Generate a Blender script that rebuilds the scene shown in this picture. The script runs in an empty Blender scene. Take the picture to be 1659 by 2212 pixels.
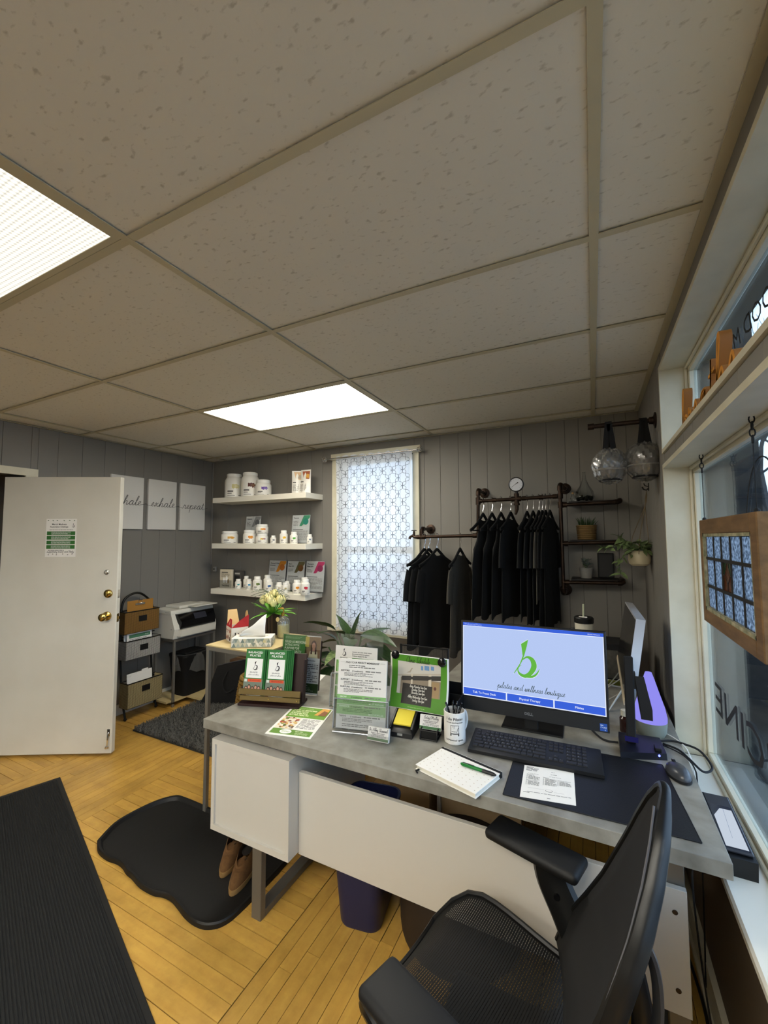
import bpy, bmesh, math, random
from mathutils import Vector, Matrix
from math import sin, cos, pi, radians as rad
C = bpy.context.scene.collection
S = bpy.context.scene
random.seed(7)
R = random.uniform

# ---------------------------------------------------------------- camera
def look_matrix(yaw, pitch, roll, loc):
    f = Vector((-sin(yaw)*cos(pitch), cos(yaw)*cos(pitch), sin(pitch)))
    r = Vector((cos(yaw), sin(yaw), 0)); u = r.cross(f)
    r2 = r*cos(roll) + u*sin(roll); u2 = u*cos(roll) - r*sin(roll)
    m = Matrix((r2, u2, -f)).transposed().to_4x4(); m.translation = loc
    return m
cam = bpy.data.objects.new('camera', bpy.data.cameras.new('camera')); C.objects.link(cam)
cam.data.sensor_fit = 'HORIZONTAL'; cam.data.sensor_width = 36.0
cam.data.lens = 892.9/1659*36.0; cam.data.clip_start = 0.02
cam.matrix_world = look_matrix(0.46590, 0.063449, -0.0040005, (-0.0317, -0.6995, 1.566))
S.camera = cam
# ---------------------------------------------------------------- sky and exposure
SKY_STRENGTH = 3.0
LAMP_STRENGTH = 14.0
EXPO = 0.9
LAMP_COLOR = (1.0, 0.945, 0.82)
S.view_settings.view_transform = 'Standard'; S.view_settings.look = 'None'
S.view_settings.gamma = 1.0; S.view_settings.exposure = EXPO
S.view_settings.use_curve_mapping = False
w = bpy.data.worlds.new('overcast_sky'); S.world = w; w.use_nodes = True
nt = w.node_tree; bgd = nt.nodes['Background']
tc = nt.nodes.new('ShaderNodeTexCoord'); sx = nt.nodes.new('ShaderNodeSeparateXYZ'); rp = nt.nodes.new('ShaderNodeValToRGB')
nt.links.new(tc.outputs['Generated'], sx.inputs[0]); nt.links.new(sx.outputs['Z'], rp.inputs[0]); nt.links.new(rp.outputs[0], bgd.inputs['Color'])
rp.color_ramp.elements[0].color = (0.62, 0.78, 1.0, 1); rp.color_ramp.elements[1].color = (0.52, 0.70, 1.0, 1)
bgd.inputs['Strength'].default_value = SKY_STRENGTH

# ---------------------------------------------------------------- materials
def lin(h):
    h = h.lstrip('#'); c = [int(h[i:i+2], 16)/255 for i in (0, 2, 4)]
    return tuple((x/12.92 if x <= 0.04045 else ((x+0.055)/1.055)**2.4) for x in c) + (1.0,)
MATS = {}
def mat(name, col, rough=0.6, metal=0.0, vary=None, bump=None, spec=None, coat=0.0, trans=0.0, ior=1.45, sheen=0.0, alpha=1.0, per_object=0.0):
    """vary=(scale xyz or number, other colour, amount, detail), bump=(scale, strength)"""
    if name in MATS: return MATS[name]
    m = bpy.data.materials.new(name); m.use_nodes = True; t = m.node_tree; b = t.nodes['Principled BSDF']
    b.inputs['Base Color'].default_value = lin(col); b.inputs['Roughness'].default_value = rough; b.inputs['Metallic'].default_value = metal
    if spec is not None: b.inputs['Specular IOR Level'].default_value = spec
    b.inputs['Coat Weight'].default_value = coat; b.inputs['Transmission Weight'].default_value = trans; b.inputs['IOR'].default_value = ior
    b.inputs['Sheen Weight'].default_value = sheen; b.inputs['Alpha'].default_value = alpha
    co = None
    if vary or bump:
        co = t.nodes.new('ShaderNodeTexCoord')
    out = None
    if vary:
        sc, c2, amt = vary[0], vary[1], vary[2]
        mp = t.nodes.new('ShaderNodeMapping'); t.links.new(co.outputs['Object'], mp.inputs['Vector'])
        mp.inputs['Scale'].default_value = (sc, sc, sc) if not isinstance(sc, tuple) else sc
        n = t.nodes.new('ShaderNodeTexNoise'); n.inputs['Scale'].default_value = 1.0; n.inputs['Detail'].default_value = vary[3] if len(vary) > 3 else 5
        t.links.new(mp.outputs[0], n.inputs['Vector'])
        if per_object:
            oi = t.nodes.new('ShaderNodeObjectInfo'); ad = t.nodes.new('ShaderNodeVectorMath'); ad.operation = 'ADD'
            cx = t.nodes.new('ShaderNodeCombineXYZ'); mu = t.nodes.new('ShaderNodeMath'); mu.operation = 'MULTIPLY'; mu.inputs[1].default_value = 57.0
            t.links.new(oi.outputs['Random'], mu.inputs[0]); t.links.new(mu.outputs[0], cx.inputs[0]); t.links.new(mu.outputs[0], cx.inputs[1])
            t.links.new(mp.outputs[0], ad.inputs[0]); t.links.new(cx.outputs[0], ad.inputs[1]); t.links.new(ad.outputs[0], n.inputs['Vector'])
        r = t.nodes.new('ShaderNodeValToRGB'); r.color_ramp.elements[0].position = 0.5-amt/2; r.color_ramp.elements[1].position = 0.5+amt/2
        r.color_ramp.elements[0].color = lin(c2); r.color_ramp.elements[1].color = lin(col)
        t.links.new(n.outputs['Fac'], r.inputs[0]); out = r.outputs[0]
        if per_object:
            mx = t.nodes.new('ShaderNodeMix'); mx.data_type = 'RGBA'; mx.blend_type = 'MULTIPLY'; mx.inputs['Factor'].default_value = 1.0
            mr = t.nodes.new('ShaderNodeMapRange'); mr.inputs['To Min'].default_value = 1-per_object; mr.inputs['To Max'].default_value = 1.0
            t.links.new(oi.outputs['Random'], mr.inputs['Value']); t.links.new(out, mx.inputs['A']); t.links.new(mr.outputs[0], mx.inputs['B']); out = mx.outputs['Result']
        t.links.new(out, b.inputs['Base Color'])
    if bump:
        mp = t.nodes.new('ShaderNodeMapping'); t.links.new(co.outputs['Object'], mp.inputs['Vector'])
        sc = bump[0]; mp.inputs['Scale'].default_value = (sc, sc, sc) if not isinstance(sc, tuple) else sc
        n = t.nodes.new('ShaderNodeTexNoise'); n.inputs['Scale'].default_value = 1.0; n.inputs['Detail'].default_value = 4
        t.links.new(mp.outputs[0], n.inputs['Vector'])
        bp = t.nodes.new('ShaderNodeBump'); bp.inputs['Strength'].default_value = bump[1]; bp.inputs['Distance'].default_value = bump[2] if len(bump) > 2 else 0.004
        t.links.new(n.outputs['Fac'], bp.inputs['Height']); t.links.new(bp.outputs[0], b.inputs['Normal'])
    MATS[name] = m; return m
def emit(name, col, strength):
    if name in MATS: return MATS[name]
    m = bpy.data.materials.new(name); m.use_nodes = True; t = m.node_tree
    t.nodes.remove(t.nodes['Principled BSDF']); e = t.nodes.new('ShaderNodeEmission')
    e.inputs[0].default_value = lin(col) if isinstance(col, str) else tuple(col)+(1,); e.inputs[1].default_value = strength/2**EXPO
    t.links.new(e.outputs[0], t.nodes['Material Output'].inputs[0]); MATS[name] = m; return m
def flat(col, rough=0.55): return mat('print_'+col.lstrip('#'), col, rough)
def sheer(name, col, opacity, transl=0.5):
    if name in MATS: return MATS[name]
    m = bpy.data.materials.new(name); m.use_nodes = True; t = m.node_tree; t.nodes.remove(t.nodes['Principled BSDF'])
    tr = t.nodes.new('ShaderNodeBsdfTransparent'); d = t.nodes.new('ShaderNodeBsdfDiffuse'); l = t.nodes.new('ShaderNodeBsdfTranslucent')
    d.inputs[0].default_value = lin(col); l.inputs[0].default_value = lin(col)
    a = t.nodes.new('ShaderNodeMixShader'); a.inputs[0].default_value = transl; t.links.new(d.outputs[0], a.inputs[1]); t.links.new(l.outputs[0], a.inputs[2])
    c = t.nodes.new('ShaderNodeMixShader'); c.inputs[0].default_value = opacity; t.links.new(tr.outputs[0], c.inputs[1]); t.links.new(a.outputs[0], c.inputs[2])
    t.links.new(c.outputs[0], t.nodes['Material Output'].inputs[0]); MATS[name] = m; return m
def clear(name, col='#ffffff', gloss=0.08, rough=0.03, haze=0.0):
    """thin clear plastic or glass: see-through with a fresnel sheen"""
    if name in MATS: return MATS[name]
    m = bpy.data.materials.new(name); m.use_nodes = True; t = m.node_tree; t.nodes.remove(t.nodes['Principled BSDF'])
    tr = t.nodes.new('ShaderNodeBsdfTransparent'); tr.inputs[0].default_value = lin(col)
    g = t.nodes.new('ShaderNodeBsdfGlossy'); g.inputs['Roughness'].default_value = rough
    lw = t.nodes.new('ShaderNodeLayerWeight'); lw.inputs['Blend'].default_value = 0.25
    ma = t.nodes.new('ShaderNodeMath'); ma.operation = 'MULTIPLY_ADD'; ma.inputs[1].default_value = 0.55; ma.inputs[2].default_value = gloss
    t.links.new(lw.outputs['Fresnel'], ma.inputs[0])
    c = t.nodes.new('ShaderNodeMixShader'); t.links.new(ma.outputs[0], c.inputs[0]); t.links.new(tr.outputs[0], c.inputs[1]); t.links.new(g.outputs[0], c.inputs[2])
    last = c
    if haze:
        d = t.nodes.new('ShaderNodeBsdfDiffuse'); d.inputs[0].default_value = lin(col); h = t.nodes.new('ShaderNodeMixShader'); h.inputs[0].default_value = haze
        t.links.new(c.outputs[0], h.inputs[1]); t.links.new(d.outputs[0], h.inputs[2]); last = h
    t.links.new(last.outputs[0], t.nodes['Material Output'].inputs[0]); MATS[name] = m; return m

# ---------------------------------------------------------------- mesh builder and scene tree
MW = {}
class MB:
    def __init__(s): s.b = bmesh.new()
    def _xf(s, vs, M):
        if M is not None:
            for v in vs: v.co = M @ v.co
        return vs
    def face(s, pts, M=None, slot=0):
        vs = s._xf([s.b.verts.new(p) for p in pts], M); f = s.b.faces.new(vs); f.material_index = slot; return s
    def box(s, x0, x1, y0, y1, z0, z1, M=None, bev=0, slot=0, seg=1):
        P = [(x, y, z) for z in (z0, z1) for y in (y0, y1) for x in (x0, x1)]
        v = [s.b.verts.new(p) for p in P]
        fs = [s.b.faces.new([v[i] for i in q]) for q in ((0, 2, 3, 1), (4, 5, 7, 6), (0, 1, 5, 4), (2, 6, 7, 3), (0, 4, 6, 2), (1, 3, 7, 5))]
        for f in fs: f.material_index = slot
        if bev:
            es = list({e for f in fs for e in f.edges})
            r = bmesh.ops.bevel(s.b, geom=es, offset=bev, segments=seg, affect='EDGES', profile=0.5, clamp_overlap=True)
            v = list({q for f in r['faces'] for q in f.verts} | {q for q in v if q.is_valid})
            for f in r['faces']: f.material_index = slot
        s._xf(v, M); return s
    def rings(s, rs, cap=True, closed=False, M=None, slot=0):
        """list of rings (lists of points, same count): skin them"""
        V = [s._xf([s.b.verts.new(p) for p in r], M) for r in rs]
        n = len(V[0]); k = len(V)
        for i in range(k if closed else k-1):
            a, b = V[i], V[(i+1) % k]
            for j in range(n):
                try: f = s.b.faces.new((a[j], a[(j+1) % n], b[(j+1) % n], b[j])); f.material_index = slot
                except ValueError: pass
        if cap and not closed:
            for r, rev in ((V[0], True), (V[-1], False)):
                try: f = s.b.faces.new(r[::-1] if rev else r); f.material_index = slot
                except ValueError: pass
        return s
    def lathe(s, prof, c=(0, 0, 0), n=20, M=None, slot=0, cap=True):
        rs = [[(c[0]+max(r, 1e-4)*cos(2*pi*j/n), c[1]+max(r, 1e-4)*sin(2*pi*j/n), c[2]+z) for j in range(n)] for r, z in prof]
        return s.rings(rs, cap, M=M, slot=slot)
    def tube(s, pts, r, n=8, M=None, slot=0, closed=False, flat=1.0):
        pts = [Vector(p) for p in pts]; k = len(pts); rr = r if isinstance(r, (list, tuple)) else [r]*k
        rs = []; up = None
        for i, p in enumerate(pts):
            a = pts[i-1] if (i > 0 or closed) else p; b = pts[(i+1) % k] if (i < k-1 or closed) else p
            d = (b-a)
            if d.length < 1e-9: d = Vector((0, 0, 1))
            d.normalize()
            if up is None: up = Vector((0, 0, 1)) if abs(d.z) < 0.9 else Vector((0, 1, 0))
            x = d.cross(up)
            if x.length < 1e-6: x = d.orthogonal()
            x.normalize(); y = x.cross(d).normalized(); up = y
            rs.append([p + x*(rr[i]*cos(2*pi*j/n)) + y*(rr[i]*flat*sin(2*pi*j/n)) for j in range(n)])
        return s.rings(rs, True, closed, M, slot)
    def cyl(s, p0, p1, r, r2=None, n=16, M=None, slot=0): return s.tube([p0, p1], [r, r if r2 is None else r2], n, M, slot)
    def ball(s, c, r, n=14, m=8, M=None, slot=0):
        rx = r if isinstance(r, (tuple, list)) else (r, r, r)
        rs = [[(c[0]+rx[0]*max(sin(pi*i/m), 1e-3)*cos(2*pi*j/n), c[1]+rx[1]*max(sin(pi*i/m), 1e-3)*sin(2*pi*j/n), c[2]-rx[2]*cos(pi*i/m)) for j in range(n)] for i in range(m+1)]
        return s.rings(rs, True, M=M, slot=slot)
    def prism(s, poly, z0, z1, M=None, slot=0):
        return s.rings([[(x, y, z0) for x, y in poly], [(x, y, z1) for x, y in poly]], True, M=M, slot=slot)
    def grid(s, fn, nu, nv, M=None, slot=0):
        V = [[s.b.verts.new(fn(i/nu, j/nv)) for j in range(nv+1)] for i in range(nu+1)]
        for r in V: s._xf(r, M)
        for i in range(nu):
            for j in range(nv):
                f = s.b.faces.new((V[i][j], V[i+1][j], V[i+1][j+1], V[i][j+1])); f.material_index = slot
        return s
    def build(s, name, m, parent=None, local=False, smooth=35, solid=0, merge=False, keep=False):
        b = s.b
        if merge: bmesh.ops.remove_doubles(b, verts=b.verts, dist=1e-5)
        if parent is not None and not local: b.transform(MW[parent.name].inverted())
        if not keep: bmesh.ops.recalc_face_normals(b, faces=b.faces)
        if smooth:
            a = rad(smooth)
            for f in b.faces: f.smooth = True
            for e in b.edges: e.smooth = not (len(e.link_faces) == 2 and e.calc_face_angle(0) > a)
        me = bpy.data.meshes.new(name); b.to_mesh(me); b.free()
        for q in (m if isinstance(m, (list, tuple)) else [m]): me.materials.append(q)
        o = bpy.data.objects.new(name, me); C.objects.link(o)
        if parent is not None: o.parent = parent; MW[o.name] = MW[parent.name]
        else: MW[o.name] = Matrix()
        if solid:
            q = o.modifiers.new('thickness', 'SOLIDIFY'); q.thickness = solid; q.offset = 0
        return o
def tag(o, label=None, cat=None, group=None, kind=None):
    if label: o['label'] = label
    if cat: o['category'] = cat
    if group: o['group'] = group
    if kind: o['kind'] = kind
    return o
def thing(name, label, cat, loc=(0, 0, 0), rz=0.0, group=None):
    o = bpy.data.objects.new(name, None); C.objects.link(o); o.empty_display_size = 0.05
    o.location = loc; o.rotation_euler = (0, 0, rz)
    MW[o.name] = Matrix.Translation(loc) @ Matrix.Rotation(rz, 4, 'Z')
    return tag(o, label, cat, group)
def struct(o): o['kind'] = 'structure'; return o
def stuff(o): o['kind'] = 'stuff'; return o
def dup(root, loc=None, rz=None, label=None, group=None):
    r = root.copy(); C.objects.link(r)
    if loc is not None: r.location = loc
    if rz is not None: r.rotation_euler = (0, 0, rz)
    if label: r['label'] = label
    if group: r['group'] = group
    for ch in list(root.children):
        c = ch.copy(); C.objects.link(c); c.parent = r
        for g in list(ch.children):
            d = g.copy(); C.objects.link(d); d.parent = c
    MW[r.name] = Matrix.Translation(r.location) @ Matrix.Rotation(r.rotation_euler[2], 4, 'Z')
    return r
def share(name, o, parent, loc=(0, 0, 0), scale=None, rot=None):
    c = bpy.data.objects.new(name, o.data); C.objects.link(c); c.parent = parent; c.location = loc
    if scale: c.scale = scale
    if rot: c.rotation_euler = rot
    return c
def T(x=0, y=0, z=0): return Matrix.Translation((x, y, z))
def RX(a): return Matrix.Rotation(rad(a), 4, 'X')
def RY(a): return Matrix.Rotation(rad(a), 4, 'Y')
def RZ(a): return Matrix.Rotation(rad(a), 4, 'Z')
def catmull(P, k=5):
    if len(P) < 3: return [Vector(q) for q in P]
    Q = [P[0]]+list(P)+[P[-1]]; out = []
    for i in range(1, len(Q)-2):
        p0, p1, p2, p3 = [Vector(q) for q in Q[i-1:i+3]]
        for j in range(k):
            t = j/k; out.append(0.5*((2*p1)+(p2-p0)*t+(2*p0-5*p1+4*p2-p3)*t*t+(3*p1-p0-3*p2+p3)*t*t*t))
    out.append(Vector(Q[-2])); return out

# ---------------------------------------------------------------- flat print: type, handwriting, bars, shapes
_TXT = {}
def text_mesh(body, shear=0.0, bold=0.0):
    k = (body, shear, bold)
    if k not in _TXT:
        c = bpy.data.curves.new('type', 'FONT'); c.body = body; c.size = 1.0; c.shear = shear; c.resolution_u = 2; c.offset = bold; c.fill_mode = 'FRONT'
        o = bpy.data.objects.new('type', c); C.objects.link(o); bpy.context.view_layer.update()
        me = o.to_mesh(); V = [tuple(v.co) for v in me.vertices]; F = [tuple(p.vertices) for p in me.polygons]
        o.to_mesh_clear(); bpy.data.objects.remove(o); bpy.data.curves.remove(c)
        xs = [v[0] for v in V] or [0]; _TXT[k] = (V, F, min(xs), max(xs))
    return _TXT[k]
PEN = {
 'a': (1.25, [[(0, .1), (.4, .8), (.8, .95), (.45, .92), (.2, .5), (.28, .1), (.5, 0), (.78, .3), (.9, .95), (.86, .3), (1, 0), (1.25, .15)]]),
 'b': (1.0, [[(0, .1), (.35, 1.1), (.55, 1.95), (.42, 2.1), (.27, 1.5), (.24, .4), (.4, 0), (.75, .15), (.82, .6), (.62, .85), (1.0, .75)]]),
 'c': (.85, [[(0, .1), (.35, .8), (.65, .85), (.4, .97), (.18, .5), (.35, .03), (.85, .2)]]),
 'd': (1.3, [[(0, .1), (.4, .85), (.78, .9), (.42, .92), (.18, .45), (.4, 0), (.75, .3), (.98, 1.2), (1.05, 2.05), (.92, .7), (1.02, .02), (1.3, .18)]]),
 'e': (.85, [[(0, .1), (.35, .35), (.58, .72), (.42, .97), (.18, .55), (.3, .05), (.85, .2)]]),
 'f': (.8, [[(0, .1), (.35, 1.1), (.6, 1.95), (.42, 2.1), (.3, 1.2), (.25, -.8), (.4, -.5), (.5, .1), (.8, .2)]]),
 'g': (1.1, [[(0, .1), (.4, .85), (.78, .9), (.42, .92), (.18, .45), (.4, 0), (.75, .4), (.82, .9), (.7, -.8), (.4, -.9), (.6, -.2), (1.1, .2)]]),
 'h': (1.15, [[(0, .1), (.38, 1.1), (.58, 1.9), (.45, 2.1), (.3, 1.4), (.2, 0), (.38, .6), (.68, .92), (.82, .6), (.78, .1), (.92, 0), (1.15, .18)]]),
 'i': (.6, [[(0, .1), (.28, .92), (.24, .2), (.38, 0), (.6, .18)], [(.38, 1.35), (.42, 1.42)]]),
 'k': (1.1, [[(0, .1), (.38, 1.1), (.58, 1.9), (.45, 2.1), (.3, 1.4), (.2, 0), (.4, .5), (.7, .9), (.4, .5), (.7, .05), (1.1, .18)]]),
 'l': (.65, [[(0, .1), (.38, 1.1), (.55, 1.9), (.42, 2.1), (.28, 1.4), (.26, .2), (.42, 0), (.65, .18)]]),
 'm': (1.7, [[(0, .2), (.2, .92), (.2, 0), (.35, .6), (.58, .92), (.68, .6), (.66, 0), (.82, .6), (1.08, .92), (1.2, .6), (1.18, .1), (1.35, 0), (1.7, .18)]]),
 'n': (1.15, [[(0, .2), (.2, .92), (.2, 0), (.36, .6), (.62, .95), (.76, .6), (.74, .12), (.9, 0), (1.15, .18)]]),
 'o': (1.0, [[(0, .2), (.48, .95), (.2, .6), (.28, .05), (.62, .08), (.78, .6), (.5, .95), (.75, .8), (1.0, .78)]]),
 'p': (1.1, [[(0, .1), (.28, .95), (.2, -.95), (.3, .5), (.6, .95), (.86, .7), (.78, .15), (.42, .05), (.8, .0), (1.1, .18)]]),
 'q': (1.2, [[(0, .1), (.45, .92), (.8, .9), (.4, .92), (.18, .4), (.42, 0), (.76, .5), (.85, .95), (.74, -.95), (.95, -.5), (1.2, .18)]]),
 'r': (.9, [[(0, .1), (.3, .97), (.4, .78), (.64, .8), (.56, .2), (.7, 0), (.9, .18)]]),
 's': (.8, [[(0, .1), (.42, .97), (.6, .4), (.45, 0), (.15, .1), (.5, .03), (.8, .18)]]),
 't': (.7, [[(0, .1), (.33, 1.0), (.38, 1.65), (.28, .4), (.42, 0), (.7, .18)], [(.05, 1.15), (.7, 1.22)]]),
 'u': (1.15, [[(0, .1), (.2, .92), (.2, .2), (.42, 0), (.72, .4), (.78, .92), (.76, .2), (.9, 0), (1.15, .18)]]),
 'v': (.95, [[(0, .1), (.2, .9), (.38, 0), (.72, .9), (.95, .75)]]),
 'w': (1.25, [[(0, .1), (.18, .92), (.24, .1), (.45, 0), (.62, .8), (.66, .1), (.9, .05), (1.05, .92), (1.25, .78)]]),
 'x': (.95, [[(0, .1), (.22, .9), (.45, .5), (.65, 0), (.95, .18)], [(.75, .92), (.1, 0)]]),
 'y': (1.1, [[(0, .1), (.2, .92), (.22, .2), (.42, 0), (.72, .5), (.8, .92), (.7, -.8), (.4, -.95), (.55, -.3), (1.1, .18)]]),
 'z': (.9, [[(0, .2), (.3, .92), (.65, .8), (.2, .05), (.55, .1), (.9, .18)]]),
 'C': (1.4, [[(1.1, 1.7), (.85, 2.0), (.35, 1.6), (.15, .8), (.4, .05), (.9, .1), (1.4, .3)]]),
 'S': (1.4, [[(1.15, 1.7), (.85, 2.05), (.45, 1.7), (.6, 1.2), (.95, .7), (.7, .05), (.2, .2), (.7, .02), (1.4, .2)]]),
 'D': (1.6, [[(.5, 1.9), (.3, 0), (.9, .1), (1.35, .9), (1.0, 1.8), (.2, 1.95), (.9, 1.7), (1.6, .3)]]),
 'A': (1.6, [[(0, 0), (.5, 1.0), (.95, 2.0), (1.05, .9), (1.2, 0), (1.6, .2)], [(.4, .7), (1.2, .8)]]),
 'B': (1.4, [[(.4, 1.9), (.25, 0), (.4, 1.7), (.85, 2.0), (1.0, 1.5), (.5, 1.1), (1.1, .9), (1.0, .2), (.3, .05), (.9, 0), (1.4, .2)]]),
 'T': (1.2, [[(.6, 1.9), (.55, .1), (.7, 0), (1.2, .2)], [(.05, 1.85), (.6, 1.95), (1.25, 1.9)]]),
 'O': (1.5, [[(.8, 2.0), (.3, 1.6), (.2, .7), (.6, 0), (1.1, .4), (1.2, 1.4), (.8, 2.0), (1.1, 1.7)]]),
 'M': (1.9, [[(0, 0), (.3, 1.9), (.7, .6), (1.2, 1.95), (1.35, .1), (1.5, 0), (1.9, .2)]]),
 'W': (1.9, [[(.1, 1.9), (.4, .05), (.85, 1.5), (1.1, .05), (1.6, 1.95), (1.9, 1.6)]]), 'F': (1.2, [[(.5, 1.85), (.35, 0)], [(.1, 1.8), (.7, 1.95), (1.3, 1.85)], [(.35, 1.0), (.9, 1.05)]]),
 '8': (1.0, [[(.7, 1.5), (.4, 1.8), (.2, 1.4), (.7, .6), (.4, .05), (.15, .5), (.7, 1.5)]]), '9': (1.0, [[(.7, 1.5), (.35, 1.8), (.2, 1.2), (.65, 1.3), (.7, 1.6), (.55, .1)]]), '5': (1.0, [[(.8, 1.75), (.3, 1.75), (.25, 1.1), (.75, .9), (.6, .1), (.15, .15)]]), '6': (1.0, [[(.7, 1.75), (.25, 1.0), (.25, .2), (.7, .2), (.65, .8), (.25, .6)]]), '2': (1.0, [[(.2, 1.4), (.5, 1.8), (.75, 1.3), (.2, .05), (.9, .1)]]), '-': (.7, [[(.1, .8), (.55, .8)]]),
 'I': (.8, [[(.1, 1.85), (.5, 1.95), (.4, 0), (.8, .2)]]), '.': (.4, [[(.15, .02), (.2, .05)]]), "'": (.3, [[(.1, 1.9), (.15, 1.6)]]), ' ': (.7, []),
}
def pen_strokes(body, slant=.25, flour=0.0):
    x = 0; out = []; run = []
    if flour: run = [(-flour, .45), (-flour*.6, .25), (-flour*.3, .2)]
    for ch in body:
        adv, st = PEN[ch]
        if not st:
            if run: out.append(run); run = []
        else:
            for i, q in enumerate(st):
                q = [(px+x+py*slant, py) for px, py in q]
                if i == 0: run = run+q
                else: out.append(q)
        x += adv
    if flour: run = run+[(x+flour*.4, .3), (x+flour, .5)]
    if run: out.append(run)
    return out, x
def write_pen(mb, body, x, y, size, M, slot, z, thick=.09, align='c', slant=.25, flour=0.0, fit=None, depth=0):
    st, wd = pen_strokes(body, slant, flour); s = size; sxx = s if fit is None else fit/wd
    ox = x-(wd*sxx/2 if align == 'c' else (wd*sxx if align == 'r' else 0))
    for q in st:
        P = catmull([(ox+px*sxx, y+py*s, 0) for px, py in q], 5); n = len(P)
        L, Rr = [], []
        for i, p in enumerate(P):
            d = (P[min(i+1, n-1)]-P[max(i-1, 0)]); d = Vector((1, 0, 0)) if d.length < 1e-9 else d.normalized()
            nn = Vector((-d.y, d.x, 0)); t = thick*s*(.55+.45*abs(d.y))
            L.append(p+nn*t/2); Rr.append(p-nn*t/2)
        if depth:
            mb.rings([[(a.x, a.y, z), (b.x, b.y, z), (b.x, b.y, z+depth), (a.x, a.y, z+depth)] for a, b in zip(L, Rr)], True, M=M, slot=slot)
        else:
            V = [(mb.b.verts.new(M @ Vector((a.x, a.y, z))), mb.b.verts.new(M @ Vector((b.x, b.y, z)))) for a, b in zip(L, Rr)]
            for (a, b), (c, d) in zip(V, V[1:]):
                try: f = mb.b.faces.new((a, b, d, c)); f.material_index = slot
                except ValueError: pass
STEP = 0.0004
def art(parent, items, M, name='print', step=STEP, world=False):
    """flat print on a sheet whose plane is local x (right), y (up), z (towards the reader) of M"""
    mb = MB(); slots = []; names = {}
    def sl(c):
        m = c if not isinstance(c, str) else flat(c)
        if m.name not in names: names[m.name] = len(slots); slots.append(m)
        return names[m.name]
    for it in items:
        k = it[0]
        if k == 'r': _, x0, y0, x1, y1, c, ly = it; mb.face([(x0, y0, ly*step), (x1, y0, ly*step), (x1, y1, ly*step), (x0, y1, ly*step)], M, sl(c))
        elif k == 'p': _, pts, c, ly = it; mb.face([(a, b, ly*step) for a, b in pts], M, sl(c))
        elif k == 'o': _, cx, cy, rx, ry, c, ly = it; mb.face([(cx+rx*cos(2*pi*i/20), cy+ry*sin(2*pi*i/20), ly*step) for i in range(20)], M, sl(c))
        elif k == 't':
            _, body, x, y, size, c, ly = it[:7]; o = it[7] if len(it) > 7 else {}
            V, F, x0, x1 = text_mesh(body, o.get('shear', 0), o.get('bold', 0)); fit = o.get('fit')
            s = size; sx_ = s if not fit else fit/max(x1-x0, 1e-6); al = o.get('al', 'l')
            ox = x - (0 if al == 'l' else (x1-x0)*sx_*(.5 if al == 'c' else 1)) - x0*sx_
            mir = -1 if o.get('mirror') else 1
            vs = [mb.b.verts.new(M @ Vector(((ox+v[0]*sx_-x)*mir+x, y+v[1]*s, ly*step))) for v in V]; si = sl(c)
            for f in F:
                try: q = mb.b.faces.new([vs[i] for i in f]); q.material_index = si
                except ValueError: pass
        elif k == 'pen':
            _, body, x, y, size, c, ly = it[:7]; o = it[7] if len(it) > 7 else {}
            write_pen(mb, body, x, y, size, M, sl(c), ly*step, **o)
        elif k == 'l':   # lines of small type: short dark bars
            _, x0, y0, x1, y1, n, c, ly = it; h = (y1-y0)/n; rr = random.Random(int(abs(x0*1e4)+abs(y0*1e4)+n))
            for i in range(n):
                yy = y1-h*(i+.8); xe = x0; end = x1 if rr.random() > .25 else x0+(x1-x0)*rr.uniform(.5, .9)
                while xe < end-h*.3:
                    wd = min(rr.uniform(.8, 3.2)*h, end-xe); mb.face([(xe, yy, ly*step), (xe+wd, yy, ly*step), (xe+wd, yy+h*.45, ly*step), (xe, yy+h*.45, ly*step)], M, sl(c)); xe += wd+h*.35
        elif k == 'logo':  # the swash letter b
            _, x, y, h, c, ly = it
            up = [(-.02, 0), (.16, .3), (.24, .52), (.2, .86), (.4, 1.0), (.36, .8), (.29, .55), (.22, .36), (.12, .17), (0, 0)]
            mb.face([(x+a*h, y+b*h, ly*step) for a, b in up], M, sl(c))
            bowl = [(.22, .4, .012), (.36, .5, .028), (.5, .44, .06), (.55, .26, .075), (.45, .06, .06), (.3, -.04, .05), (.16, .0, .035), (.1, .1, .015), (.13, .2, .01), (.2, .24, .006)]
            sw = [(.32, -.05, .03), (.5, -.03, .03), (.62, .06, .022), (.7, .2, .006)]
            for br in (bowl, sw):
                P = catmull([(a, b, w_) for a, b, w_ in br], 4); Lr = []
                for i, p in enumerate(P):
                    d = (P[min(i+1, len(P)-1)]-P[max(i-1, 0)]); d.z = 0; d.normalize(); Lr.append((p.x-d.y*p.z, p.y+d.x*p.z, p.x+d.y*p.z, p.y-d.x*p.z))
                for a, b in zip(Lr, Lr[1:]):
                    mb.face([(x+a[0]*h, y+a[1]*h, ly*step), (x+b[0]*h, y+b[1]*h, ly*step), (x+b[2]*h, y+b[3]*h, ly*step), (x+a[2]*h, y+a[3]*h, ly*step)], M, sl(c))
    return mb.build(name, slots, parent, local=not world, smooth=0, keep=True)
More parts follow.
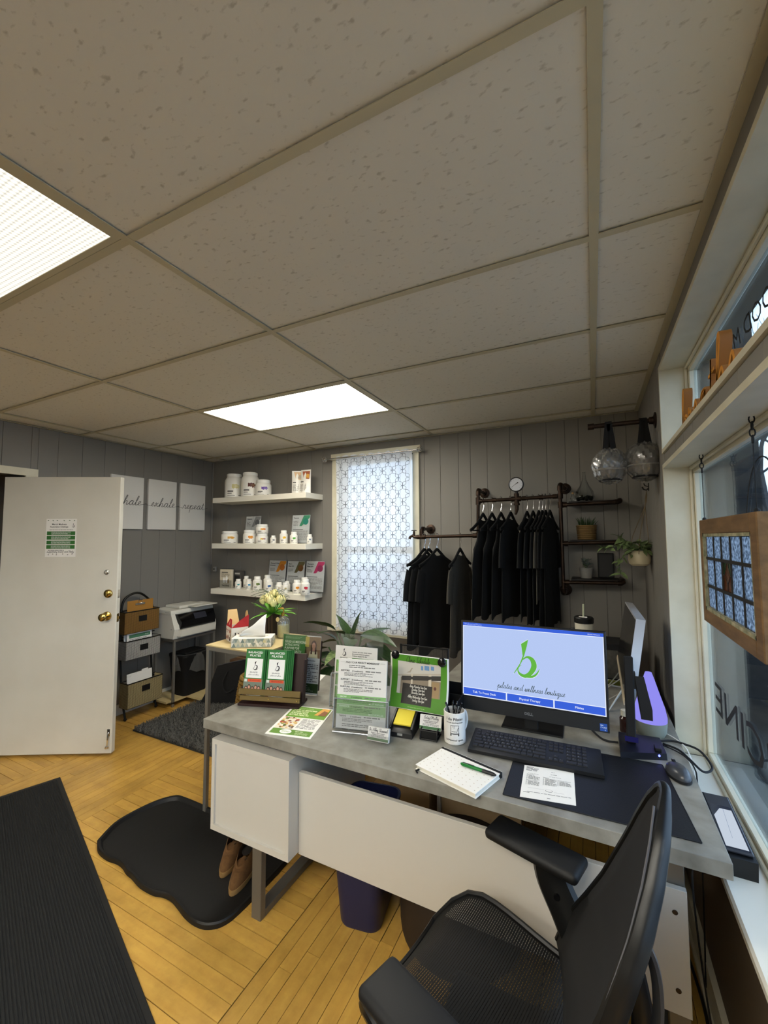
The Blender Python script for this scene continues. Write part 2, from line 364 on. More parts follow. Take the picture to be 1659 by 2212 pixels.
# ---------------------------------------------------------------- shared materials
WALL = mat('grey_wall_paint', '#7c7871', .55, bump=((18, 18, 18), .08))
WOODFLOOR = mat('maple_strip_floor', '#dcb157', .34, vary=((6, 34, 10), '#bb8c40', .9, 6), bump=((40, 90, 40), .12, .002), per_object=.22)
def scuff(m):
    t = m.node_tree; b = t.nodes['Principled BSDF']; src = b.inputs['Base Color'].links[0].from_socket
    g = t.nodes.new('ShaderNodeNewGeometry'); n = t.nodes.new('ShaderNodeTexNoise'); n.inputs['Scale'].default_value = 5.5; n.inputs['Detail'].default_value = 9; n.inputs['Roughness'].default_value = .68
    t.links.new(g.outputs['Position'], n.inputs['Vector']); r = t.nodes.new('ShaderNodeValToRGB'); r.color_ramp.elements[0].position = .36; r.color_ramp.elements[1].position = .56
    r.color_ramp.elements[0].color = (.42, .38, .34, 1); r.color_ramp.elements[1].color = (1, 1, 1, 1); t.links.new(n.outputs['Fac'], r.inputs[0])
    x = t.nodes.new('ShaderNodeMix'); x.data_type = 'RGBA'; x.blend_type = 'MULTIPLY'; x.inputs['Factor'].default_value = .38
    t.links.new(src, x.inputs['A']); t.links.new(r.outputs[0], x.inputs['B']); t.links.new(x.outputs['Result'], b.inputs['Base Color'])
WOODFLOORY = mat('maple_strip_floor_along', '#dcb157', .34, vary=((34, 6, 10), '#bb8c40', .9, 6), bump=((90, 40, 40), .12, .002), per_object=.22)
TILE = mat('mineral_fibre_tile', '#e2ddd0', .9, vary=((40, 74, 40), '#c3bcac', .5, 6), bump=((90, 45, 60), .16, .003))
for _n in TILE.node_tree.nodes:
    if _n.type == 'VALTORGB': _n.color_ramp.elements[0].position = .29; _n.color_ramp.elements[1].position = .40
scuff(WOODFLOOR); scuff(WOODFLOORY)
TBAR = mat('ceiling_grid_paint', '#c2b99c', .6)
WHITE = mat('white_paint', '#e4dfd0', .45)
TRIM = mat('cream_trim_paint', '#d8d2bb', .42, vary=(8, '#c5bea5', .6, 4))
DOORP = mat('door_paint', '#d6d2c6', .45, vary=(3, '#cbc6b8', .6, 3))
BLACKP = mat('black_plastic', '#131314', .42)
BLACKM = mat('black_matte', '#0c0c0d', .75)
BLACKG = mat('black_gloss', '#0a0a0c', .15)
STEEL = mat('grey_steel', '#8e8b84', .42, metal=.6)
CHROME = mat('chrome', '#dddddd', .12, metal=1)
BRASS = mat('brass', '#b59b5a', .22, metal=1)
PAPER = mat('white_paper', '#ece9e2', .7)
GREY = '#5b5b58'; DK = '#2b2b2a'; GREEN = '#4f8a2b'; DGREEN = '#2f6a2a'; LIME = '#6da21f'
CONC = mat('concrete_laminate', '#9d9a90', .38, vary=((13, 13, 13), '#6b675d', .55, 10))
WHITELAM = mat('white_laminate', '#c6c1b6', .4)
PIPE = mat('aged_bronze_pipe', '#3f3026', .42, metal=.8, vary=(30, '#231a14', .6, 4))
DARKWOOD = mat('dark_stained_wood', '#17110d', .55)
ACRY = clear('clear_acrylic', '#f4f6f8', .06, .02)
GLASS = clear('window_glass', '#e6ecef', .03, .01)

XL, XR, YB, YF, ZC = -3.875, 0.285, 2.61, -5.6, 2.44
# ---------------------------------------------------------------- floor of strip boards
fl = MB().box(XL-.1, XR+.02, YF, YB, -.05, -.004).build('floor', mat('floor_gap', '#1c1006', .95)); struct(fl)
PW = 0.0572
def strips(xa, xb, ya, yb, along, cuts):
    a, b = (xa, xb) if along == 'y' else (ya, yb); n = max(1, round((b-a)/PW)); wd = (b-a)/n
    lo, hi = (ya, yb) if along == 'y' else (xa, xb)
    for i in range(n):
        ends = [lo]
        for k in range(cuts): ends.append(lo+(hi-lo)*((k+1)/(cuts+1)+R(-.14, .14)))
        ends.append(hi)
        for p, q in zip(ends, ends[1:]):
            g = .0011 + (R(0, .0022) if random.random() < .3 else 0); u0, u1 = a+i*wd+g, a+(i+1)*wd-.0009
            o = MB().box(u0, u1, p+.0006, q-.0006, -.006, R(-.0007, .0005)) if along == 'y' else MB().box(p+.0006, q-.0006, u0, u1, -.006, R(-.0007, .0005))
            o = o.build('plank', WOODFLOORY if along == 'y' else WOODFLOOR, fl, smooth=0); o.pass_index = i
strips(-3.45, -2.622, -1.6, 2.6, 'y', 1)
strips(-2.622, -1.167, -1.6, 1.315, 'x', 0)
strips(-2.622, -1.167, 1.315, 2.6, 'y', 0)
strips(-1.167, .28, -1.4, 2.6, 'y', 1)
strips(-3.97, -3.45, -.2, 2.6, 'x', 0)
# ---------------------------------------------------------------- suspended ceiling
ce = MB().box(XL-.1, XR+.1, YF, YB+.1, 2.50, 2.56).build('ceiling', mat('plenum_board', '#3a382f', .9)); struct(ce)
G = .6096
xs = [XL]+[-2*G*k for k in (3, 2, 1, 0)]+[XR]
ys = [YF]+[G*k for k in range(-9, 5)]+[YB]
LIGHTS = {(2, 7): 0, (2, 4): 1}      # cells of the grid taken by the troffers
for i, (x0, x1) in enumerate(zip(xs, xs[1:])):
    for j, (y0, y1) in enumerate(zip(ys, ys[1:])):
        if x1-x0 < .02 or y1-y0 < .02: continue
        if any(abs(x0-p) < .01 and abs(y0-q) < .01 for p, q in ((-4*G, 2*G), (-4*G, -G), (-4*G, -4*G), (-4*G, -7*G), (-2*G, -3*G))): continue
        dz = R(0, .0012)
        MB().box(x0+.005, x1-.005, y0+.005, y1-.005, 2.4465+dz, 2.462+dz).build('ceiling_tile', TILE, ce, smooth=0)
for x in xs[1:-1]: MB().box(x-.0125, x+.0125, YF, YB, 2.44, 2.4425).box(x-.0015, x+.0015, YF, YB, 2.4425, 2.48).build('grid_runner', TBAR, ce, smooth=0)
for y in ys[1:-1]:
    for x0, x1 in zip(xs, xs[1:]): MB().box(x0+.0125, x1-.0125, y-.012, y+.012, 2.4402, 2.4424).box(x0+.0125, x1-.0125, y-.0015, y+.0015, 2.4424, 2.48).build('grid_cross_bar', TBAR, ce, smooth=0)
MB().box(XL, XR, YB-.022, YB, 2.439, 2.4415).build('wall_angle', TBAR, ce, smooth=0)
MB().box(XR-.03, XR-.003, YF, YB-.022, 2.439, 2.4415).build('wall_angle', TBAR, ce, smooth=0)
MB().box(XL+.004, XL+.026, YF, YB-.022, 2.439, 2.4415).build('wall_angle', TBAR, ce, smooth=0)
# troffer diffuser: prismatic lens, lit from inside
DIFF = emit('lit_prismatic_lens', LAMP_COLOR, LAMP_STRENGTH)
t_ = DIFF.node_tree; e_ = t_.nodes['Emission']; co_ = t_.nodes.new('ShaderNodeTexCoord')
vo_ = t_.nodes.new('ShaderNodeTexVoronoi'); vo_.feature = 'F1'; vo_.inputs['Scale'].default_value = 70; vo_.inputs['Randomness'].default_value = 0
t_.links.new(co_.outputs['Object'], vo_.inputs['Vector'])
mr_ = t_.nodes.new('ShaderNodeMapRange'); mr_.inputs['From Min'].default_value = .25; mr_.inputs['From Max'].default_value = .62; mr_.inputs['To Min'].default_value = 1.15; mr_.inputs['To Max'].default_value = .55
t_.links.new(vo_.outputs['Distance'], mr_.inputs['Value'])
ml_ = t_.nodes.new('ShaderNodeMath'); ml_.operation = 'MULTIPLY'; ml_.inputs[1].default_value = LAMP_STRENGTH; t_.links.new(mr_.outputs[0], ml_.inputs[0]); t_.links.new(ml_.outputs[0], e_.inputs[1])
def dim_copy(m, name, k):
    q = m.copy(); q.name = name
    for n in q.node_tree.nodes:
        if n.type == 'MATH': n.inputs[1].default_value = LAMP_STRENGTH*k
    return q
DIFF2 = dim_copy(DIFF, 'lit_prismatic_lens_dimmed', .05)  # strength cut so the lens pattern stays visible
DIFF3 = dim_copy(DIFF, 'lit_prismatic_lens_bright', 1.5)
DIFF1 = dim_copy(DIFF, 'lit_prismatic_lens_new', .72)
for x_, y, lab, dm in ((-4*G, 2*G, 'bright white ceiling light panel in the middle of the ceiling near the curtained window', DIFF1), (-4*G, -G, 'dimmer cream ceiling light panel at the left edge over the open door', DIFF2), (-4*G, -4*G, 'ceiling light panel behind the camera, nearer the desk', DIFF3), (-4*G, -7*G, 'ceiling light panel behind the camera, farthest from the desk', DIFF3), (-2*G, -3*G, 'added unseen fill panel right behind the camera, nearest the shop window', DIFF)):  # the last panel is added out of view to light the desk flyer
    t = thing('ceiling_light', lab, 'ceiling light', (x_+G, y+G/2, 2.43), 0, 'ceiling light panels')
    X0, X1, Y0, Y1 = x_+.013, x_+2*G-.013, y+.013, y+G-.013
    f = MB()
    for a in ((X0, X1, Y0, Y0+.018), (X0, X1, Y1-.018, Y1), (X0, X0+.018, Y0+.018, Y1-.018), (X1-.018, X1, Y0+.018, Y1-.018)): f.box(*a, 2.4405, 2.448)
    f.build('frame', TBAR, t)
    MB().box(X0+.018, X1-.018, Y0+.018, Y1-.018, 2.443, 2.447).build('diffuser', dm, t, smooth=0)
    MB().box(X0, X1, Y0, Y1, 2.452, 2.4999).build('housing', WHITE, t)
# ---------------------------------------------------------------- back wall with the curtained window
def wall_panels(parent, cuts, plane, lo, hi, holes=(), th=.007, m=WALL):
    for a, b in zip(cuts, cuts[1:]):
        zs = [(lo, hi)]
        for (h0, h1, z0, z1) in holes:
            if a < h1-.004 and b > h0+.004: zs = [(lo, z0), (z1, hi)]
        for z0, z1 in zs:
            if z1-z0 < .01: continue
            M_ = MB()
            if plane[0] == 'y': M_.box(a+.0008, b-.0008, plane[1]-th, plane[1], z0, z1, bev=.0012)
            else: M_.box(min(plane[1], plane[1]+plane[2]*th), max(plane[1], plane[1]+plane[2]*th), a+.0008, b-.0008, z0, z1, bev=.0012)
            M_.build('panel', m, parent, smooth=0)
GAP = mat('panel_groove', '#57534d', .8)
WX0, WX1, WZ0, WZ1 = -2.165, -1.395, .78, 2.31     # rough opening
wb = MB(); wb.box(XL-.2, WX0, YB, YB+.14, 0, 2.6).box(WX1, XR+.3, YB, YB+.14, 0, 2.6).box(WX0, WX1, YB, YB+.14, 0, WZ0).box(WX0, WX1, YB, YB+.14, WZ1, 2.6)
wb = struct(wb.build('wall_back', GAP, smooth=0))
gc = [XL, -3.62, -3.42, -3.21, -3.02, -2.796, -2.65, -2.499, -2.36, WX0, WX1, -1.303, -1.159, -1.002, -.901, -.765, -.588, -.499, -.318, -.191, -.098, .046, .132, .202, XR]
wall_panels(wb, gc, ('y', YB), 0, 2.44, ((WX0, WX1, WZ0, WZ1),))
CF = 2.578      # front of the casing
tr = MB().box(-2.232, -2.165, CF, YB, .70, 2.31).box(-1.400, -1.345, CF, YB, .70, 2.31).box(-2.245, -1.332, CF-.004, YB, 2.31, 2.368).box(-2.26, -1.317, CF-.03, YB, .72, .755)
struct(tr.build('trim_1', TRIM))
wd = MB()   # sashes
for (z0, z1, y0) in ((1.44, 2.31, YB+.05), (.78, 1.475, YB+.018)):
    wd.box(WX0, WX0+.045, y0, y0+.032, z0, z1).box(WX1-.045, WX1, y0, y0+.032, z0, z1).box(WX0+.045, WX1-.045, y0, y0+.032, z0, z0+.05).box(WX0+.045, WX1-.045, y0, y0+.032, z1-.045, z1)
w1 = struct(wd.build('window_1', WHITE, smooth=0))
MB().box(WX0+.045, WX1-.045, YB+.064, YB+.067, 1.49, 2.265).build('pane', GLASS, w1, smooth=0)
MB().box(WX0+.045, WX1-.045, YB+.032, YB+.035, .83, 1.43).build('pane', GLASS, w1, smooth=0)
# ---------------------------------------------------------------- left wall, doorway and open door
wl = MB().box(XL-.12, XL, .86, YB, 0, 2.6).box(XL-.12, XL, YF, -.02, 0, 2.6).box(XL-.12, XL, -.02, .86, 2.055, 2.6)
wl = struct(wl.build('wall_left', GAP, smooth=0))
lc = [.937, 1.071, 1.25, 1.43, 1.61, 1.79, 1.97, 2.15, 2.33, 2.47, 2.603]
wall_panels(wl, lc, ('x', XL, 1), 0, 2.438, th=.005)
wall_panels(wl, [YF, -4.5, -3.5, -2.3, -1.9, -1.5, -1.1, -.7, -.3, -.09], ('x', XL, 1), 0, 2.438, th=.005)
wall_panels(wl, [-.09, .1, .3, .5, .716, .893, .937], ('x', XL, 1), 2.109, 2.438, th=.005)
struct(MB().box(XL, XL+.022, -.09, .937, 2.052, 2.108).box(XL, XL+.02, .862, .935, 0, 2.052).box(XL, XL+.02, -.09, -.022, 0, 2.052).build('trim_2', TRIM))
struct(MB().box(XL-1.0, XL-.96, -.5, 1.4, -.05, 2.6).box(XL-.96, XL-.12, -.5, -.46, -.05, 2.6).box(XL-.96, XL-.12, 1.36, 1.4, -.05, 2.6).box(XL-.96, XL-.12, -.46, 1.36, 2.45, 2.6).box(XL-.96, XL-.1, -.46, 1.36, -.05, -.005).build('wall_hall', WALL))
struct(MB().box(XL+.005, XL+.018, .94, YB-.02, 0, .09).build('baseboard_left', WHITE))
struct(MB().box(XL+.004, XL+.02, YB-.025, YB-.006, 1.28, 2.435, bev=.004).build('trim_3', WALL))
da = math.atan2(1.179-.805, -3.197+3.883)
dr = thing('door_1', None, None, (-3.946, .7695, 0), da); struct(dr)
DL = .853
MB().box(0, DL, 0, .044, .018, 2.036, bev=.003).build('door_leaf', DOORP, dr, local=True)
MB().box(DL-.0004, DL+.0012, .010, .034, .955, 1.015).box(DL-.0004, DL+.010, .016, .028, .975, .995).build('latch_plate', BRASS, dr, local=True)
MB().box(DL-.0004, DL+.0012, .010, .034, 1.13, 1.19).cyl((DL, .022, 1.165), (DL+.0015, .022, 1.165), .009).build('bolt_plate', CHROME, dr, local=True)
kx = DL-.066
def lat(prof, c): return MB().lathe(prof, (0, 0, 0), 20, M=T(*c) @ RX(90))
k = lat([(.001, 0), (.034, 0), (.032, .008), (.014, .014), (.012, .03), (.022, .036), (.029, .048), (.027, .06), (.015, .067), (.001, .068)], (kx, 0, 1.0)).build('door_knob', BRASS, dr, local=True)
k = lat([(.001, 0), (.031, 0), (.03, .01), (.022, .016), (.001, .017)], (kx+.005, 0, 1.165)).build('deadbolt', BRASS, dr, local=True)
MB().box(kx+.002, kx+.008, -.026, -.015, 1.15, 1.18).build('thumb_turn', BRASS, k, local=True)
lat([(.001, 0), (.02, 0), (.018, .007), (.009, .009), (.008, .012), (.001, .012)], (kx-.012, 0, 1.322)).build('peephole', CHROME, dr, local=True)
MB().tube([(DL-.022, -.004, .165), (DL-.022, -.012, .15), (DL-.021, -.014, .11), (DL-.022, -.016, .08)], .005).box(DL-.032, DL-.012, -.004, 0, .14, .19).lathe([(.001, 0), (.013, .003), (.012, .015), (.006, .02), (.001, .022)], (DL-.022, -.018, .06)).build('kick_down_stop', CHROME, dr, local=True)
# ---------------------------------------------------------------- front wall behind the camera
struct(MB().box(XL-.2, XR+.3, YF-.1, YF, 0, 2.6).build('wall_front', WHITE))
# ---------------------------------------------------------------- right wall: transom and shop window
WO = .41; Y0, Y1 = -1.9, 1.575
Z0, Z1, Z2, Z3 = .62, 1.882, 1.972, 2.345
wr = MB().box(XR, WO+.09, Y1+.018, YB+.14, 0, 2.6).box(XR, WO+.09, YF-.1, Y0, 0, 2.6).box(XR, WO+.09, Y0, Y1+.018, 0, Z0-.028).box(XR, WO+.09, Y0, Y1+.018, Z1+.02, Z2-.018).box(XR, WO+.09, Y0, Y1+.018, Z3+.018, 2.6)
wr = struct(wr.build('wall_right', GAP, smooth=0))
wall_panels(wr, [Y1+.018, 1.72, 1.83, 1.95, 2.08, 2.2, 2.33, 2.46, 2.603], ('x', XR, -1), 0, 2.438, th=.006)
wall_panels(wr, [Y0+.16*i for i in range(0, 22)]+[Y1+.012], ('x', XR, -1), Z1+.022, Z2-.02, th=.005)
MB().box(XR-.004, XR, Y0, Y1+.012, Z3+.016, 2.438).build('panel', WALL, wr, smooth=0)
MB().box(XR-.004, XR, YF, Y1, .14, Z0-.02).build('panel', mat('shade_brown_wall', '#5b4f40', .6), wr, smooth=0)  # shade below the sill is put into this darker brown wall colour
struct(MB().box(XR-.02, XR, YF, YB-.01, 0, .13).box(XR-.03, XR-.02, YF, YB-.01, 0, .02).build('baseboard_right', TRIM))
j = MB()   # jamb boards standing a little proud of the wall
j.box(XR-.014, WO, Y1, Y1+.018, Z0, Z1+.02).box(XR-.014, WO, Y0, Y1, Z1, Z1+.02).box(XR-.014, WO, Y1, Y1+.018, Z2-.018, Z3+.018).box(XR-.014, WO, Y0, Y1, Z3, Z3+.018).box(XR-.014, WO, Y0, Y1, Z2-.018, Z2)
struct(j.build('trim_4', TRIM, smooth=0))
struct(MB().box(XR-.022, WO, Y0, Y1, Z0-.028, Z0, bev=.006).build('trim_5', WHITE))
for n, (za, zb, nm) in enumerate(((Z0, Z1, 'window_2'), (Z2, Z3, 'window_3'))):
    s = MB(); a = .03
    s.box(WO-.03, WO, Y0, Y1, za, za+a, bev=.003).box(WO-.03, WO, Y0, Y1, zb-a, zb, bev=.003).box(WO-.03, WO, Y1-a, Y1, za+a, zb-a, bev=.003).box(WO-.03, WO, Y0, Y0+a, za+a, zb-a, bev=.003)
    s.box(WO-.042, WO-.03, Y0, Y1, za, za+.014, bev=.003).box(WO-.042, WO-.03, Y0, Y1, zb-.014, zb, bev=.003).box(WO-.042, WO-.03, Y1-.014, Y1, za+.014, zb-.014, bev=.003)
    wn = struct(s.build(nm, TRIM))
    MB().box(WO-.012, WO-.008, Y0+a, Y1-a, za+a, zb-a).build('pane', GLASS, wn, smooth=0)
    DEC = mat('window_decal', '#1c1c1b', .7); MD = Matrix(((0, 0, -1, WO-.0126), (-1, 0, 0, 0), (0, 1, 0, 0), (0, 0, 0, 1)))   # read from inside: x runs to -Y
    if n == 0:
        art(wn, [('t', 'MEDICINE', -1.46, .86, .17, DEC, 0, {'mirror': False, 'fit': 1.1}), ], Matrix(((0, 0, -1, WO-.0126), (-1, 0, 0, 0), (0, 1, 0, 0), (0, 0, 0, 1))) @ T(0, 0, 0) @ Matrix(((-1, 0, 0, -1.82), (0, 1, 0, 0), (0, 0, 1, 0), (0, 0, 0, 1))), 'window_lettering')
        ring = MB(); ring.tube([(WO-.013, .80+.16*cos(t*pi/30), 1.50+.29*sin(t*pi/30)) for t in range(0, 34)], .0022, 5)
        ring.tube([(WO-.013, .62+.2*cos(t*pi/12), .86+.2*sin(t*pi/12)) for t in range(14)], .003, 5); ring.build('window_ring', DEC, wn)
    else:
        art(wn, [('pen', 'Food', -.55, 2.06, .07, DEC, 0, {'thick': .2, 'align': 'r'})], MD @ Matrix(((-1, 0, 0, -1.5), (0, 1, 0, 0), (0, 0, 1, 0), (0, 0, 0, 1))), 'window_lettering') if False else art(wn, [('t', 'FOOD MED', 0, 2.165, .085, DEC, 0, {'al': 'r', 'shear': .2, 'fit': .5})], MD @ Matrix(((-1, 0, 0, -1.10), (0, 1, 0, 0), (0, 0, 1, 0), (0, 0, 0, 1))), 'window_lettering')
# ---------------------------------------------------------------- what stands outside
EXT = mat('grey_render', '#54575b', .7, vary=((2, 2, 6), '#4a4d51', .6)); DKEXT = mat('dark_brick_render', '#25231f', .8, vary=((5, 5, 9), '#1d1b19', .6))
struct(MB().box(WO+.09, .488, 1.60, 1.66, -.4, 2.62).build('wall_porch_return', EXT))
struct(MB().box(.40, 1.02, 3.0, 3.2, -.4, 3.4).build('wall_porch_end', DKEXT))
struct(MB().box(-14, 22, YB+.2, 30, -.5, -.42).build('ground_yard', mat('pale_snowy_yard', '#a3a9af', .8, vary=(1, '#90969c', .6))))
struct(MB().box(WO+.1, 22, -12, YB+.2, -.5, -.42).build('ground', mat('wet_asphalt', '#4c4e50', .5, vary=(2, '#404244', .6))))
# ---------------------------------------------------------------- curtain and rod
cr = thing('curtain_rod', 'thin metal curtain rod with openwork ball ends above the back window', 'curtain rod', (-1.79, 2.525, 2.315))
MB().cyl((-2.27, 2.525, 2.315), (-1.33, 2.525, 2.315), .007).build('rod', CHROME, cr)
for sx_ in (-2.285, -1.315):
    f = MB()
    for k in range(6):
        a = k*pi/6; f.tube([(sx_+.024*cos(t), 2.525+.024*sin(t)*cos(a), 2.315+.024*sin(t)*sin(a)) for t in [i*pi/9 for i in range(19)]], .0022, 5)
    f.ball((sx_, 2.525, 2.315), .008, 8, 5).build('finial', CHROME, cr)
for bx in (-2.236, -1.345): MB().box(bx-.005, bx+.005, 2.525, 2.576, 2.309, 2.321).build('bracket', CHROME, cr)
cu = thing('curtain', 'sheer white curtain with grey looped embroidery over the back window', 'curtain', (-1.775, 2.52, .74))
CX0, CX1, CZ0, CZ1 = -2.165, -1.385, .74, 2.332
def cfold(u, v):
    x = CX0+(CX1-CX0)*u; z = CZ0+(CZ1-CZ0)*v; a = .008+.004*sin(3*u+2)
    y = 2.541+a*sin(2*pi*7.5*u+.9*sin(4*v+3*u))+.005*sin(2*pi*17*u)*(v**6)
    return (x+.006*sin(2*pi*7.5*u+1.2), y, z+.006*sin(2*pi*9*u)*(1 if v > .99 else 0))
MB().grid(cfold, 150, 24).build('sheer_cloth', sheer('sheer_voile', '#e6e8ea', .90, .22), cu, smooth=180)
EMB = mat('grey_embroidery', '#34383d', .8); em = MB(); HX, HZ = .049, .0705
ncol, nrow = int(.775/HX), int(1.57/HZ)
def cloth(px, pz):
    u = min(max((px-CX0)/(CX1-CX0), .005), .995); v = min(max((pz-CZ0)/(CZ1-CZ0), .0), .99); x, y, z = cfold(u, v); return Vector((x, y-.0020, z))
for i in range(ncol):
    for k in range(nrow):
        if (i+k) % 2: segs = ((0, 1, 1, 0),)
        else: segs = ((0, 0, 1, 1),)
        for (ax, az, bx, bz) in segs:
            A = Vector((CX0+.004+(i+ax)*HX, 0, CZ0+.01+(k+az)*HZ)); Bv = Vector((CX0+.004+(i+bx)*HX, 0, CZ0+.01+(k+bz)*HZ)); d = Bv-A; n_ = Vector((-d.z, 0, d.x)).normalized()
            for sg in (1, -1):
                P = [A+d*(t/8)+n_*(sg*.014*sin(2*pi*t/8)) for t in range(9)]; V = []
                for q in range(9):
                    dd = (P[min(q+1, 8)]-P[max(q-1, 0)]).normalized(); nn = Vector((-dd.z, 0, dd.x))*.0013
                    c0, c1 = cloth(P[q].x+nn.x, P[q].z+nn.z), cloth(P[q].x-nn.x, P[q].z-nn.z); V.append((em.b.verts.new(c0), em.b.verts.new(c1)))
                for (a, b), (c, e) in zip(V, V[1:]): em.b.faces.new((a, b, e, c))
stuff(em.build('embroidery', EMB, cu, smooth=0))
# ---------------------------------------------------------------- floating shelves
SH = [(1.938, 1.990, 'highest'), (1.467, 1.519, 'middle'), (1.006, 1.058, 'lowest')]
for z0, z1, nm in SH:
    s = thing('floating_shelf', 'white floating wall shelf, %s of the three left of the curtain' % nm, 'shelf', (-2.955, 2.47, z0), 0, 'white floating shelves')
    MB().box(-3.556, -2.354, 2.333, 2.602, z0, z1, bev=.002).build('board', WHITE, s)
# ---------------------------------------------------------------- supplement jars and bottles
PLW = mat('white_bottle_plastic', '#e9e6dd', .35)
CAPR = mat('white_ribbed_cap', '#f1efe8', .4)
BOT = 'supplement bottles on the wall shelves'
def bottle(x, y, z, wd, h, cols, name, label, capf=.2, shoulder=.12, fat=False, capw=.72):
    r = wd/2; t = thing(name, label, 'bottle' if name != 'jar' else 'jar', (x, y, z), 0, BOT)
    hc = h*capf; hb = h-hc; rc = r*capw
    prof = [(.001, 0), (r*.93, 0), (r, .006), (r, hb*(1-shoulder*1.6)), (r*.96, hb*(1-shoulder*.9)), (rc*.98, hb*.985), (rc*.9, hb+.002), (.001, hb+.002)]
    MB().lathe(prof, (0, 0, 0), 24).build('bottle_body', PLW, t, local=True)
    cp = MB(); n = 36
    cp.rings([[((rc*(1 if j % 2 else .965))*cos(2*pi*j/n), (rc*(1 if j % 2 else .965))*sin(2*pi*j/n), q) for j in range(n)] for q in (hb+.001, hb+hc-.004)]+[[(rc*.9*cos(2*pi*j/n), rc*.9*sin(2*pi*j/n), h) for j in range(n)]]).build('cap', CAPR, t, local=True)
    # printed band: colour blot and small type, wrapped on the front
    rr = random.Random(int(x*1000)); slots = [flat(c) for c in cols]+[flat('#55534e')]; lb = MB(); Rl = r+.0006; hw = hb*(1-shoulder*1.6)
    th0 = math.atan2(-.7-y, -.03-x)
    def wrap(a, q): return (Rl*cos(th0+a), Rl*sin(th0+a), q)
    def patch(a0, a1, q0, q1, s_, jag=0):
        N = 7; V = []
        for i in range(N+1):
            a = a0+(a1-a0)*i/N; lo = q0+jag*hw*rr.uniform(0, 1); hi = q1-jag*hw*rr.uniform(0, .5)
            V.append((lb.b.verts.new(wrap(a, lo)), lb.b.verts.new(wrap(a, hi))))
        for (p, q), (p2, q2) in zip(V, V[1:]):
            f = lb.b.faces.new((p, p2, q2, q)); f.material_index = s_
    for i in range(len(cols)): patch(-.25+i*.28, .45+i*.12, hw*(.52+.06*i), hw*(.86-.05*i), i, .12)
    patch(-.75, -.1, hw*.36, hw*.44, len(cols)); patch(-.75, -.25, hw*.25, hw*.29, len(cols)); patch(-.75, .1, hw*.12, hw*.15, len(cols)); patch(.45, .75, hw*.12, hw*.16, len(cols))
    lb.build('label_print', slots, t, local=True, smooth=180, keep=True); return t
z1 = 1.990
bottle(-3.375, 2.45, z1, .188, .252, ['#cfc58a', '#d8d2a6'], 'jar', 'large white jar with pale yellow print, leftmost on the highest shelf', .13, .16, capw=.8)
bottle(-3.150, 2.45, z1, .182, .252, ['#5a2b22', '#7c5a3c'], 'jar', 'large white jar with maroon leaf print, tallest on the highest shelf', .13, .16, capw=.8)
bottle(-2.972, 2.45, z1, .158, .164, ['#6a4aa0', '#8c7bb8'], 'jar', 'wide white jar with purple print, third on the highest shelf', .2, .12, capw=.86)
def pouch(x, y, z, wd, h, rz, cols, label):
    t = thing('snack_pouch', label, 'pouch', (x, y, z), rad(rz), 'stand-up pouches on the highest shelf')
    rs = []
    for i in range(9):
        v = i/8; d = .036*(1-v)**.8*(1 if v < .9 else .4)+.0015; w_ = wd/2*(1-.02*sin(pi*v))
        rs.append([(-w_, 0, v*h), (-w_*.5, -d*.85, v*h), (0, -d, v*h), (w_*.5, -d*.85, v*h), (w_, 0, v*h), (w_*.5, d*.85, v*h), (0, d, v*h), (-w_*.5, d*.85, v*h)])
    MB().rings(rs).build('pouch_body', PLW, t, local=True, smooth=60)
    lean = -math.degrees(math.atan2(.034, h)); M = T(0, -.0365, .004) @ RX(90+lean)
    art(t, [('p', [(-wd*.1, h*.62), (wd*.44, h*.58), (wd*.46, h*.93), (-wd*.3, h*.93)], cols[0], 2), ('p', [(wd*.05, h*.66), (wd*.42, h*.62), (wd*.42, h*.78), (wd*.2, h*.82)], cols[1], 3), ('r', -wd*.38, h*.46, -wd*.02, h*.5, '#4a4845', 2), ('l', -wd*.38, h*.1, wd*.2, h*.4, 5, '#8b8880', 2), ('o', wd*.12, h*.22, wd*.13, wd*.13, '#c9c6bd', 2)], M, 'label_print')
pouch(-2.547, 2.45, z1, .1, .226, 32, ['#d9b58c', '#b3a08a'], 'white stand-up pouch with tan corner print on the highest shelf, left of its neighbour')
pouch(-2.437, 2.44, z1, .115, .226, 0, ['#a3583a', '#d9a24a'], 'white stand-up pouch with orange and plum corner print at right of the highest shelf')
z2 = 1.519
bottle(-3.393, 2.42, z2, .168, .128, ['#d8a74e', '#c98f2e'], 'jar', 'squat white jar with gold print, leftmost on the middle shelf', .2, .1, capw=.9)
bottle(-3.205, 2.46, z2, .062, .124, ['#c9a06a'], 'bottle', 'white bottle half hidden behind the orange jar on the middle shelf')
bottle(-3.106, 2.41, z2, .126, .134, ['#e08a2a', '#d9a24a'], 'jar', 'white jar with bright orange print before the left grey info card', .2, .1, capw=.9)
bottle(-2.952, 2.42, z2, .118, .096, ['#d8b23a', '#8a5ea0'], 'jar', 'lower white jar with yellow print, in the stack of two on the middle shelf', .22, .08, capw=.92)
bottle(-2.952, 2.42, z2+.0965, .118, .093, ['#e0a02a', '#c65b3a'], 'jar', 'upper white jar with orange print, in the stack of two on the middle shelf', .22, .08, capw=.92)
bottle(-2.799, 2.41, z2, .056, .078, ['#6a6c70'], 'bottle', 'tiny white bottle with grey print, beside the stack of two jars')
bottle(-2.679, 2.42, z2, .076, .126, ['#e0b52a', '#cfa11f'], 'bottle', 'white bottle with bold yellow print before the green-striped info card')
bottle(-2.541, 2.40, z2, .072, .11, ['#4f9a3a'], 'bottle', 'white bottle with green leaf print before the green-striped info card')
bottle(-2.372, 2.42, z2, .052, .086, ['#5f6a78'], 'bottle', 'tiny white bottle with slate print, rightmost on the middle shelf')
z3 = 1.058
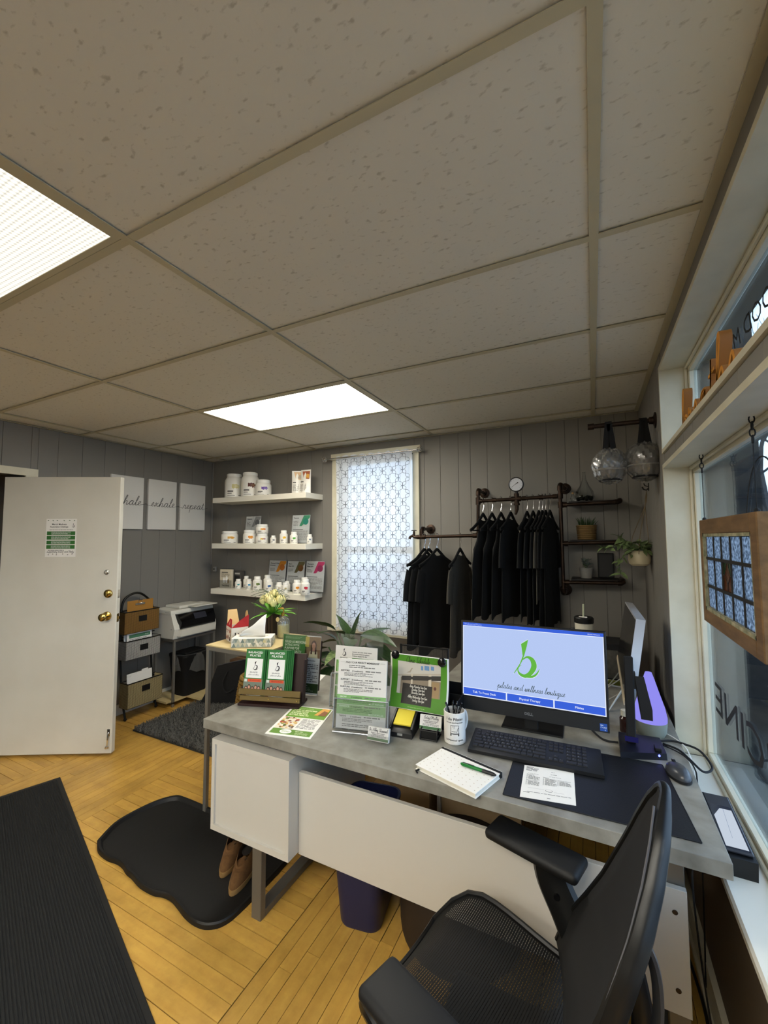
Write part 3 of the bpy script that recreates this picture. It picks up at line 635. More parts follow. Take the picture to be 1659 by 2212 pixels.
bottle(-3.283, 2.44, z3, .064, .098, ['#2f8f96'], 'bottle', 'small white bottle with teal print, leftmost on the lowest shelf')
bottle(-3.262, 2.53, z3, .064, .122, ['#3f6a5a'], 'bottle', 'white bottle with dark green print, behind the leftmost on the lowest shelf')
bottle(-3.147, 2.45, z3, .066, .104, ['#2a86b8'], 'bottle', 'small white bottle with sky blue print on the lowest shelf')
bottle(-3.014, 2.43, z3, .088, .136, ['#6a7a3a', '#4f6a3a'], 'bottle', 'tall white bottle with olive leaf print on the lowest shelf')
bottle(-2.975, 2.53, z3, .08, .142, ['#9a8a4a'], 'bottle', 'tall white bottle standing behind the olive-leaf one')
bottle(-2.858, 2.42, z3, .080, .114, ['#3a6aa8', '#2a2f50'], 'bottle', 'white bottle with navy blue print before the orange-striped info card')
bottle(-2.700, 2.385, z3, .066, .096, ['#b0a08a'], 'bottle', 'small white bottle with faint tan print, left of a close pair on the lowest shelf')
bottle(-2.632, 2.395, z3, .06, .094, ['#a8986a'], 'bottle', 'small white bottle with faint gold print, right of a close pair on the lowest shelf')
bottle(-2.665, 2.46, z3, .06, .1, ['#8a8a80'], 'bottle', 'small white bottle standing behind the close pair on the lowest shelf')
bottle(-2.492, 2.39, z3, .080, .126, ['#e0962a', '#d87a1f'], 'bottle', 'white bottle with orange print before the olive-striped info card')
bottle(-2.47, 2.475, z3, .08, .142, ['#c98a4a'], 'bottle', 'white bottle standing behind the orange-print one')
bottle(-2.372, 2.36, z3, .084, .142, ['#b02a3a', '#d0364a'], 'bottle', 'white bottle with red print, rightmost on the lowest shelf')
# info cards in clear sign holders
def info_card(x, y, z, wd, h, title, stripe, s2, label, tc='#3a3a3a'):
    t = thing('sign_holder', label, 'sign', (x, y, z), 0, 'info cards in clear holders on the shelves')
    M = T(0, 0, .002) @ RX(84)
    MB().box(-wd/2, wd/2, 0, h, -.0035, -.002, M=M).box(-wd/2, wd/2, 0, h, .002, .0032, M=M).box(-wd/2, wd/2, .0, .004, -.002, .002, M=M).box(-wd/2, wd/2, -.045, .0, 0, .002).build('acrylic_sleeve', ACRY, t, local=True, smooth=0)
    MB().box(-wd/2+.003, wd/2-.003, .005, h-.003, -.0008, .0008, M=M).build('card', PAPER, t, local=True, smooth=0)
    a = wd/2-.003; it = [('p', [(a*.98, h*.975), (a*.3, h*.975), (-a*.15, h*.60), (a*.12, h*.60), (a*.98, h*.9)], stripe, 4), ('o', a*.55, h*.76, a*.3, a*.3, s2, 5)]
    for i, tl in enumerate(title): it.append(('t', tl, -a*.85, h*(.87-.075*i), h*.062, tc, 6, {'bold': .02}))
    it += [('l', -a*.85, h*.62, -a*.3, h*.74 if len(title) > 1 else h*.8, 4, '#8c8a86', 6), ('l', -a*.85, h*.1, a*.85, h*.45, 9, '#8c8a86', 6), ('r', -a*.85, h*.47, a*.3, h*.49, '#5b5b58', 6)]
    art(t, it, M @ T(0, 0, .001), 'card_print'); return t
info_card(-3.146, 2.475, z2, .205, .28, ['Thiamine'], '#8b8c8a', '#5f6264', 'grey-striped info card, leftmost sign on the middle shelf')
info_card(-2.533, 2.475, z2, .216, .275, ['Theanine'], '#4a9a72', '#2f8f7a', 'green-striped info card at right on the middle shelf')
info_card(-2.865, 2.53, z3, .222, .292, ["Women's Daily", 'Probiotic'], '#e0962a', '#c8751f', 'orange-striped info card, leftmost of three on the lowest shelf')
info_card(-2.634, 2.53, z3, .218, .29, ["Men's", 'Multi 50+'], '#77704a', '#8a5a2a', 'olive-striped info card, middle of three on the lowest shelf')
info_card(-2.404, 2.53, z3, .22, .294, ["Women's", 'Multi 50+'], '#c23a6a', '#9a2f5a', 'pink-striped info card, rightmost of three on the lowest shelf')
t = thing('leaflet_holder', 'narrow beige leaflet holder at the left end of the lowest shelf', 'leaflet holder', (-3.455, 2.46, z3), rad(6))
MB().box(-.075, .075, -.03, .0, 0, .19, bev=.002).build('leaflets', mat('beige_card', '#cfc4ac', .6), t, local=True)
MB().box(-.08, .08, -.034, -.032, 0, .08).box(-.08, .08, .002, .004, 0, .2).box(-.08, .08, -.034, .004, -.0, .002).build('acrylic_tray', ACRY, t, local=True, smooth=0)
art(t, [('t', 'THORNE', 0, .016, .024, '#3a3a36', 3, {'al': 'c', 'bold': .01}), ('r', -.05, .155, .03, .165, '#6a675e', 3), ('o', -.02, .08, .012, .03, '#f1efe8', 3), ('o', .015, .09, .015, .04, '#f1efe8', 3), ('o', .035, .07, .01, .025, '#8f7a5a', 4), ('l', -.055, .11, .05, .15, 3, '#8c8676', 3)], T(0, -.0305, 0) @ RX(90), 'leaflet_print')
t = thing('sample_box', 'small dark carton behind the leaflet holder on the lowest shelf', 'box', (-3.385, 2.555, z3), 0)
MB().box(-.045, .045, -.03, .03, 0, .17, bev=.002).build('carton', mat('dark_carton', '#55504a', .6), t, local=True)
art(t, [('r', -.035, .135, .035, .152, '#c9c5ba', 2), ('r', -.035, .06, .035, .12, '#2c2a28', 2), ('l', -.03, .015, .03, .05, 3, '#b5b0a4', 2)], T(0, -.0302, 0) @ RX(90), 'carton_print')
t = thing('wall_sensor', 'small grey box fixed in the corner left of the lowest shelf', 'sensor', (-3.79, 2.6, 1.232)); MB().box(-3.81, -3.772, 2.575, 2.602, 1.205, 1.258, bev=.004).build('sensor_case', mat('grey_plastic', '#9a978f', .5), t); MB().box(-3.80, -3.782, 2.5735, 2.5755, 1.225, 1.24).build('sensor_window', BLACKP, t)
# ---------------------------------------------------------------- three canvas prints on the left wall
for (y0, y1, wtxt) in ((1.476, 1.779, 'inhale'), (1.826, 2.128, 'exhale'), (2.173, 2.482, 'repeat')):
    t = thing('canvas_print', {'inhale': 'white canvas print lettered inhale, half hidden behind the open door', 'exhale': 'white canvas print lettered exhale, middle of the three', 'repeat': 'white canvas print lettered repeat, nearest the room corner'}[wtxt], 'canvas', (XL+.008, (y0+y1)/2, 1.66), 0, 'canvas prints on the left wall')
    MB().box(XL+.006, XL+.032, y0, y1, 1.66, 2.15, bev=.003).build('canvas', mat('canvas_cloth', '#d9d6cf', .85, bump=(160, .15)), t)
    M = Matrix(((0, 0, 1, XL+.0323), (1, 0, 0, (y0+y1)/2), (0, 1, 0, 1.885), (0, 0, 0, 1)))
    art(t, [('pen', wtxt, 0, 0, .042, '#2f2e2c', 1, {'thick': .12, 'flour': 1.3, 'fit': .255})], M, 'handwriting', world=True)
# ---------------------------------------------------------------- notice on the door
Md = MW[dr.name]
t = thing('door_notice', 'white notice with four green bands taped to the open door', 'notice', Md @ Vector((.431, -.0008, 1.437)), da)
PWD, PHT = .222, .283
MB().box(-PWD/2, PWD/2, -.0008, 0, 0, PHT).build('sheet', PAPER, t, local=True, smooth=0)
it = [('t', 'March Madness', -.015, .237, .017, DK, 2, {'al': 'c', 'bold': .02}), ('t', 'Restoration Challenge', -.015, .219, .0145, DK, 2, {'al': 'c', 'bold': .02}), ('l', -.085, .198, .085, .206, 1, GREY, 2), ('logo', .078, .222, .028, DK, 2)]
for i in range(4): it += [('r', -.103, .162-.034*i, .103, .19-.034*i, DGREEN, 2), ('l', -.07, .166-.034*i, .07, .187-.034*i, 3, '#d8dccf', 3)]
it += [('l', -.09, .046, .09, .056, 1, GREY, 2), ('pen', 'supporting mind and body', 0, .033, .008, DK, 2, {'thick': .2})]
for i, x in enumerate((-.095, -.06, -.03, .02, .06, .095)):
    it += [('o', x, .272-.003*(i % 2), .004, .003, DGREEN, 2), ('o', x-.004, .274, .003, .002, '#3a3a36', 2), ('o', x*.9, .016+.006*(i % 2), .004, .003, '#4a3f36', 2)]
art(t, it, T(0, -.0009, 0) @ RX(90), 'notice_print')
# ---------------------------------------------------------------- bronze pipe clothes rack
PY = 2.39
pr = thing('pipe_rack', 'industrial bronze pipe clothes rack with tap and pressure gauge on the back wall', 'clothes rack', (-.56, 2.6, 1.19))
def flange(x, z): return MB().lathe([(.001, .004), (.04, .004), (.04, .0), (.02, -.006), (.018, -.026), (.001, -.026)], (0, 0, 0), 20, M=T(x, 2.596, z) @ RX(-90)).build('wall_flange', PIPE, pr)
def pipe(pts, nm='pipe', r=.0125): return MB().tube(pts, r, 12).build(nm, PIPE, pr)
def fitting(a, b, r=.0185): return MB().cyl(a, b, r, n=14).build('pipe_fitting', PIPE, pr)
flange(-1.249, 1.641); pipe([(-1.249, 2.58, 1.641), (-1.249, PY+.03, 1.641)]); MB().tube([(-1.249, PY+.05, 1.641), (-1.249, PY+.012, 1.641), (-1.249, PY, 1.63), (-1.249, PY, 1.602)], .018, 12).build('elbow', PIPE, pr)
pipe([(-1.249, PY, 1.61), (-1.249, PY, 1.575)]); fitting((-1.285, PY, 1.575), (-1.215, PY, 1.576)); fitting((-1.249, PY, 1.565), (-1.249, PY, 1.6))
pipe([(-1.285, PY, 1.575), (-.815, PY, 1.583)], 'hanging_bar'); fitting((-.835, PY, 1.583), (-.795, PY, 1.583)); fitting((-.797, PY, 1.57), (-.797, PY, 1.605))
pipe([(-.797, PY, 1.583), (-.79, PY, 1.90)]); fitting((-.792, PY, 1.815), (-.791, PY, 1.87)); MB().tube([(-.79, PY, 1.885), (-.79, PY, 1.912), (-.79, PY+.012, 1.924), (-.79, PY+.045, 1.924)], .018, 12).build('elbow', PIPE, pr)
flange(-.79, 1.922); pipe([(-.79, PY+.03, 1.922), (-.79, 2.58, 1.922)])
pipe([(-.79, PY, 1.841), (-.24, PY, 1.851)], 'hanging_bar')
for x in (-.775, -.672, -.46, -.345, -.255): fitting((x-.014, PY, 1.8415+.018*(x+.79)), (x+.014, PY, 1.842+.018*(x+.79)), .0165)
g = MB().cyl((-.545, PY, 1.846), (-.48, PY, 1.847), .019).cyl((-.512, PY, 1.815), (-.512, PY, 1.885), .018).build('cross_fitting', PIPE, pr)
MB().cyl((-.512, PY, 1.815), (-.512, PY, 1.80), .022, n=6).cyl((-.512, PY, 1.80), (-.512, PY, 1.765), .014).tube([(-.512, PY, 1.77), (-.515, PY-.012, 1.75), (-.518, PY-.02, 1.735)], [.013, .011, .008], 10).build('drain_nozzle', PIPE, pr)
ga = MB().cyl((-.512, PY, 1.885), (-.512, PY, 1.9), .012).lathe([(.001, 0), (.05, 0), (.053, .006), (.053, .03), (.047, .032), (.046, .027), (.001, .027)], (0, 0, 0), 32, M=T(-.512, PY+.014, 1.95) @ RX(90)).build('gauge_case', BLACKP, pr)
MB().lathe([(.001, 0), (.046, 0), (.046, .001), (.001, .001)], (0, 0, 0), 32, M=T(-.512, PY-.0135, 1.95) @ RX(90)).build('gauge_dial', mat('dial_face', '#c8cbd2', .5), ga)
gi = [('p', [(.012, .009), (.009, .013), (-.03, -.021), (-.032, -.019)], '#1a1a1a', 3), ('o', .012, .011, .005, .005, '#1a1a1a', 4)]
for k in range(11):
    a = rad(225-27*k); gi.append(('p', [(.04*cos(a)-.001*sin(a), .04*sin(a)+.001*cos(a)), (.04*cos(a)+.001*sin(a), .04*sin(a)-.001*cos(a)), (.033*cos(a), .033*sin(a))], '#33363c', 3))
art(ga, gi, T(-.512, PY-.0147, 1.95) @ RX(90), 'dial_print', world=True)
pipe([(-.218, PY, 1.20), (-.222, PY, 1.91)]); fitting((-.221, PY, 1.835), (-.221, PY, 1.87)); fitting((-.22, PY, 1.77), (-.22, PY, 1.81))
MB().tube([(-.222, PY, 1.89), (-.222, PY, 1.918), (-.219, PY+.012, 1.93), (-.212, PY+.045, 1.928)], .018, 12).build('elbow', PIPE, pr)
flange(-.2, 1.924); pipe([(-.214, PY+.03, 1.928), (-.2, 2.58, 1.924)]); flange(-.214, 1.19); MB().tube([(-.218, PY, 1.22), (-.218, PY, 1.2), (-.218, PY+.015, 1.19), (-.216, PY+.05, 1.19)], .018, 12).build('elbow', PIPE, pr); pipe([(-.216, PY+.04, 1.19), (-.214, 2.58, 1.19)])
for z in (1.79, 1.525, 1.262):
    pipe([(-.22, PY, z), (.12, PY, z+.008)]); MB().tube([(.105, PY, z+.008), (.125, PY, z+.008), (.135, PY+.006, z+.014), (.137, PY+.03, z+.02), (.137, PY+.06, z+.02)], .017, 12).build('elbow', PIPE, pr); fitting((-.205, PY, z), (-.18, PY, z))
    pipe([(.137, PY+.05, z+.02), (.137, 2.6, z+.02)])
    MB().box(-.17, .12, PY+.016, 2.596, z+.004, z+.024, bev=.002).build('shelf_board', DARKWOOD, pr)
MB().tube([(-1.285, PY, 1.575), (-1.31, PY, 1.575), (-1.328, PY-.004, 1.585), (-1.345, PY-.01, 1.575), (-1.35, PY-.012, 1.56)], [.017, .013, .012, .01, .012], 10).cyl((-1.315, PY, 1.58), (-1.315, PY, 1.62), .011, .008).box(-1.338, -1.292, PY-.004, PY+.004, 1.624, 1.630, bev=.002).cyl((-1.315, PY, 1.61), (-1.315, PY, 1.626), .005).build('tap', PIPE, pr)
# ---------------------------------------------------------------- clothes on hangers
HB = mat('black_velvet_hanger', '#040404', .95)
CLO = {'black': mat('black_jersey', '#050506', .95), 'char': mat('charcoal_jersey', '#0f0f10', .95), 'grey': mat('grey_marl_jersey', '#4a463f', .95, vary=(150, '#38352f', .6))}
def hanger(x, zb, rz, label, grp):
    t = thing('clothes_hanger', label, 'hanger', (x, PY, zb+.0135), rad(rz), grp)
    hp = [(0, -.013*cos(a), .013*sin(a)-.0125+.0115) for a in [rad(q) for q in (-10, 20, 60, 90, 120, 160, 200)]]
    MB().tube([(0, 0, -.115), (0, -.001, -.085), (0, .014, -.06), (0, .0165, -.02)]+[(0, .0155*cos(rad(q)), .0155*sin(rad(q))-.003) for q in (10, 50, 90, 130, 170)], .0022, 6).build('hook', CHROME, t, local=True)
    hb = MB()
    for s_ in (1, -1): hb.tube([(0, 0, -.112), (0, s_*.03, -.135), (0, s_*.09, -.185), (0, s_*.16, -.222), (0, s_*.195, -.235)], [.008, .008, .008, .008, .007], 8, flat=1.6)
    hb.tube([(0, -.19, -.235), (0, .19, -.235)], .005, 6); hb.build('shoulder_bar', HB, t, local=True); return t
def garment(x, zb, rz, wd, ln, kind, colr, seed, label, grp, flare=1.12, thick=.05, neck=.07):
    """kind: tee or tank. Hung from a hanger at (x, PY, bar zb): the body is a folded shell, sleeves droop"""
    rr = random.Random(seed); t = thing('shirt' if kind == 'tee' else 'tank_top', label, 'shirt' if kind == 'tee' else 'tank top', (x, PY, zb-.135), rad(rz), grp)
    n = 36; rs = []; ph = rr.uniform(0, 6)
    prof = [(0.0, neck*.95, .010), (.018, neck*1.15, .016), (.045, wd*.28, thick*.7), (.085, wd*.40, thick*.8), (.11, wd*.485, thick*.85), (.15, wd*.5, thick*.95), (.22, wd*.49, thick)]
    if kind == 'tank': prof = [(0.0, neck*.9, .006), (.03, neck*1.05, .009), (.08, neck*1.1, .014), (.16, wd*.3, .022), (.22, wd*.44, .03), (.27, wd*.47, thick*.85)]
    top = prof[-1][0]
    for k in range(1, 9):
        f = k/8; prof.append((top+(ln-top)*f, wd*.49*(1+(flare-1)*f), thick*(1+.25*f)))
    for d, hw, th in prof:
        fold = min(1, max(0, (d-.12)/.5)); ring = []
        for j in range(n):
            a = 2*pi*j/n; yy = hw*cos(a); sag = -.02*(abs(cos(a))**2)*fold
            xx = th*sin(a)*(1+.55*fold*sin(5*a+ph)*abs(sin(a)))+thick*.4*fold*sin(3.1*yy*14+ph)
            zz = -d+sag+(-.0 if kind == 'tee' else 0)
            if d < .02: zz -= .045*(abs(sin(a))**3)*(1 if sin(a) < 0 else .35)
            if d > ln-.001: zz += .012*sin(4*a+ph)
            ring.append((xx, yy, zz))
        rs.append(ring)
    mb = MB().rings(rs, cap=False)
    body = mb.build('body', CLO[colr], t, local=True, smooth=180)
    if kind == 'tee':
        for s_ in (1, -1):
            sl_ = []; L = .23
            for k in range(7):
                f = k/6; cy = s_*(wd*.42+.04*f+.01*sin(f*3)); cz = -.12-.02-L*f*.95; hwz = .062-.006*f; tk = thick*.75+.006*f
                ax = Vector((0, s_*.92, -.38)) if k < 1 else Vector((0, s_*(.35), 0))
                sl_.append([(tk*sin(2*pi*j/16)*(1+.2*sin(3*j)), cy+hwz*cos(2*pi*j/16)*(.75), cz+hwz*cos(2*pi*j/16)*s_*.45*(1-.6*f)) for j in range(16)])
            MB().rings(sl_, cap=False).build('sleeve', CLO[colr], t, local=True, smooth=180)
    return t
LOWG, HIGHG = 'clothes on the lower pipe bar', 'clothes on the upper pipe bar'
for x, colr, wd, ln, rz, seed, lab in ((-1.228, 'black', .36, .70, -22, 1, 'long black tee, leftmost on the lower bar'), (-1.19, 'black', .34, .66, -22, 2, 'black tee, second from the left on the lower bar'), (-1.122, 'black', .37, .73, -24, 3, 'long black tee with round neck, third on the lower bar'), (-.936, 'grey', .36, .72, -8, 4, 'grey marl tee alone at the right end of the lower bar')):
    zb = 1.5765+.017*(x+1.285)
    hanger(x, zb, rz, 'black hanger under the '+lab, 'hangers on the pipe rack'); garment(x, zb, rz, wd, ln, 'tee', colr, seed, lab, LOWG, thick=.015)
for i, (x, colr, kind, wd, ln, rz, lab) in enumerate(((-.756, 'char', 'tank', .34, .70, -14, 'charcoal tank, leftmost on the upper bar beside the pipe'), (-.689, 'black', 'tank', .34, .69, -13, 'black tank with thin strap, second on the upper bar'), (-.624, 'char', 'tank', .34, .68, -12, 'charcoal tank with open side, third on the upper bar'), (-.555, 'char', 'tee', .34, .70, -12, 'charcoal tee just left of the pressure gauge'), (-.442, 'black', 'tee', .34, .68, -10, 'black tee just right of the pressure gauge'), (-.401, 'black', 'tee', .34, .71, -10, 'black tee, second right of the gauge'), (-.363, 'black', 'tee', .34, .70, -10, 'black tee, third right of the gauge'), (-.34, 'grey', 'tee', .34, .56, -10, 'grey tee showing a pale sleeve among the black ones'), (-.318, 'black', 'tee', .34, .72, -10, 'black tee between the grey one and the last'), (-.29, 'black', 'tee', .34, .74, -11, 'wide black tee, rightmost on the upper bar'))):
    zb = 1.8415+.018*(x+.79); hanger(x, zb, rz, 'black hanger under the '+lab, 'hangers on the pipe rack'); garment(x, zb, rz, wd, ln, kind, colr, 20+i, lab, HIGHG, flare=1.18, thick=.012)
# ---------------------------------------------------------------- plants
LEAFD = mat('deep_green_leaf', '#2f4a24', .4, vary=((14, 14, 14), '#1f3318', .6))
LEAFV = mat('variegated_leaf', '#3c5829', .38, vary=((26, 8, 26), '#8b9a68', .3, 4))
LEAFP = mat('pothos_leaf', '#3d5a2c', .4, vary=((24, 24, 24), '#8c9c6a', .3, 3))
SILV = mat('silver_leaf', '#6f7a72', .5); STEM = mat('green_stem', '#45603a', .5); SOIL = mat('potting_soil', '#1d1712', .95)
_LEAF = {}
def leaf_mesh(name, m, wd=.35, droop=.35, fold=.12, tip=1.0):
    k = (m.name, wd, droop, fold)
    if k not in _LEAF:
        b = MB()
        def fn(u, v):
            t = u; hw = wd/2*(sin(pi*min(t**.75, 1))**.85)*(1-.25*t) if 0 < t < 1 else .001
            s = (v-.5)*2; return (t, s*hw, -droop*t*t+abs(s)*fold*hw*2+.015*sin(9*t)*abs(s))
        b.grid(fn, 8, 4); o = b.build(name, m, None, smooth=180); C.objects.unlink(o); _LEAF[k] = o
    return _LEAF[k]
def put_leaf(parent, lm, base, aim, size, roll=0.0):
    d = Vector(aim).normalized(); x = d; up = Vector((0, 0, 1)); y = up.cross(x)
    if y.length < 1e-3: y = Vector((0, 1, 0))
    y.normalize(); z = x.cross(y)
    M = Matrix((x, y, z)).transposed().to_4x4() @ Matrix.Rotation(roll, 4, 'X')
    c = bpy.data.objects.new('leaf', lm.data); C.objects.link(c); c.parent = parent
    M.translation = Vector(base); c.matrix_local = M @ Matrix.Scale(size, 4); return c
def pot_on(parent, rT, rB, h, m, nm='pot'): 
    p = MB().lathe([(.001, 0), (rB, 0), (rB*1.02, .004), (rT, h), (rT*.93, h), (rT*.9, h*.86), (.001, h*.86)], (0, 0, 0), 24).build(nm, m, parent, local=True)
    MB().lathe([(.001, h*.862), (rT*.9, h*.862), (rT*.6, h*.9), (.001, h*.905)], (0, 0, 0), 18).build('soil', SOIL, parent, local=True); return p
PYS = 2.49
t = thing('terrarium', 'glass teardrop terrarium with dark moss on the top pipe shelf', 'terrarium', (-.07, PYS, 1.816))
TG = clear('terrarium_glass', '#f2f5f5', .05)
MB().lathe([(.001, 0), (.045, .002), (.062, .03), (.055, .07), (.03, .11), (.014, .15), (.008, .2), (.012, .205)], (0, 0, 0), 24).build('glass', TG, t, local=True)
ms = MB(); rr = random.Random(3)
for i in range(26): ms.ball((rr.uniform(-.045, .045), rr.uniform(-.035, .035), .014+rr.uniform(0, .02)), rr.uniform(.008, .015), 7, 4)
stuff(ms.build('moss', mat('dark_moss', '#1a1c12', .95), t, local=True))
t = thing('glass_bulb', 'tiny clear glass bulb beside the terrarium on the top pipe shelf', 'ornament', (-.145, PYS-.01, 1.816)); MB().lathe([(.001, 0), (.012, .002), (.018, .02), (.012, .04), (.006, .055)], (0, 0, 0), 16).build('glass', TG, t, local=True); MB().cyl((0, 0, .055), (0, 0, .066), .007).build('stopper', mat('cork', '#9a7a55', .8), t, local=True)
t = thing('basket_plant', 'low grassy plant in a round woven basket on the middle pipe shelf', 'potted plant', (-.066, PYS, 1.551))
wv = MB(); H_ = .1; n = 40
for k in range(8):
    z = H_*k/8; r = .052+.008*k/8; wv.tube([(r*cos(2*pi*j/n)*(1+.02*(1 if (j+k) % 2 else -1)), r*sin(2*pi*j/n)*(1+.02*(1 if (j+k) % 2 else -1)), z+.006) for j in range(n)], .0068, 6, closed=True)
wv.lathe([(.001, .002), (.052, .002), (.056, .09), (.001, .09)], (0, 0, 0), 20); wv.build('woven_basket', mat('straw_weave', '#6f5730', .85), t, local=True)
gr = MB()
for i in range(60):
    a, q = R(0, 6.28), R(.01, .05); L = R(.03, .075); gr.tube([(q*cos(a), q*sin(a), .085), (q*1.2*cos(a), q*1.2*sin(a), .085+L*.6), (q*1.6*cos(a), q*1.6*sin(a), .085+L)], [.0022, .002, .0005], 4)
stuff(gr.build('grass', LEAFD, t, local=True))
t = thing('silver_plant', 'small silver-leaved plant in a pale grey pot on the lowest pipe shelf', 'potted plant', (-.077, PYS, 1.288)); pot_on(t, .045, .034, .07, mat('pale_grey_pot', '#8d8b86', .6))
lm = leaf_mesh('leaf', SILV, .55, .2)
for i in range(24):
    a = i*2.4; e = R(.3, 1.3); put_leaf(t, lm, (.01*cos(a), .01*sin(a), .07+R(0, .045)), (cos(a)*cos(e), sin(a)*cos(e), sin(e)), R(.025, .04), R(-.5, .5))
st = MB()
for i in range(6): a = i*1.05; st.tube([(0, 0, .06), (.02*cos(a), .02*sin(a), .1)], .0015, 4)
stuff(st.build('stems', STEM, t, local=True))
t = thing('dark_frame', 'black framed board standing at the right of the lowest pipe shelf', 'picture frame', (.045, 2.55, 1.288), 0); M = RX(-6)
MB().box(-.05, .05, -.008, .008, 0, .17, M=M, bev=.003).build('frame', BLACKM, t, local=True); MB().box(-.041, .041, -.0092, -.008, .009, .161, M=M).build('board', mat('slate_board', '#1c1c1e', .6), t, local=True)
# hanging pothos in the corner
HX_, HY_ = .215, 2.2
t = thing('hanging_planter', 'cream pot with trailing variegated plant hung on cord in the right corner', 'hanging plant', (HX_, HY_, 1.397))
MB().lathe([(.001, 0), (.04, 0), (.054, .012), (.06, .04), (.056, .075), (.05, .088), (.045, .086), (.05, .07), (.001, .07)], (0, 0, 0), 24).build('pot', mat('cream_glazed_pot', '#b9ad8e', .3), t, local=True)
MB().lathe([(.001, .071), (.049, .071), (.001, .078)], (0, 0, 0), 16).build('soil', SOIL, t, local=True)
hk = (.052, 0, .445)
ro = MB()
for a in (0.4, 2.5, 4.6): ro.tube(catmull([(.056*cos(a), .056*sin(a), .07), (.056*cos(a)*.8+.01, .056*sin(a)*.75, .18), (hk[0]*.8, .004*cos(a), .36), hk], 5), .0022, 5)
ro.build('cord', mat('jute_cord', '#6f6149', .9), t, local=True)
MB().tube([(.062, 0, .46), (.05, 0, .45), (.036, 0, .455), (.03, 0, .47)], .004, 8).box(.0605, .0635, -.012, .012, .445, .49).tube([(.062, 0, .47), (.045, .012, .478), (.04, .014, .492)], .003, 6).build('wall_hook', BLACKM, t, local=True)
lm = leaf_mesh('leaf', LEAFP, .5, .3); lr = random.Random(9)
for i in range(46):
    a = i*2.4; e = lr.uniform(-.3, 1.1); q = (.03*cos(a), .03*sin(a), .085+lr.uniform(0, .05)); put_leaf(t, lm, q, (cos(a)*cos(e)-.15, sin(a)*cos(e)-.2, sin(e)), lr.uniform(.05, .075), lr.uniform(-.5, .5))
for vine in ([(-.03, -.02, .09), (-.09, -.04, .13), (-.15, -.06, .1), (-.2, -.06, .11)], [(-.03, -.03, .08), (-.08, -.05, .06), (-.11, -.05, .01), (-.1, -.05, -.05)], [(-.02, 0, .1), (-.08, 0, .16), (-.1, -.02, .17)]):
    P = catmull(vine, 4); MB().tube(P, .002, 5).build('vine', STEM, t, local=True)
    for i, p in enumerate(P[2:]):
        a = lr.uniform(-.9, .9); put_leaf(t, lm, p, (lr.uniform(-1, .5), lr.uniform(-1, .1), lr.uniform(-.5, .7)), lr.uniform(.04, .072), a)
# big floor plant before the curtain
t = thing('aglaonema', 'large leafy green potted plant standing before the curtained window', 'potted plant', (-1.58, 1.83, 0))
MB().lathe([(.001, 0), (.13, 0), (.16, .5), (.145, .5), (.14, .45), (.001, .45)], (0, 0, 0), 28).build('planter', mat('charcoal_planter', '#3a3936', .6), t, local=True); MB().lathe([(.001, .452), (.139, .452), (.001, .47)], (0, 0, 0), 20).build('soil', SOIL, t, local=True)
lm = leaf_mesh('leaf', LEAFV, .42, .32, .1); lmd = leaf_mesh('leaf', mat('aglaonema_leaf', '#22361b', .38, vary=((5, 26, 20), '#3f5830', .5, 3)), .44, .4, .1)
pr_ = random.Random(5)
def plant_leaf(tip_dir, stemtop, size, m_, roll=0):
    s0 = Vector((pr_.uniform(-.03, .03), pr_.uniform(-.03, .03), .46)); s1 = Vector(stemtop)
    MB().tube(catmull([s0, s0.lerp(s1, .5)+Vector((0, 0, .06)), s1], 4), .006, 6).build('stalk', STEM, t, local=True); put_leaf(t, m_, s1, tip_dir, size, roll)
for stemtop, d, sz, m_, ro_ in (((.05, -.02, .86), (.1, -.25, 1), .24, lm, 1.2), ((-.12, .02, .90), (-.85, -.1, .5), .24, lmd, .6), ((.1, .0, .90), (.9, -.35, .25), .30, lmd, .3), ((.0, -.06, .9), (-.35, -.8, .55), .22, lmd, .2), ((.06, -.08, .88), (.5, -.85, .3), .24, lmd, -.2), ((-.05, -.08, .86), (-.7, -.7, .1), .25, lmd, .3), ((.16, -.04, .86), (.95, -.1, -.15), .3, lmd, .2), ((-.1, 0, .84), (-.75, -.2, .5), .24, lmd, .2), ((-.14, -.05, .80), (-.9, -.3, -.2), .28, lmd, .3), ((-.2, -.1, .72), (-.6, -.6, -.55), .25, lmd, .1), ((-.2, 0, .66), (-.8, -.3, -.7), .24, lmd, -.2), ((.08, -.05, .82), (.85, -.3, .05), .3, lmd, .1), ((.15, -.06, .78), (.9, -.2, -.25), .3, lmd, -.1), ((.12, -.1, .74), (.8, -.6, -.3), .26, lmd, .2), ((0, -.1, .8), (.1, -1, .2), .24, lm, .1), ((-.06, -.1, .78), (-.4, -.9, .1), .25, lmd, 0), ((.05, .08, .84), (.4, .7, .5), .25, lmd, .1), ((-.08, .08, .82), (-.3, .8, .4), .25, lmd, 0), ((.0, 0, .86), (-.35, .1, .9), .2, lmd, 0), ((.18, -.05, .7), (1, -.3, -.5), .28, lmd, 0), ((-.05, -.13, .7), (-.2, -1, -.35), .26, lmd, 0), ((.1, -.12, .68), (.4, -1, -.4), .25, lmd, 0), ((-.17, -.1, .62), (-.5, -.8, -.8), .24, lmd, .3)):
    plant_leaf(d, stemtop, sz, m_, ro_)
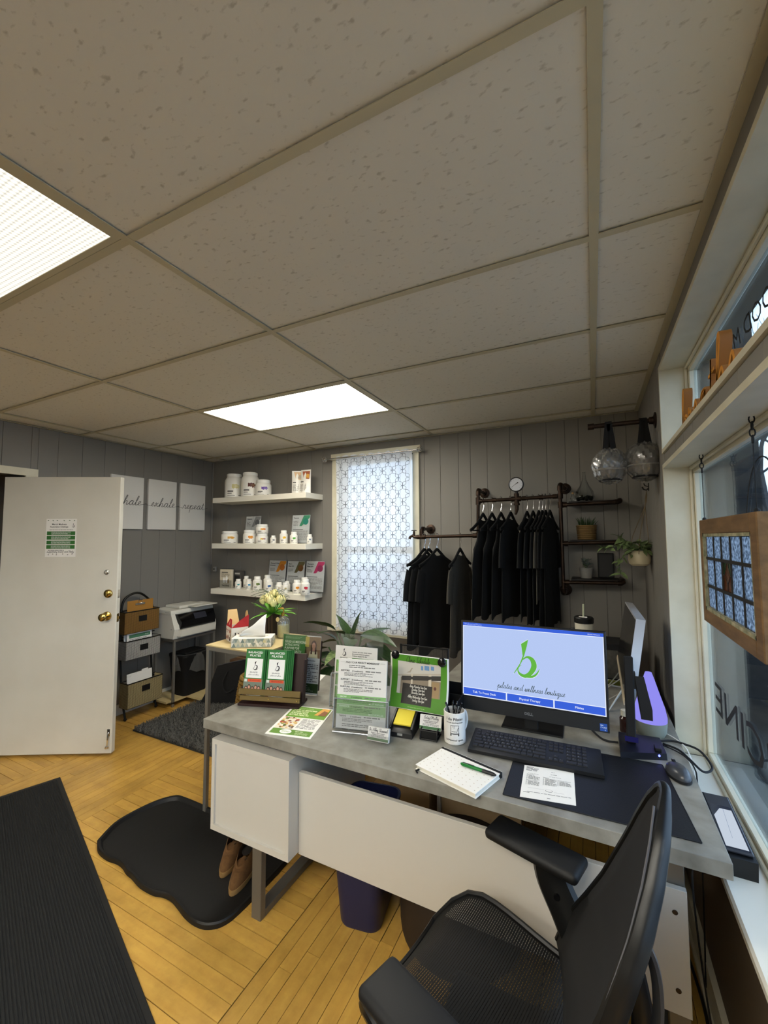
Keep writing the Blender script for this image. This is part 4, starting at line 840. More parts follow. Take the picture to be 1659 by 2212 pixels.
# ---------------------------------------------------------------- wrapped round bags on the wall pipe
BYP = 1.80
t = thing('wall_pipe_peg', 'short bronze pipe peg standing out of the window wall below the ceiling', 'pipe peg', (.1, BYP, 2.168))
MB().cyl((.275, BYP, 2.168), (-.02, BYP, 2.170), .0125).cyl((-.035, BYP, 2.170), (-.005, BYP, 2.170), .017).build('pipe', PIPE, t); MB().lathe([(.001, 0), (.04, 0), (.04, -.006), (.02, -.012), (.018, -.03), (.001, -.03)], (0, 0, 0), 20, M=T(.279, BYP, 2.168) @ RY(90)).build('wall_flange', PIPE, t)
WRAP = clear('crinkled_wrap', '#e4e2dd', .14, .22, .10); BAGM = mat('grey_padded_cloth', '#55524c', .75, vary=(38, '#2e2c29', .6))
STRAP = mat('black_webbing', '#0d0d0e', .85)
for x, z, r, zt, lab, tilt in ((.064, 1.95, .078, 2.17, 'round grey padded bag in clear wrap, left of the two on the wall pipe peg', 0), (.222, 1.962, .082, 2.168, 'round grey padded bag in clear wrap, right one beside the window frame', 6)):
    t = thing('wrapped_round_bag', lab, 'bag', (x, BYP, z-r-.02), rad(tilt), 'wrapped bags on the wall pipe peg')
    zc = r+.02
    MB().ball((0, 0, zc+.012), (r, r*.92, r*.82), 24, 12).build('bag_dome', BAGM, t, local=True, smooth=180)
    MB().lathe([(.001, zc-r*1.02), (r*.62, zc-r*1.02), (r*.86, zc-r*.62), (r*.9, zc-r*.35), (.001, zc-r*.35)], (0, 0, 0), 24).build('bag_base', BAGM, t, local=True)
    MB().tube([(r*.97*cos(2*pi*j/30), r*.92*sin(2*pi*j/30), zc-r*.32) for j in range(30)], .005, 6, closed=True).build('zip_seam', mat('pale_piping', '#8f8c85', .5), t, local=True)
    MB().tube([(r*.66*cos(2*pi*j/30), r*.64*sin(2*pi*j/30), zc-r*1.03) for j in range(30)], .005, 6, closed=True).build('base_trim', BLACKM, t, local=True)
    wr_ = random.Random(int(x*100)); ph = [wr_.uniform(0, 6) for _ in range(4)]
    def wrapf(u, v, r=r, zc=zc, ph=ph):
        a, b = 2*pi*u, pi*v; k = 1.07+.03*sin(7*a+ph[0]+3*b)+.03*sin(13*a-9*b+ph[1])+.02*sin(3*a+ph[2])+.022*sin(21*a+13*b+ph[3]); ex = .16*max(0, cos(a-2.6))**6*max(0, sin(b*1.0))*(1 if b < 1.6 else .3)
        return (r*(k+ex)*sin(b)*cos(a), r*(k)*.96*sin(b)*sin(a), zc+r*1.12*cos(b)*(k-.02)-(.1*r if b > 2 else 0))
    MB().grid(wrapf, 54, 24).build('plastic_wrap', WRAP, t, local=True, smooth=20, merge=True)
    sb = MB(); top = zt-(z-r-.02)+.014; zb_ = zc+r*.78
    for s_ in (-1, 1): sb.rings([[(s_*q[0]-.0135, q[1]-.0015, q[2]), (s_*q[0]+.0135, q[1]-.0015, q[2]), (s_*q[0]+.0135, q[1]+.0015, q[2]), (s_*q[0]-.0135, q[1]+.0015, q[2])] for q in ((.004, -.0145, top-.012), (.008, -.0145, top-.05), (.022, -.018, zb_))])
    sb.rings([[(-.016, -.0155*cos(q), top-.013+.0155*sin(q)), (.016, -.0155*cos(q), top-.013+.0155*sin(q)), (.016, -.018*cos(q), top-.013+.018*sin(q)), (-.016, -.018*cos(q), top-.013+.018*sin(q))] for q in [rad(v) for v in (0, 30, 60, 90, 120, 150, 180)]])
    sb.rings([[(-.0135, .0155, q), (.0135, .0155, q), (.0135, .018, q), (-.0135, .018, q)] for q in (top-.012, zb_-.005)])
    sb.build('strap', STRAP, t, local=True)
# ---------------------------------------------------------------- transom sign and stained glass sash
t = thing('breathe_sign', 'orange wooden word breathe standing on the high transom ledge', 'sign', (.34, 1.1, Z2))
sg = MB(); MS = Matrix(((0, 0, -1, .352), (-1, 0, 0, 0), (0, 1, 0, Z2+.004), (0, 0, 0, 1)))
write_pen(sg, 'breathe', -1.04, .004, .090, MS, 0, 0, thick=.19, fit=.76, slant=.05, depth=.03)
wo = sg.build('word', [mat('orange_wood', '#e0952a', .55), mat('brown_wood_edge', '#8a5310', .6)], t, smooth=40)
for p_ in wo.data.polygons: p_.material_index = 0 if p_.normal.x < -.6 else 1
MB().box(.322, .358, .66, 1.48, Z2, Z2+.006).build('base', mat('orange_wood', '#d98a1c', .55), t)
SY0, SY1, SZ0, SZ1, SX = .652, 1.272, 1.25, 1.63, .352
t = thing('stained_glass_sash', 'old wooden sash of leaded textured glass hung by chains in the window', 'stained glass', (SX, (SY0+SY1)/2, SZ0))
OLDW = mat('weathered_wood', '#85653f', .75, vary=((40, 7, 40), '#4e3a22', .7, 8), bump=((60, 14, 60), .4)); OLDG = mat('flaking_green_paint', '#4f5a38', .7, vary=(40, '#b8ad8c', .5))
fw = .052
for a in ((SY0, SY0+fw, SZ0, SZ1), (SY1-fw*.55, SY1, SZ0, SZ1)): MB().box(SX-.014, SX+.014, *a, bev=.003).build('stile', OLDW, t)
for a in ((SY0+fw, SY1-fw*.55, SZ0, SZ0+fw*.9), (SY0+fw, SY1-fw*.55, SZ1-fw, SZ1)): MB().box(SX-.014, SX+.014, *a, bev=.003).build('rail', OLDW, t)
gy0, gy1, gz0, gz1 = SY0+fw, SY1-fw*.55, SZ0+fw*.9, SZ1-fw
bd = MB()
for a in ((gy0, gy0+.01, gz0, gz1), (gy1-.012, gy1, gz0, gz1), (gy0, gy1, gz0, gz0+.012), (gy0, gy1, gz1-.01, gz1)): bd.box(SX-.012, SX-.004, *a)
bd.build('glazing_bead', OLDG, t)
TEX = sheer('obscure_glass', '#b9bec6', .9, .9)
_t = TEX.node_tree; _c = _t.nodes.new('ShaderNodeTexCoord'); _n = _t.nodes.new('ShaderNodeTexNoise'); _n.inputs['Scale'].default_value = 95; _n.inputs['Detail'].default_value = 3
_r = _t.nodes.new('ShaderNodeValToRGB'); _r.color_ramp.elements[0].position = .40; _r.color_ramp.elements[1].position = .62; _r.color_ramp.elements[0].color = lin('#666c74'); _r.color_ramp.elements[1].color = lin('#c9ced4')
_t.links.new(_c.outputs['Object'], _n.inputs['Vector']); _t.links.new(_n.outputs['Fac'], _r.inputs[0])
for _q in _t.nodes:
    if _q.type in ('BSDF_DIFFUSE', 'BSDF_TRANSLUCENT'): _t.links.new(_r.outputs[0], _q.inputs[0])
AMB = mat('amber_glass', '#7a3a10', .2, trans=.8, bump=(90, .5)); GRN = mat('green_glass', '#2f4a22', .2, trans=.8, bump=(90, .5))
cy = [gy1-.012+(gy0+.01-gy1+.012)*q for q in (0, .2, .385, .58, .79, 1)]; cz = [gz0+.012, gz0+.012+(gz1-gz0-.022)*.3, gz0+.012+(gz1-gz0-.022)*.69, gz1-.01]
for i in range(5):
    for k in range(3):
        y1_, y0_ = cy[i], cy[i+1]
        if i == 2 and k == 1:
            ym, zm = (y0_+y1_)/2, cz[1]+(cz[2]-cz[1])*.55; zl = cz[1]+(cz[2]-cz[1])*.25
            def gp(P, m): MB().rings([[(SX-.002, a, b) for a, b in P], [(SX+.002, a, b) for a, b in P]]).build('glass_piece', m, t, smooth=0)
            gp([(ym, zl), (y0_+.02, zm), (ym, cz[2]-.004), (y1_-.02, zm)], AMB); gp([(y0_, cz[1]), (ym, cz[1]), (ym, zl), (y0_+.02, zm), (y0_, zm)], AMB); gp([(y1_, cz[1]), (y1_, zm), (y1_-.02, zm), (ym, zl), (ym, cz[1])], AMB)
            gp([(y0_, zm), (y0_+.02, zm), (ym, cz[2]-.004), (ym, cz[2]), (y0_, cz[2])], GRN); gp([(y1_, zm), (y1_, cz[2]), (ym, cz[2]), (ym, cz[2]-.004), (y1_-.02, zm)], GRN)
            L_ = MB()
            for P in (((ym, cz[1]), (ym, zl)), ((ym, zl), (y0_+.02, zm)), ((ym, zl), (y1_-.02, zm)), ((y0_+.02, zm), (ym, cz[2])), ((y1_-.02, zm), (ym, cz[2])), ((y0_, zm), (y0_+.02, zm)), ((y1_, zm), (y1_-.02, zm))): L_.tube([(SX, *P[0]), (SX, *P[1])], .003, 5)
            L_.build('lead_came', mat('lead', '#33302c', .5, metal=.5), t)
        else: MB().box(SX-.002, SX+.002, y0_+.002, y1_-.002, cz[k]+.002, cz[k+1]-.002).build('glass_piece', TEX, t, smooth=0)
lead = mat('lead', '#33302c', .5, metal=.5)
for y in cy[1:-1]: MB().box(SX-.005, SX+.005, y-.004, y+.004, cz[0], cz[3]).build('lead_came', lead, t)
for z in cz[1:-1]: MB().box(SX-.0055, SX+.0055, cy[-1], cy[0], z-.005, z+.005).build('lead_came', lead, t)
for y in (1.255, .69):
    ch = MB(); z = SZ1; ch.ball((SX, y, SZ1+.004), .007, 8, 5)
    zt = Z1-.0; k = 0
    while z < zt-.012:
        if z > zt-.075: ch.tube([(SX+.006*cos(q)*(k % 2), y+.006*cos(q)*((k+1) % 2), z+.011+.011*sin(q)) for q in [i*pi/5 for i in range(10)]], .0018, 5, closed=True); z += .018; k += 1
        else: ch.cyl((SX, y, z), (SX, y, min(z+.03, zt-.074)), .0013, n=5); z += .03
    ch.build('chain', BLACKM, t)
# bare trees and wires beyond the porch
BARK = mat('bare_bark', '#4b4744', .9)
def tree(x, y, h, seed, label):
    rr = random.Random(seed); t = thing('bare_tree', label, 'tree', (x, y, -.42), 0, 'bare trees across the street'); m = MB(); tw = MB()
    def grow(p, d, L, r, k):
        q = p+d*L; (m if k < 2 else tw).tube([p, p.lerp(q, .5)+Vector((rr.uniform(-.04, .04), rr.uniform(-.04, .04), 0))*L, q], [r, r*.85, r*.7], 5 if k < 2 else 3)
        if k >= 6: return
        for _ in range(3 if k < 5 else 2):
            e = Vector((rr.uniform(-1, 1), rr.uniform(-1, 1), rr.uniform(-.2, .8))); grow(p.lerp(q, rr.uniform(.55, 1)), (d+e*.75).normalized(), L*rr.uniform(.62, .8), r*.6, k+1)
    grow(Vector((0, 0, 0)), Vector((0, 0, 1)), h*.26, h*.016, 0); m.build('trunk', BARK, t, local=True, smooth=0); stuff(tw.build('branches', BARK, t, local=True, smooth=0))
tree(3.6, 11.5, 9, 2, 'bare grey tree seen through the shop window, nearer one'); tree(5.6, 15.5, 11, 4, 'bare grey tree seen through the shop window, farther one')
w_ = MB().tube([(1.2, 8, 4.0), (14, 8.6, 4.0)], .014, 5).build('overhead_wire', BLACKM); tag(w_, 'dark overhead wire across the sky beyond the shop window', 'wire')
# ---------------------------------------------------------------- reception desk
t = desk = thing('reception_desk', 'long reception desk with grey concrete-look top and white drawer unit', 'desk', (-.69, 1.03, 0))
DZ = .75
MB().box(-1.64, .256, .66, 1.405, .709, DZ, bev=.0012).build('desktop', CONC, t)
d = MB(); d.box(-1.580, -1.145, .676, 1.28, .289, .304).box(-1.580, -1.145, .676, 1.28, .661, .676).box(-1.580, -1.564, .676, 1.28, .304, .661).box(-1.161, -1.145, .676, 1.28, .304, .661); d.build('drawer_carcass', WHITELAM, t)
bp_ = MB().box(-1.580, -1.145, .660, .676, .289, .313).box(-1.580, -1.145, .660, .676, .654, .676).box(-1.580, -1.562, .660, .676, .313, .654).box(-1.163, -1.145, .660, .676, .313, .654).build('panel_frame', WHITELAM, t)
MB().box(-1.562, -1.163, .670, .676, .313, .654).build('drawer_back_panel', WHITELAM, t)
MB().box(-1.144, .166, .722, .74, .283, .606, bev=.001).build('modesty_panel', WHITELAM, t)
for z in (.345, .545): MB().lathe([(.001, 0), (.007, 0), (.006, .0015), (.001, .002)], (0, 0, 0), 10, M=T(.137, .7215, z) @ RX(90)).build('screw_cap', mat('dark_bronze_screw', '#4a3c2c', .5, metal=.7), t)
LEGM = mat('grey_leg_steel', '#79766f', .42, metal=.6)
for x in (-1.345, .115):
    l_ = MB().box(x, x+.05, .742 if x > 0 else .672, (.742 if x > 0 else .672)+.03, 0, .709 if x > 0 else .2885, bev=.002); l_.build('leg', LEGM, t)
    MB().box(x, x+.05, 1.33, 1.36, 0, .709, bev=.002).build('leg', LEGM, t); MB().box(x, x+.05, .702 if x < 0 else .772, 1.33, 0, .03, bev=.002).build('floor_rail', LEGM, t); MB().box(x, x+.05, 1.285 if x < 0 else .772, 1.33, .688, .7085).build('top_rail', LEGM, t)
for x in (-1.45, -1.30): MB().box(x, x+.03, .80, .83, .6765, .7085).build('spacer', BLACKP, t)
t = thing('side_desk', 'matching concrete-look side desk running back along the window wall', 'desk', (-.29, 1.82, 0))
MB().box(-.835, .256, 1.407, 2.26, .709, DZ, bev=.0012).build('desktop', CONC, t)
MB().box(-.80, -.782, 1.43, 2.24, .0, .708).build('side_panel', WHITELAM, t); MB().box(.22, .238, 1.43, 2.24, 0, .708).build('side_panel', WHITELAM, t); MB().box(-.78, .22, 2.2, 2.218, .2, .708).build('back_panel', mat('pale_oak_panel', '#b59a72', .5), t)
MB().box(-.78, -.38, 1.44, 1.458, .08, .70).build('door_panel', mat('pale_oak_panel', '#b59a72', .5), t); MB().box(-.78, -.38, 1.436, 1.4395, .36, .366).build('door_gap', DARKWOOD, t)
t = thing('task_lamp_clamp', 'black clamp foot hanging under the desk behind the white panel', 'clamp', (-.86, 1.36, .56)); MB().box(-.9, -.86, 1.362, 1.40, .6, .7085, bev=.006).cyl((-.88, 1.38, .6), (-.88, 1.38, .53), .014).ball((-.88, 1.38, .53), (.026, .026, .022), 12, 6).build('clamp_body', BLACKP, t); MB().box(-.84, -.80, 1.372, 1.40, .42, .7085).build('clamp_bar', LEGM, t)
# ---------------------------------------------------------------- all-in-one computer
mx0, mx1 = -.575, .002
t = thing('desktop_monitor', 'large black all-in-one computer showing a pale blue welcome screen', 'computer', (-.29, 1.20, DZ), rad(1.5))
MT = T(-.0, -.035, .055) @ RX(-4)     # local: x right, z up, front faces -y
Wm, Hm = .588, .385
MB().box(-Wm/2, Wm/2, 0, .012, 0, Hm, M=MT, bev=.002).box(-Wm/2+.02, Wm/2-.02, .012, .035, .01, Hm-.03, M=MT, bev=.006).build('casing', BLACKP, t, local=True)
MB().box(-Wm/2+.001, Wm/2-.001, -.0012, 0, .001, .052, M=MT).build('chin', mat('charcoal_plastic', '#1a1b1d', .5), t, local=True)
SCR = emit('screen_pale_blue', (.47, .585, .90), 1.0); SBL = emit('screen_blue', (.045, .125, .70), 1.0); SWH = emit('screen_white', (.80, .86, 1.0), 1.0); SGR = emit('screen_green', (.13, .47, .06), 1.0); SDK = emit('screen_slate', (.06, .09, .09), 1.0); SGY = emit('screen_grey', (.12, .17, .17), 1.0)
sw, s0, s1 = Wm/2-.009, .060, Hm-.008
dsp = MB().box(-sw, sw, -.0006, .0002, s0, s1, M=MT).build('display', SCR, t, local=True, smooth=0)
MA = MT @ T(0, -.0008, 0) @ RX(90); hh = s1-s0
bl = s0+.004; bh = .029; b1, b2 = -sw+.004, sw-.004; bw = (b2-b1-.012)/3
it = [('r', -sw, s1-.0135, sw, s1, SBL, 0), ('r', -sw, bl+bh, sw, bl+bh+.003, SWH, 0), ('r', -sw, s0, sw, bl, SWH, 0), ('r', -sw, s0, -sw+.003, s1-.0135, SWH, 0), ('r', sw-.003, s0, sw, s1-.0135, SWH, 0), ('r', -sw, s1-.016, sw, s1-.0135, SWH, 0),
      ('t', 'WelcomeWare', -sw+.006, s1-.011, .0125, emit('screen_lilac', (.4, .5, .95), 1.0), 1), ('t', 'PRIVACY POLICY', sw-.012, s1-.0095, .006, SWH, 1, {'al': 'r'}),
      ('logo', -.062, s0+.118, .15, SWH, 1), ('logo', -.0605, s0+.120, .146, SGR, 3), ('pen', 'pilates and wellness boutique', .002, s0+.052, .0125, SDK, 2, {'thick': .14, 'fit': .27, 'slant': .3})]
for i, lb in enumerate(('Talk To Front Desk', 'Physical Therapy', 'Pilates')):
    x0 = b1+i*(bw+.006); it += [('r', x0, bl, x0+bw, bl+bh, SBL, 0), ('t', lb, x0+bw/2, bl+.0105, .0125, SWH, 1, {'al': 'c', 'bold': .015})]
for x in (b1+bw+.001, b1+2*bw+.007): it.append(('r', x, bl, x+.004, bl+bh, SWH, 0))
art(dsp, it, MA, 'screen_print', .0003)
art(t, [('t', 'DELL', -.004, .018, .0155, '#8d8f92', 1, {'al': 'c', 'bold': .01})], MT @ T(0, -.0014, 0) @ RX(90), 'maker_mark')
art(t, [('r', Wm/2-.034, .006, Wm/2-.008, .034, '#1b4fa8', 1), ('r', Wm/2-.032, .026, Wm/2-.022, .029, '#dfe8f5', 2), ('t', 'CORE', Wm/2-.032, .0165, .0085, '#dfe8f5', 2), ('t', 'i5', Wm/2-.017, .008, .006, '#dfe8f5', 2)], MT @ T(0, -.0014, 0) @ RX(90), 'processor_sticker')
st = MB().box(-.028, .028, .035, .05, -.05, .2, M=MT, bev=.003); st.build('stand_neck', BLACKP, t, local=True)
MB().box(-.12, .125, -.03, .135, 0, .007, bev=.003).build('stand_base', BLACKP, t, local=True)
# ---------------------------------------------------------------- keyboard
ka = rad(3.4)
t = thing('keyboard', 'black full-size keyboard in front of the big monitor', 'keyboard', (-.256, .99, DZ+.0035), ka)
KW, KD = .462, .158
MB().rings([[(-KW/2, -KD/2, 0), (KW/2, -KD/2, 0), (KW/2, KD/2, 0), (-KW/2, KD/2, 0)], [(-KW/2, -KD/2, .011), (KW/2, -KD/2, .011), (KW/2, KD/2, .024), (-KW/2, KD/2, .024)], [(-KW/2+.006, -KD/2+.004, .0135), (KW/2-.006, -KD/2+.004, .0135), (KW/2-.006, KD/2-.004, .0265), (-KW/2+.006, KD/2-.004, .0265)]]).build('keyboard_case', BLACKP, t, local=True)
KEYM = mat('black_keycap', '#1c1c1e', .5); kp = {}; KL = flat('#c9c9c6'); legends = []
def keycap(wd):
    k = round(wd, 4)
    if k not in kp:
        o = MB().rings([[(-wd/2, -.0078, 0), (wd/2, -.0078, 0), (wd/2, .0078, 0), (-wd/2, .0078, 0)], [(-wd/2+.0012, -.0068, .004), (wd/2-.0012, -.0068, .004), (wd/2-.0012, .0068, .0044), (-wd/2+.0012, .0068, .0044)]]).build('key', KEYM, None, smooth=0); C.objects.unlink(o); kp[k] = o
    return kp[k]
def key(x, row, wd=1.0, ch=''):
    u = .0176; yy = KD/2-.024-row*.0208; zz = .0132+(yy+KD/2)/KD*.0128; o = share('key', keycap(wd*u-.0022), t, (x*u-KW/2+.013+wd*u/2, yy, zz), rot=(.08, 0, 0))
    if ch: legends.append((x*u-KW/2+.013+.004, yy+.0006, zz+.0049, ch))
for i, ch in enumerate(['e', '', 'f', 'f', 'f', 'f', '', 'f', 'f', 'f', 'f', '', 'f', 'f', 'f']):
    if i != 1: key(i, 0, 1, ch)
for rw, (off, row_) in enumerate(((0, '`1234567890-='), (1.5, 'QWERTYUIOP[]'), (1.75, "ASDFGHJKL;'"), (2.25, 'ZXCVBNM,./'))):
    if off: key(0, rw+1, off, '-')
    for i, ch in enumerate(row_): key(off+i, rw+1, 1, ch)
    xe = off+len(row_); key(xe, rw+1, 15-xe, '-')
for x, wd in ((0, 1.25), (1.25, 1.25), (2.5, 1.25), (3.75, 6.25), (10, 1.25), (11.25, 1.25), (12.5, 1.25), (13.75, 1.25)): key(x, 5, wd, '')
for i in range(3):
    for rw in (0, 1, 2): key(15.4+i, rw, 1, 'i')
for x, rw in ((16.4, 4), (15.4, 5), (16.4, 5), (17.4, 5)): key(x, rw, 1, '<')
for rw, row_ in ((1, 'n/*-'), (2, '789'), (3, '456'), (4, '123'), (5, '0')):
    for i, ch in enumerate(row_): key(18.8+i, rw, 1 if ch != '0' else 2, ch)
key(20.8, 5, 1, '.'); key(21.8, 2, 1, '+'); key(21.8, 4, 1, 'e'); key(21.8, 3, 1, ''); key(21.8, 5, 1, '')
for i in range(4): key(18.8+i, 0, 1, '')
lg = MB()
for x, y, z, ch in legends:
    V, F, a, b = text_mesh(ch); vs = [lg.b.verts.new((x+v[0]*.0062, y+v[1]*.0062-.001, z)) for v in V]
    for f in F:
        try: lg.b.faces.new([vs[i] for i in f])
        except ValueError: pass
stuff(lg.build('key_legends', KL, t, local=True, smooth=0, keep=True))
# ---------------------------------------------------------------- desk mat, mouse, papers
t = thing('desk_mat', 'large black leather desk mat under the keyboard and mouse', 'desk mat', (-.06, .9, DZ), 0)
pts = [(-.312, .692), (.203, .712), (.166, 1.118), (-.32, 1.095)]
cx_, cy_ = -.06, .9
MB().prism([(x, y) for x, y in pts], DZ, DZ+.0025).build('mat_sheet', mat('black_leatherette', '#0a0b0e', .5, bump=(300, .15)), t)
ed = MB()
for a, b in zip(pts, pts[1:]+pts[:1]): ed.tube([(a[0], a[1], DZ+.0022), (b[0], b[1], DZ+.0022)], .0014, 5)
ed.build('stitched_edge', BLACKM, t)
t = thing('computer_mouse', 'grey and black computer mouse at the right edge of the black desk mat', 'mouse', (.205, 1.06, DZ+.0025), rad(14))
def mouse(u, v):
    a = 2*pi*u; b = v*pi/2; w_ = .033*(1+.06*sin(a)); return (w_*cos(a)*cos(b)**.6 if v < 1 else 0, .056*sin(a)*cos(b)**.6 if v < 1 else 0, .006+.031*sin(b)*(1-.25*(.5+.5*sin(a))*cos(b)))
MB().grid(mouse, 28, 10).build('shell', mat('dark_grey_mouse', '#3a3c40', .3), t, local=True, smooth=180, merge=True)
MB().prism([(.034*cos(2*pi*i/28), .057*sin(2*pi*i/28)) for i in range(28)], 0, .008).build('skirt', BLACKP, t, local=True)
MB().cyl((-.003, .03, .031), (.003, .03, .031), .008, n=14).build('scroll_wheel', BLACKM, t, local=True); MB().box(-.0006, .0006, .012, .05, .026, .0325).build('button_seam', BLACKM, t, local=True)
def sheet(name, label, cat, quad, z, items, wh, thick=.0006, curl=0, m=PAPER):
    """a paper lying flat: quad = lower-left, lower-right, upper-left corners (x, y)"""
    ll, lr_, ul = [Vector((a, b, 0)) for a, b in quad]; x = (lr_-ll); y = (ul-ll); W_, H_ = wh
    ang = math.atan2(x.y, x.x); t = thing(name, label, cat, ((lr_.x+ul.x)/2, (lr_.y+ul.y)/2, z), 0)
    c, s_ = x/W_, y/H_; M = Matrix(((c.x, s_.x, 0, ll.x), (c.y, s_.y, 0, ll.y), (0, 0, 1, z), (0, 0, 0, 1)))
    MB().box(0, W_, 0, H_, 0, thick, M=M).build('sheet', m, t, smooth=0)
    if items: art(t, items, M @ T(0, 0, thick), 'sheet_print', world=True)
    return t
it = [('l', .008, .178, .05, .21, 4, GREY, 1), ('l', .09, .185, .1, .19, 1, GREY, 1), ('l', .088, .168, .108, .173, 1, GREY, 1), ('t', 'Physical Therapy', .015, .158, .0052, DK, 1), ('t', 'Personal Training', .085, .153, .0052, DK, 1)]
for x, ys, ttl, n in ((.012, .15, 'Membership', 5), (.065, .143, 'Intensives', 8), (.11, .135, 'Special Introductory', 5), (.012, .112, 'Seasonal Packages', 5)):
    it += [('t', ttl, x, ys, .005, DK, 1, {'bold': .02}), ('l', x+.006, ys-.006*n, x+.042, ys-.003, n, GREY, 1)]
    for k in range(n): it.append(('r', x, ys-.003-.006*(k+1)+.002, x+.003, ys-.003-.006*(k+1)+.005, '#9a9a97', 1))
it += [('o', .085, .06, .011, .008, GREY, 1), ('o', .085, .06, .0098, .0068, PAPER, 2), ('r', .02, .063, .07, .0636, GREY, 1), ('r', .1, .055, .13, .0557, GREY, 1), ('l', .02, .035, .15, .042, 1, '#8c8a86', 1), ('l', .008, .03, .03, .036, 1, GREY, 1), ('l', .08, .012, .09, .018, 1, GREY, 1)]
sheet('intake_form', 'white printed form lying on the black desk mat below the keyboard', 'paper', ((-.262, .702), (-.102, .731), (-.275, .898)), DZ+.0026, it, (.163, .216))
# notebook with polka dots
nb = thing('notebook', 'white dotted hardback notebook with black strap under the green pen', 'notebook', (-.475, .75, DZ), 0)
nM = Matrix.Translation((-.475, .749, DZ)) @ RZ(math.degrees(math.atan2(.864-.791, -.567+.336)) if False else -17.6)
NWd, NHt = .245, .170
MB().box(-NWd/2, NWd/2, -NHt/2, NHt/2, 0, .003, M=nM, bev=.001).build('back_cover', PAPER, nb); MB().box(-NWd/2+.004, NWd/2-.004, -NHt/2+.004, NHt/2-.002, .003, .014, M=nM).build('pages', mat('page_edges', '#dcd7c8', .8), nb)
cv = MB().box(-NWd/2, NWd/2, -NHt/2, NHt/2, .014, .017, M=nM, bev=.001).build('front_cover', PAPER, nb)
dots = []
for i in range(11):
    for k in range(8): dots.append(('o', -NWd/2+.012+i*.0222, -NHt/2+.012+k*.021+(.0105 if i % 2 else 0), .0021, .0014, '#b7a58e', 1))
art(cv, [q for q in dots if q[2] < NHt/2-.004], nM @ T(0, 0, .017), 'dot_print', world=True)
MB().box(-NWd/2-.002, NWd/2+.002, NHt/2-.016, NHt/2-.004, -.0, .0185, M=nM, bev=.001).build('elastic_strap', STRAP, nb) ; MB().tube([nM @ Vector(p) for p in ((-.105, -NHt/2, .006), (-.11, -NHt/2-.012, .004), (-.10, -NHt/2-.016, .002))], .003, 6).build('ribbon', STRAP, nb)
pn = thing('green_pen', 'green and black pen lying on the dotted notebook', 'pen', (-.41, .76, DZ+.0172), rad(-8.5))
MB().tube([(-.062, 0, .0062), (-.055, 0, .0062), (-.02, 0, .0062)], [.003, .0062, .0058], 12).build('cap_end', mat('green_plastic', '#12702c', .25), pn, local=True); MB().tube([(-.02, 0, .0062), (.035, 0, .0062)], .0058, 12).build('barrel', mat('green_plastic', '#12702c', .25), pn, local=True)
MB().tube([(.018, 0, .0062), (.055, 0, .0062), (.066, 0, .0062)], [.0062, .006, .0022], 12).build('grip', BLACKP, pn, local=True); MB().box(-.052, -.012, -.0015, .0015, .012, .0135).build('clip', BLACKP, pn, local=True)
# ---------------------------------------------------------------- mug of pens
mg = thing('pen_mug', 'white mug printed I do Pilates holding pens', 'mug', (-.553, .965, DZ), 0)
mr = .043; mh = .122
MB().lathe([(.001, 0), (mr-.004, 0), (mr, .004), (mr, mh-.001), (mr-.001, mh), (mr-.004, mh), (mr-.004, .008), (.001, .006)], (0, 0, 0), 36).build('mug_body', mat('white_ceramic', '#dedbd5', .22), mg, local=True)
MB().tube(catmull([(.013, .04, .095), (.024, .066, .098), (.028, .077, .06), (.023, .064, .03), (.013, .04, .03)], 5), .006, 8).build('handle', mat('white_ceramic', '#dedbd5', .22), mg, local=True)
def on_cyl(obj, r, ang0):
    b = bmesh.new(); b.from_mesh(obj.data)
    for _ in range(3): bmesh.ops.subdivide_edges(b, edges=[e for e in b.edges if abs(e.verts[0].co.x-e.verts[1].co.x) > .006], cuts=1, use_grid_fill=True)
    b.to_mesh(obj.data); b.free()
    for v in obj.data.vertices:
        a = ang0+v.co.x/r; v.co = Vector(((r+v.co.y)*cos(a), (r+v.co.y)*sin(a), v.co.z))
fa = math.atan2(-.7-.965, -.03+.553)
def flatxz(items): 
    return art(mg, items, Matrix(((1, 0, 0, 0), (0, 0, 1, .0004), (0, 1, 0, 0), (0, 0, 0, 1))), 'mug_print')
K = '#1c1c1e'
it = [('t', 'I do Pilates', 0, .096, .0155, K, 1, {'al': 'c', 'bold': .012}), ('t', 'because punching people', 0, .086, .0068, K, 1, {'al': 'c', 'bold': .02}), ('t', 'is frowned upon.', 0, .018, .0105, K, 1, {'al': 'c', 'bold': .012})]
for x0, y0, x1, y1 in ((-.016, .046, -.0145, .078), (.0145, .046, .016, .078), (-.016, .0765, .016, .078), (-.016, .046, .016, .0475), (-.017, .039, -.0155, .05), (.0155, .039, .017, .05), (-.017, .044, .017, .0455), (-.008, .07, -.007, .077), (-.003, .0655, -.002, .077), (-.012, .0535, .004, .055)): it.append(('r', x0, y0, x1, y1, K, 1))
it.append(('p', [(.006, .05), (.0075, .05), (.0145, .07), (.013, .07)], K, 1)); it.append(('p', [(-.017, .0375), (-.013, .0375), (-.013, .0445), (-.017, .0445)], K, 1)); it.append(('p', [(.013, .0375), (.017, .0375), (.017, .0445), (.013, .0445)], K, 1))
on_cyl(flatxz(it), mr, fa)
pens = random.Random(8)
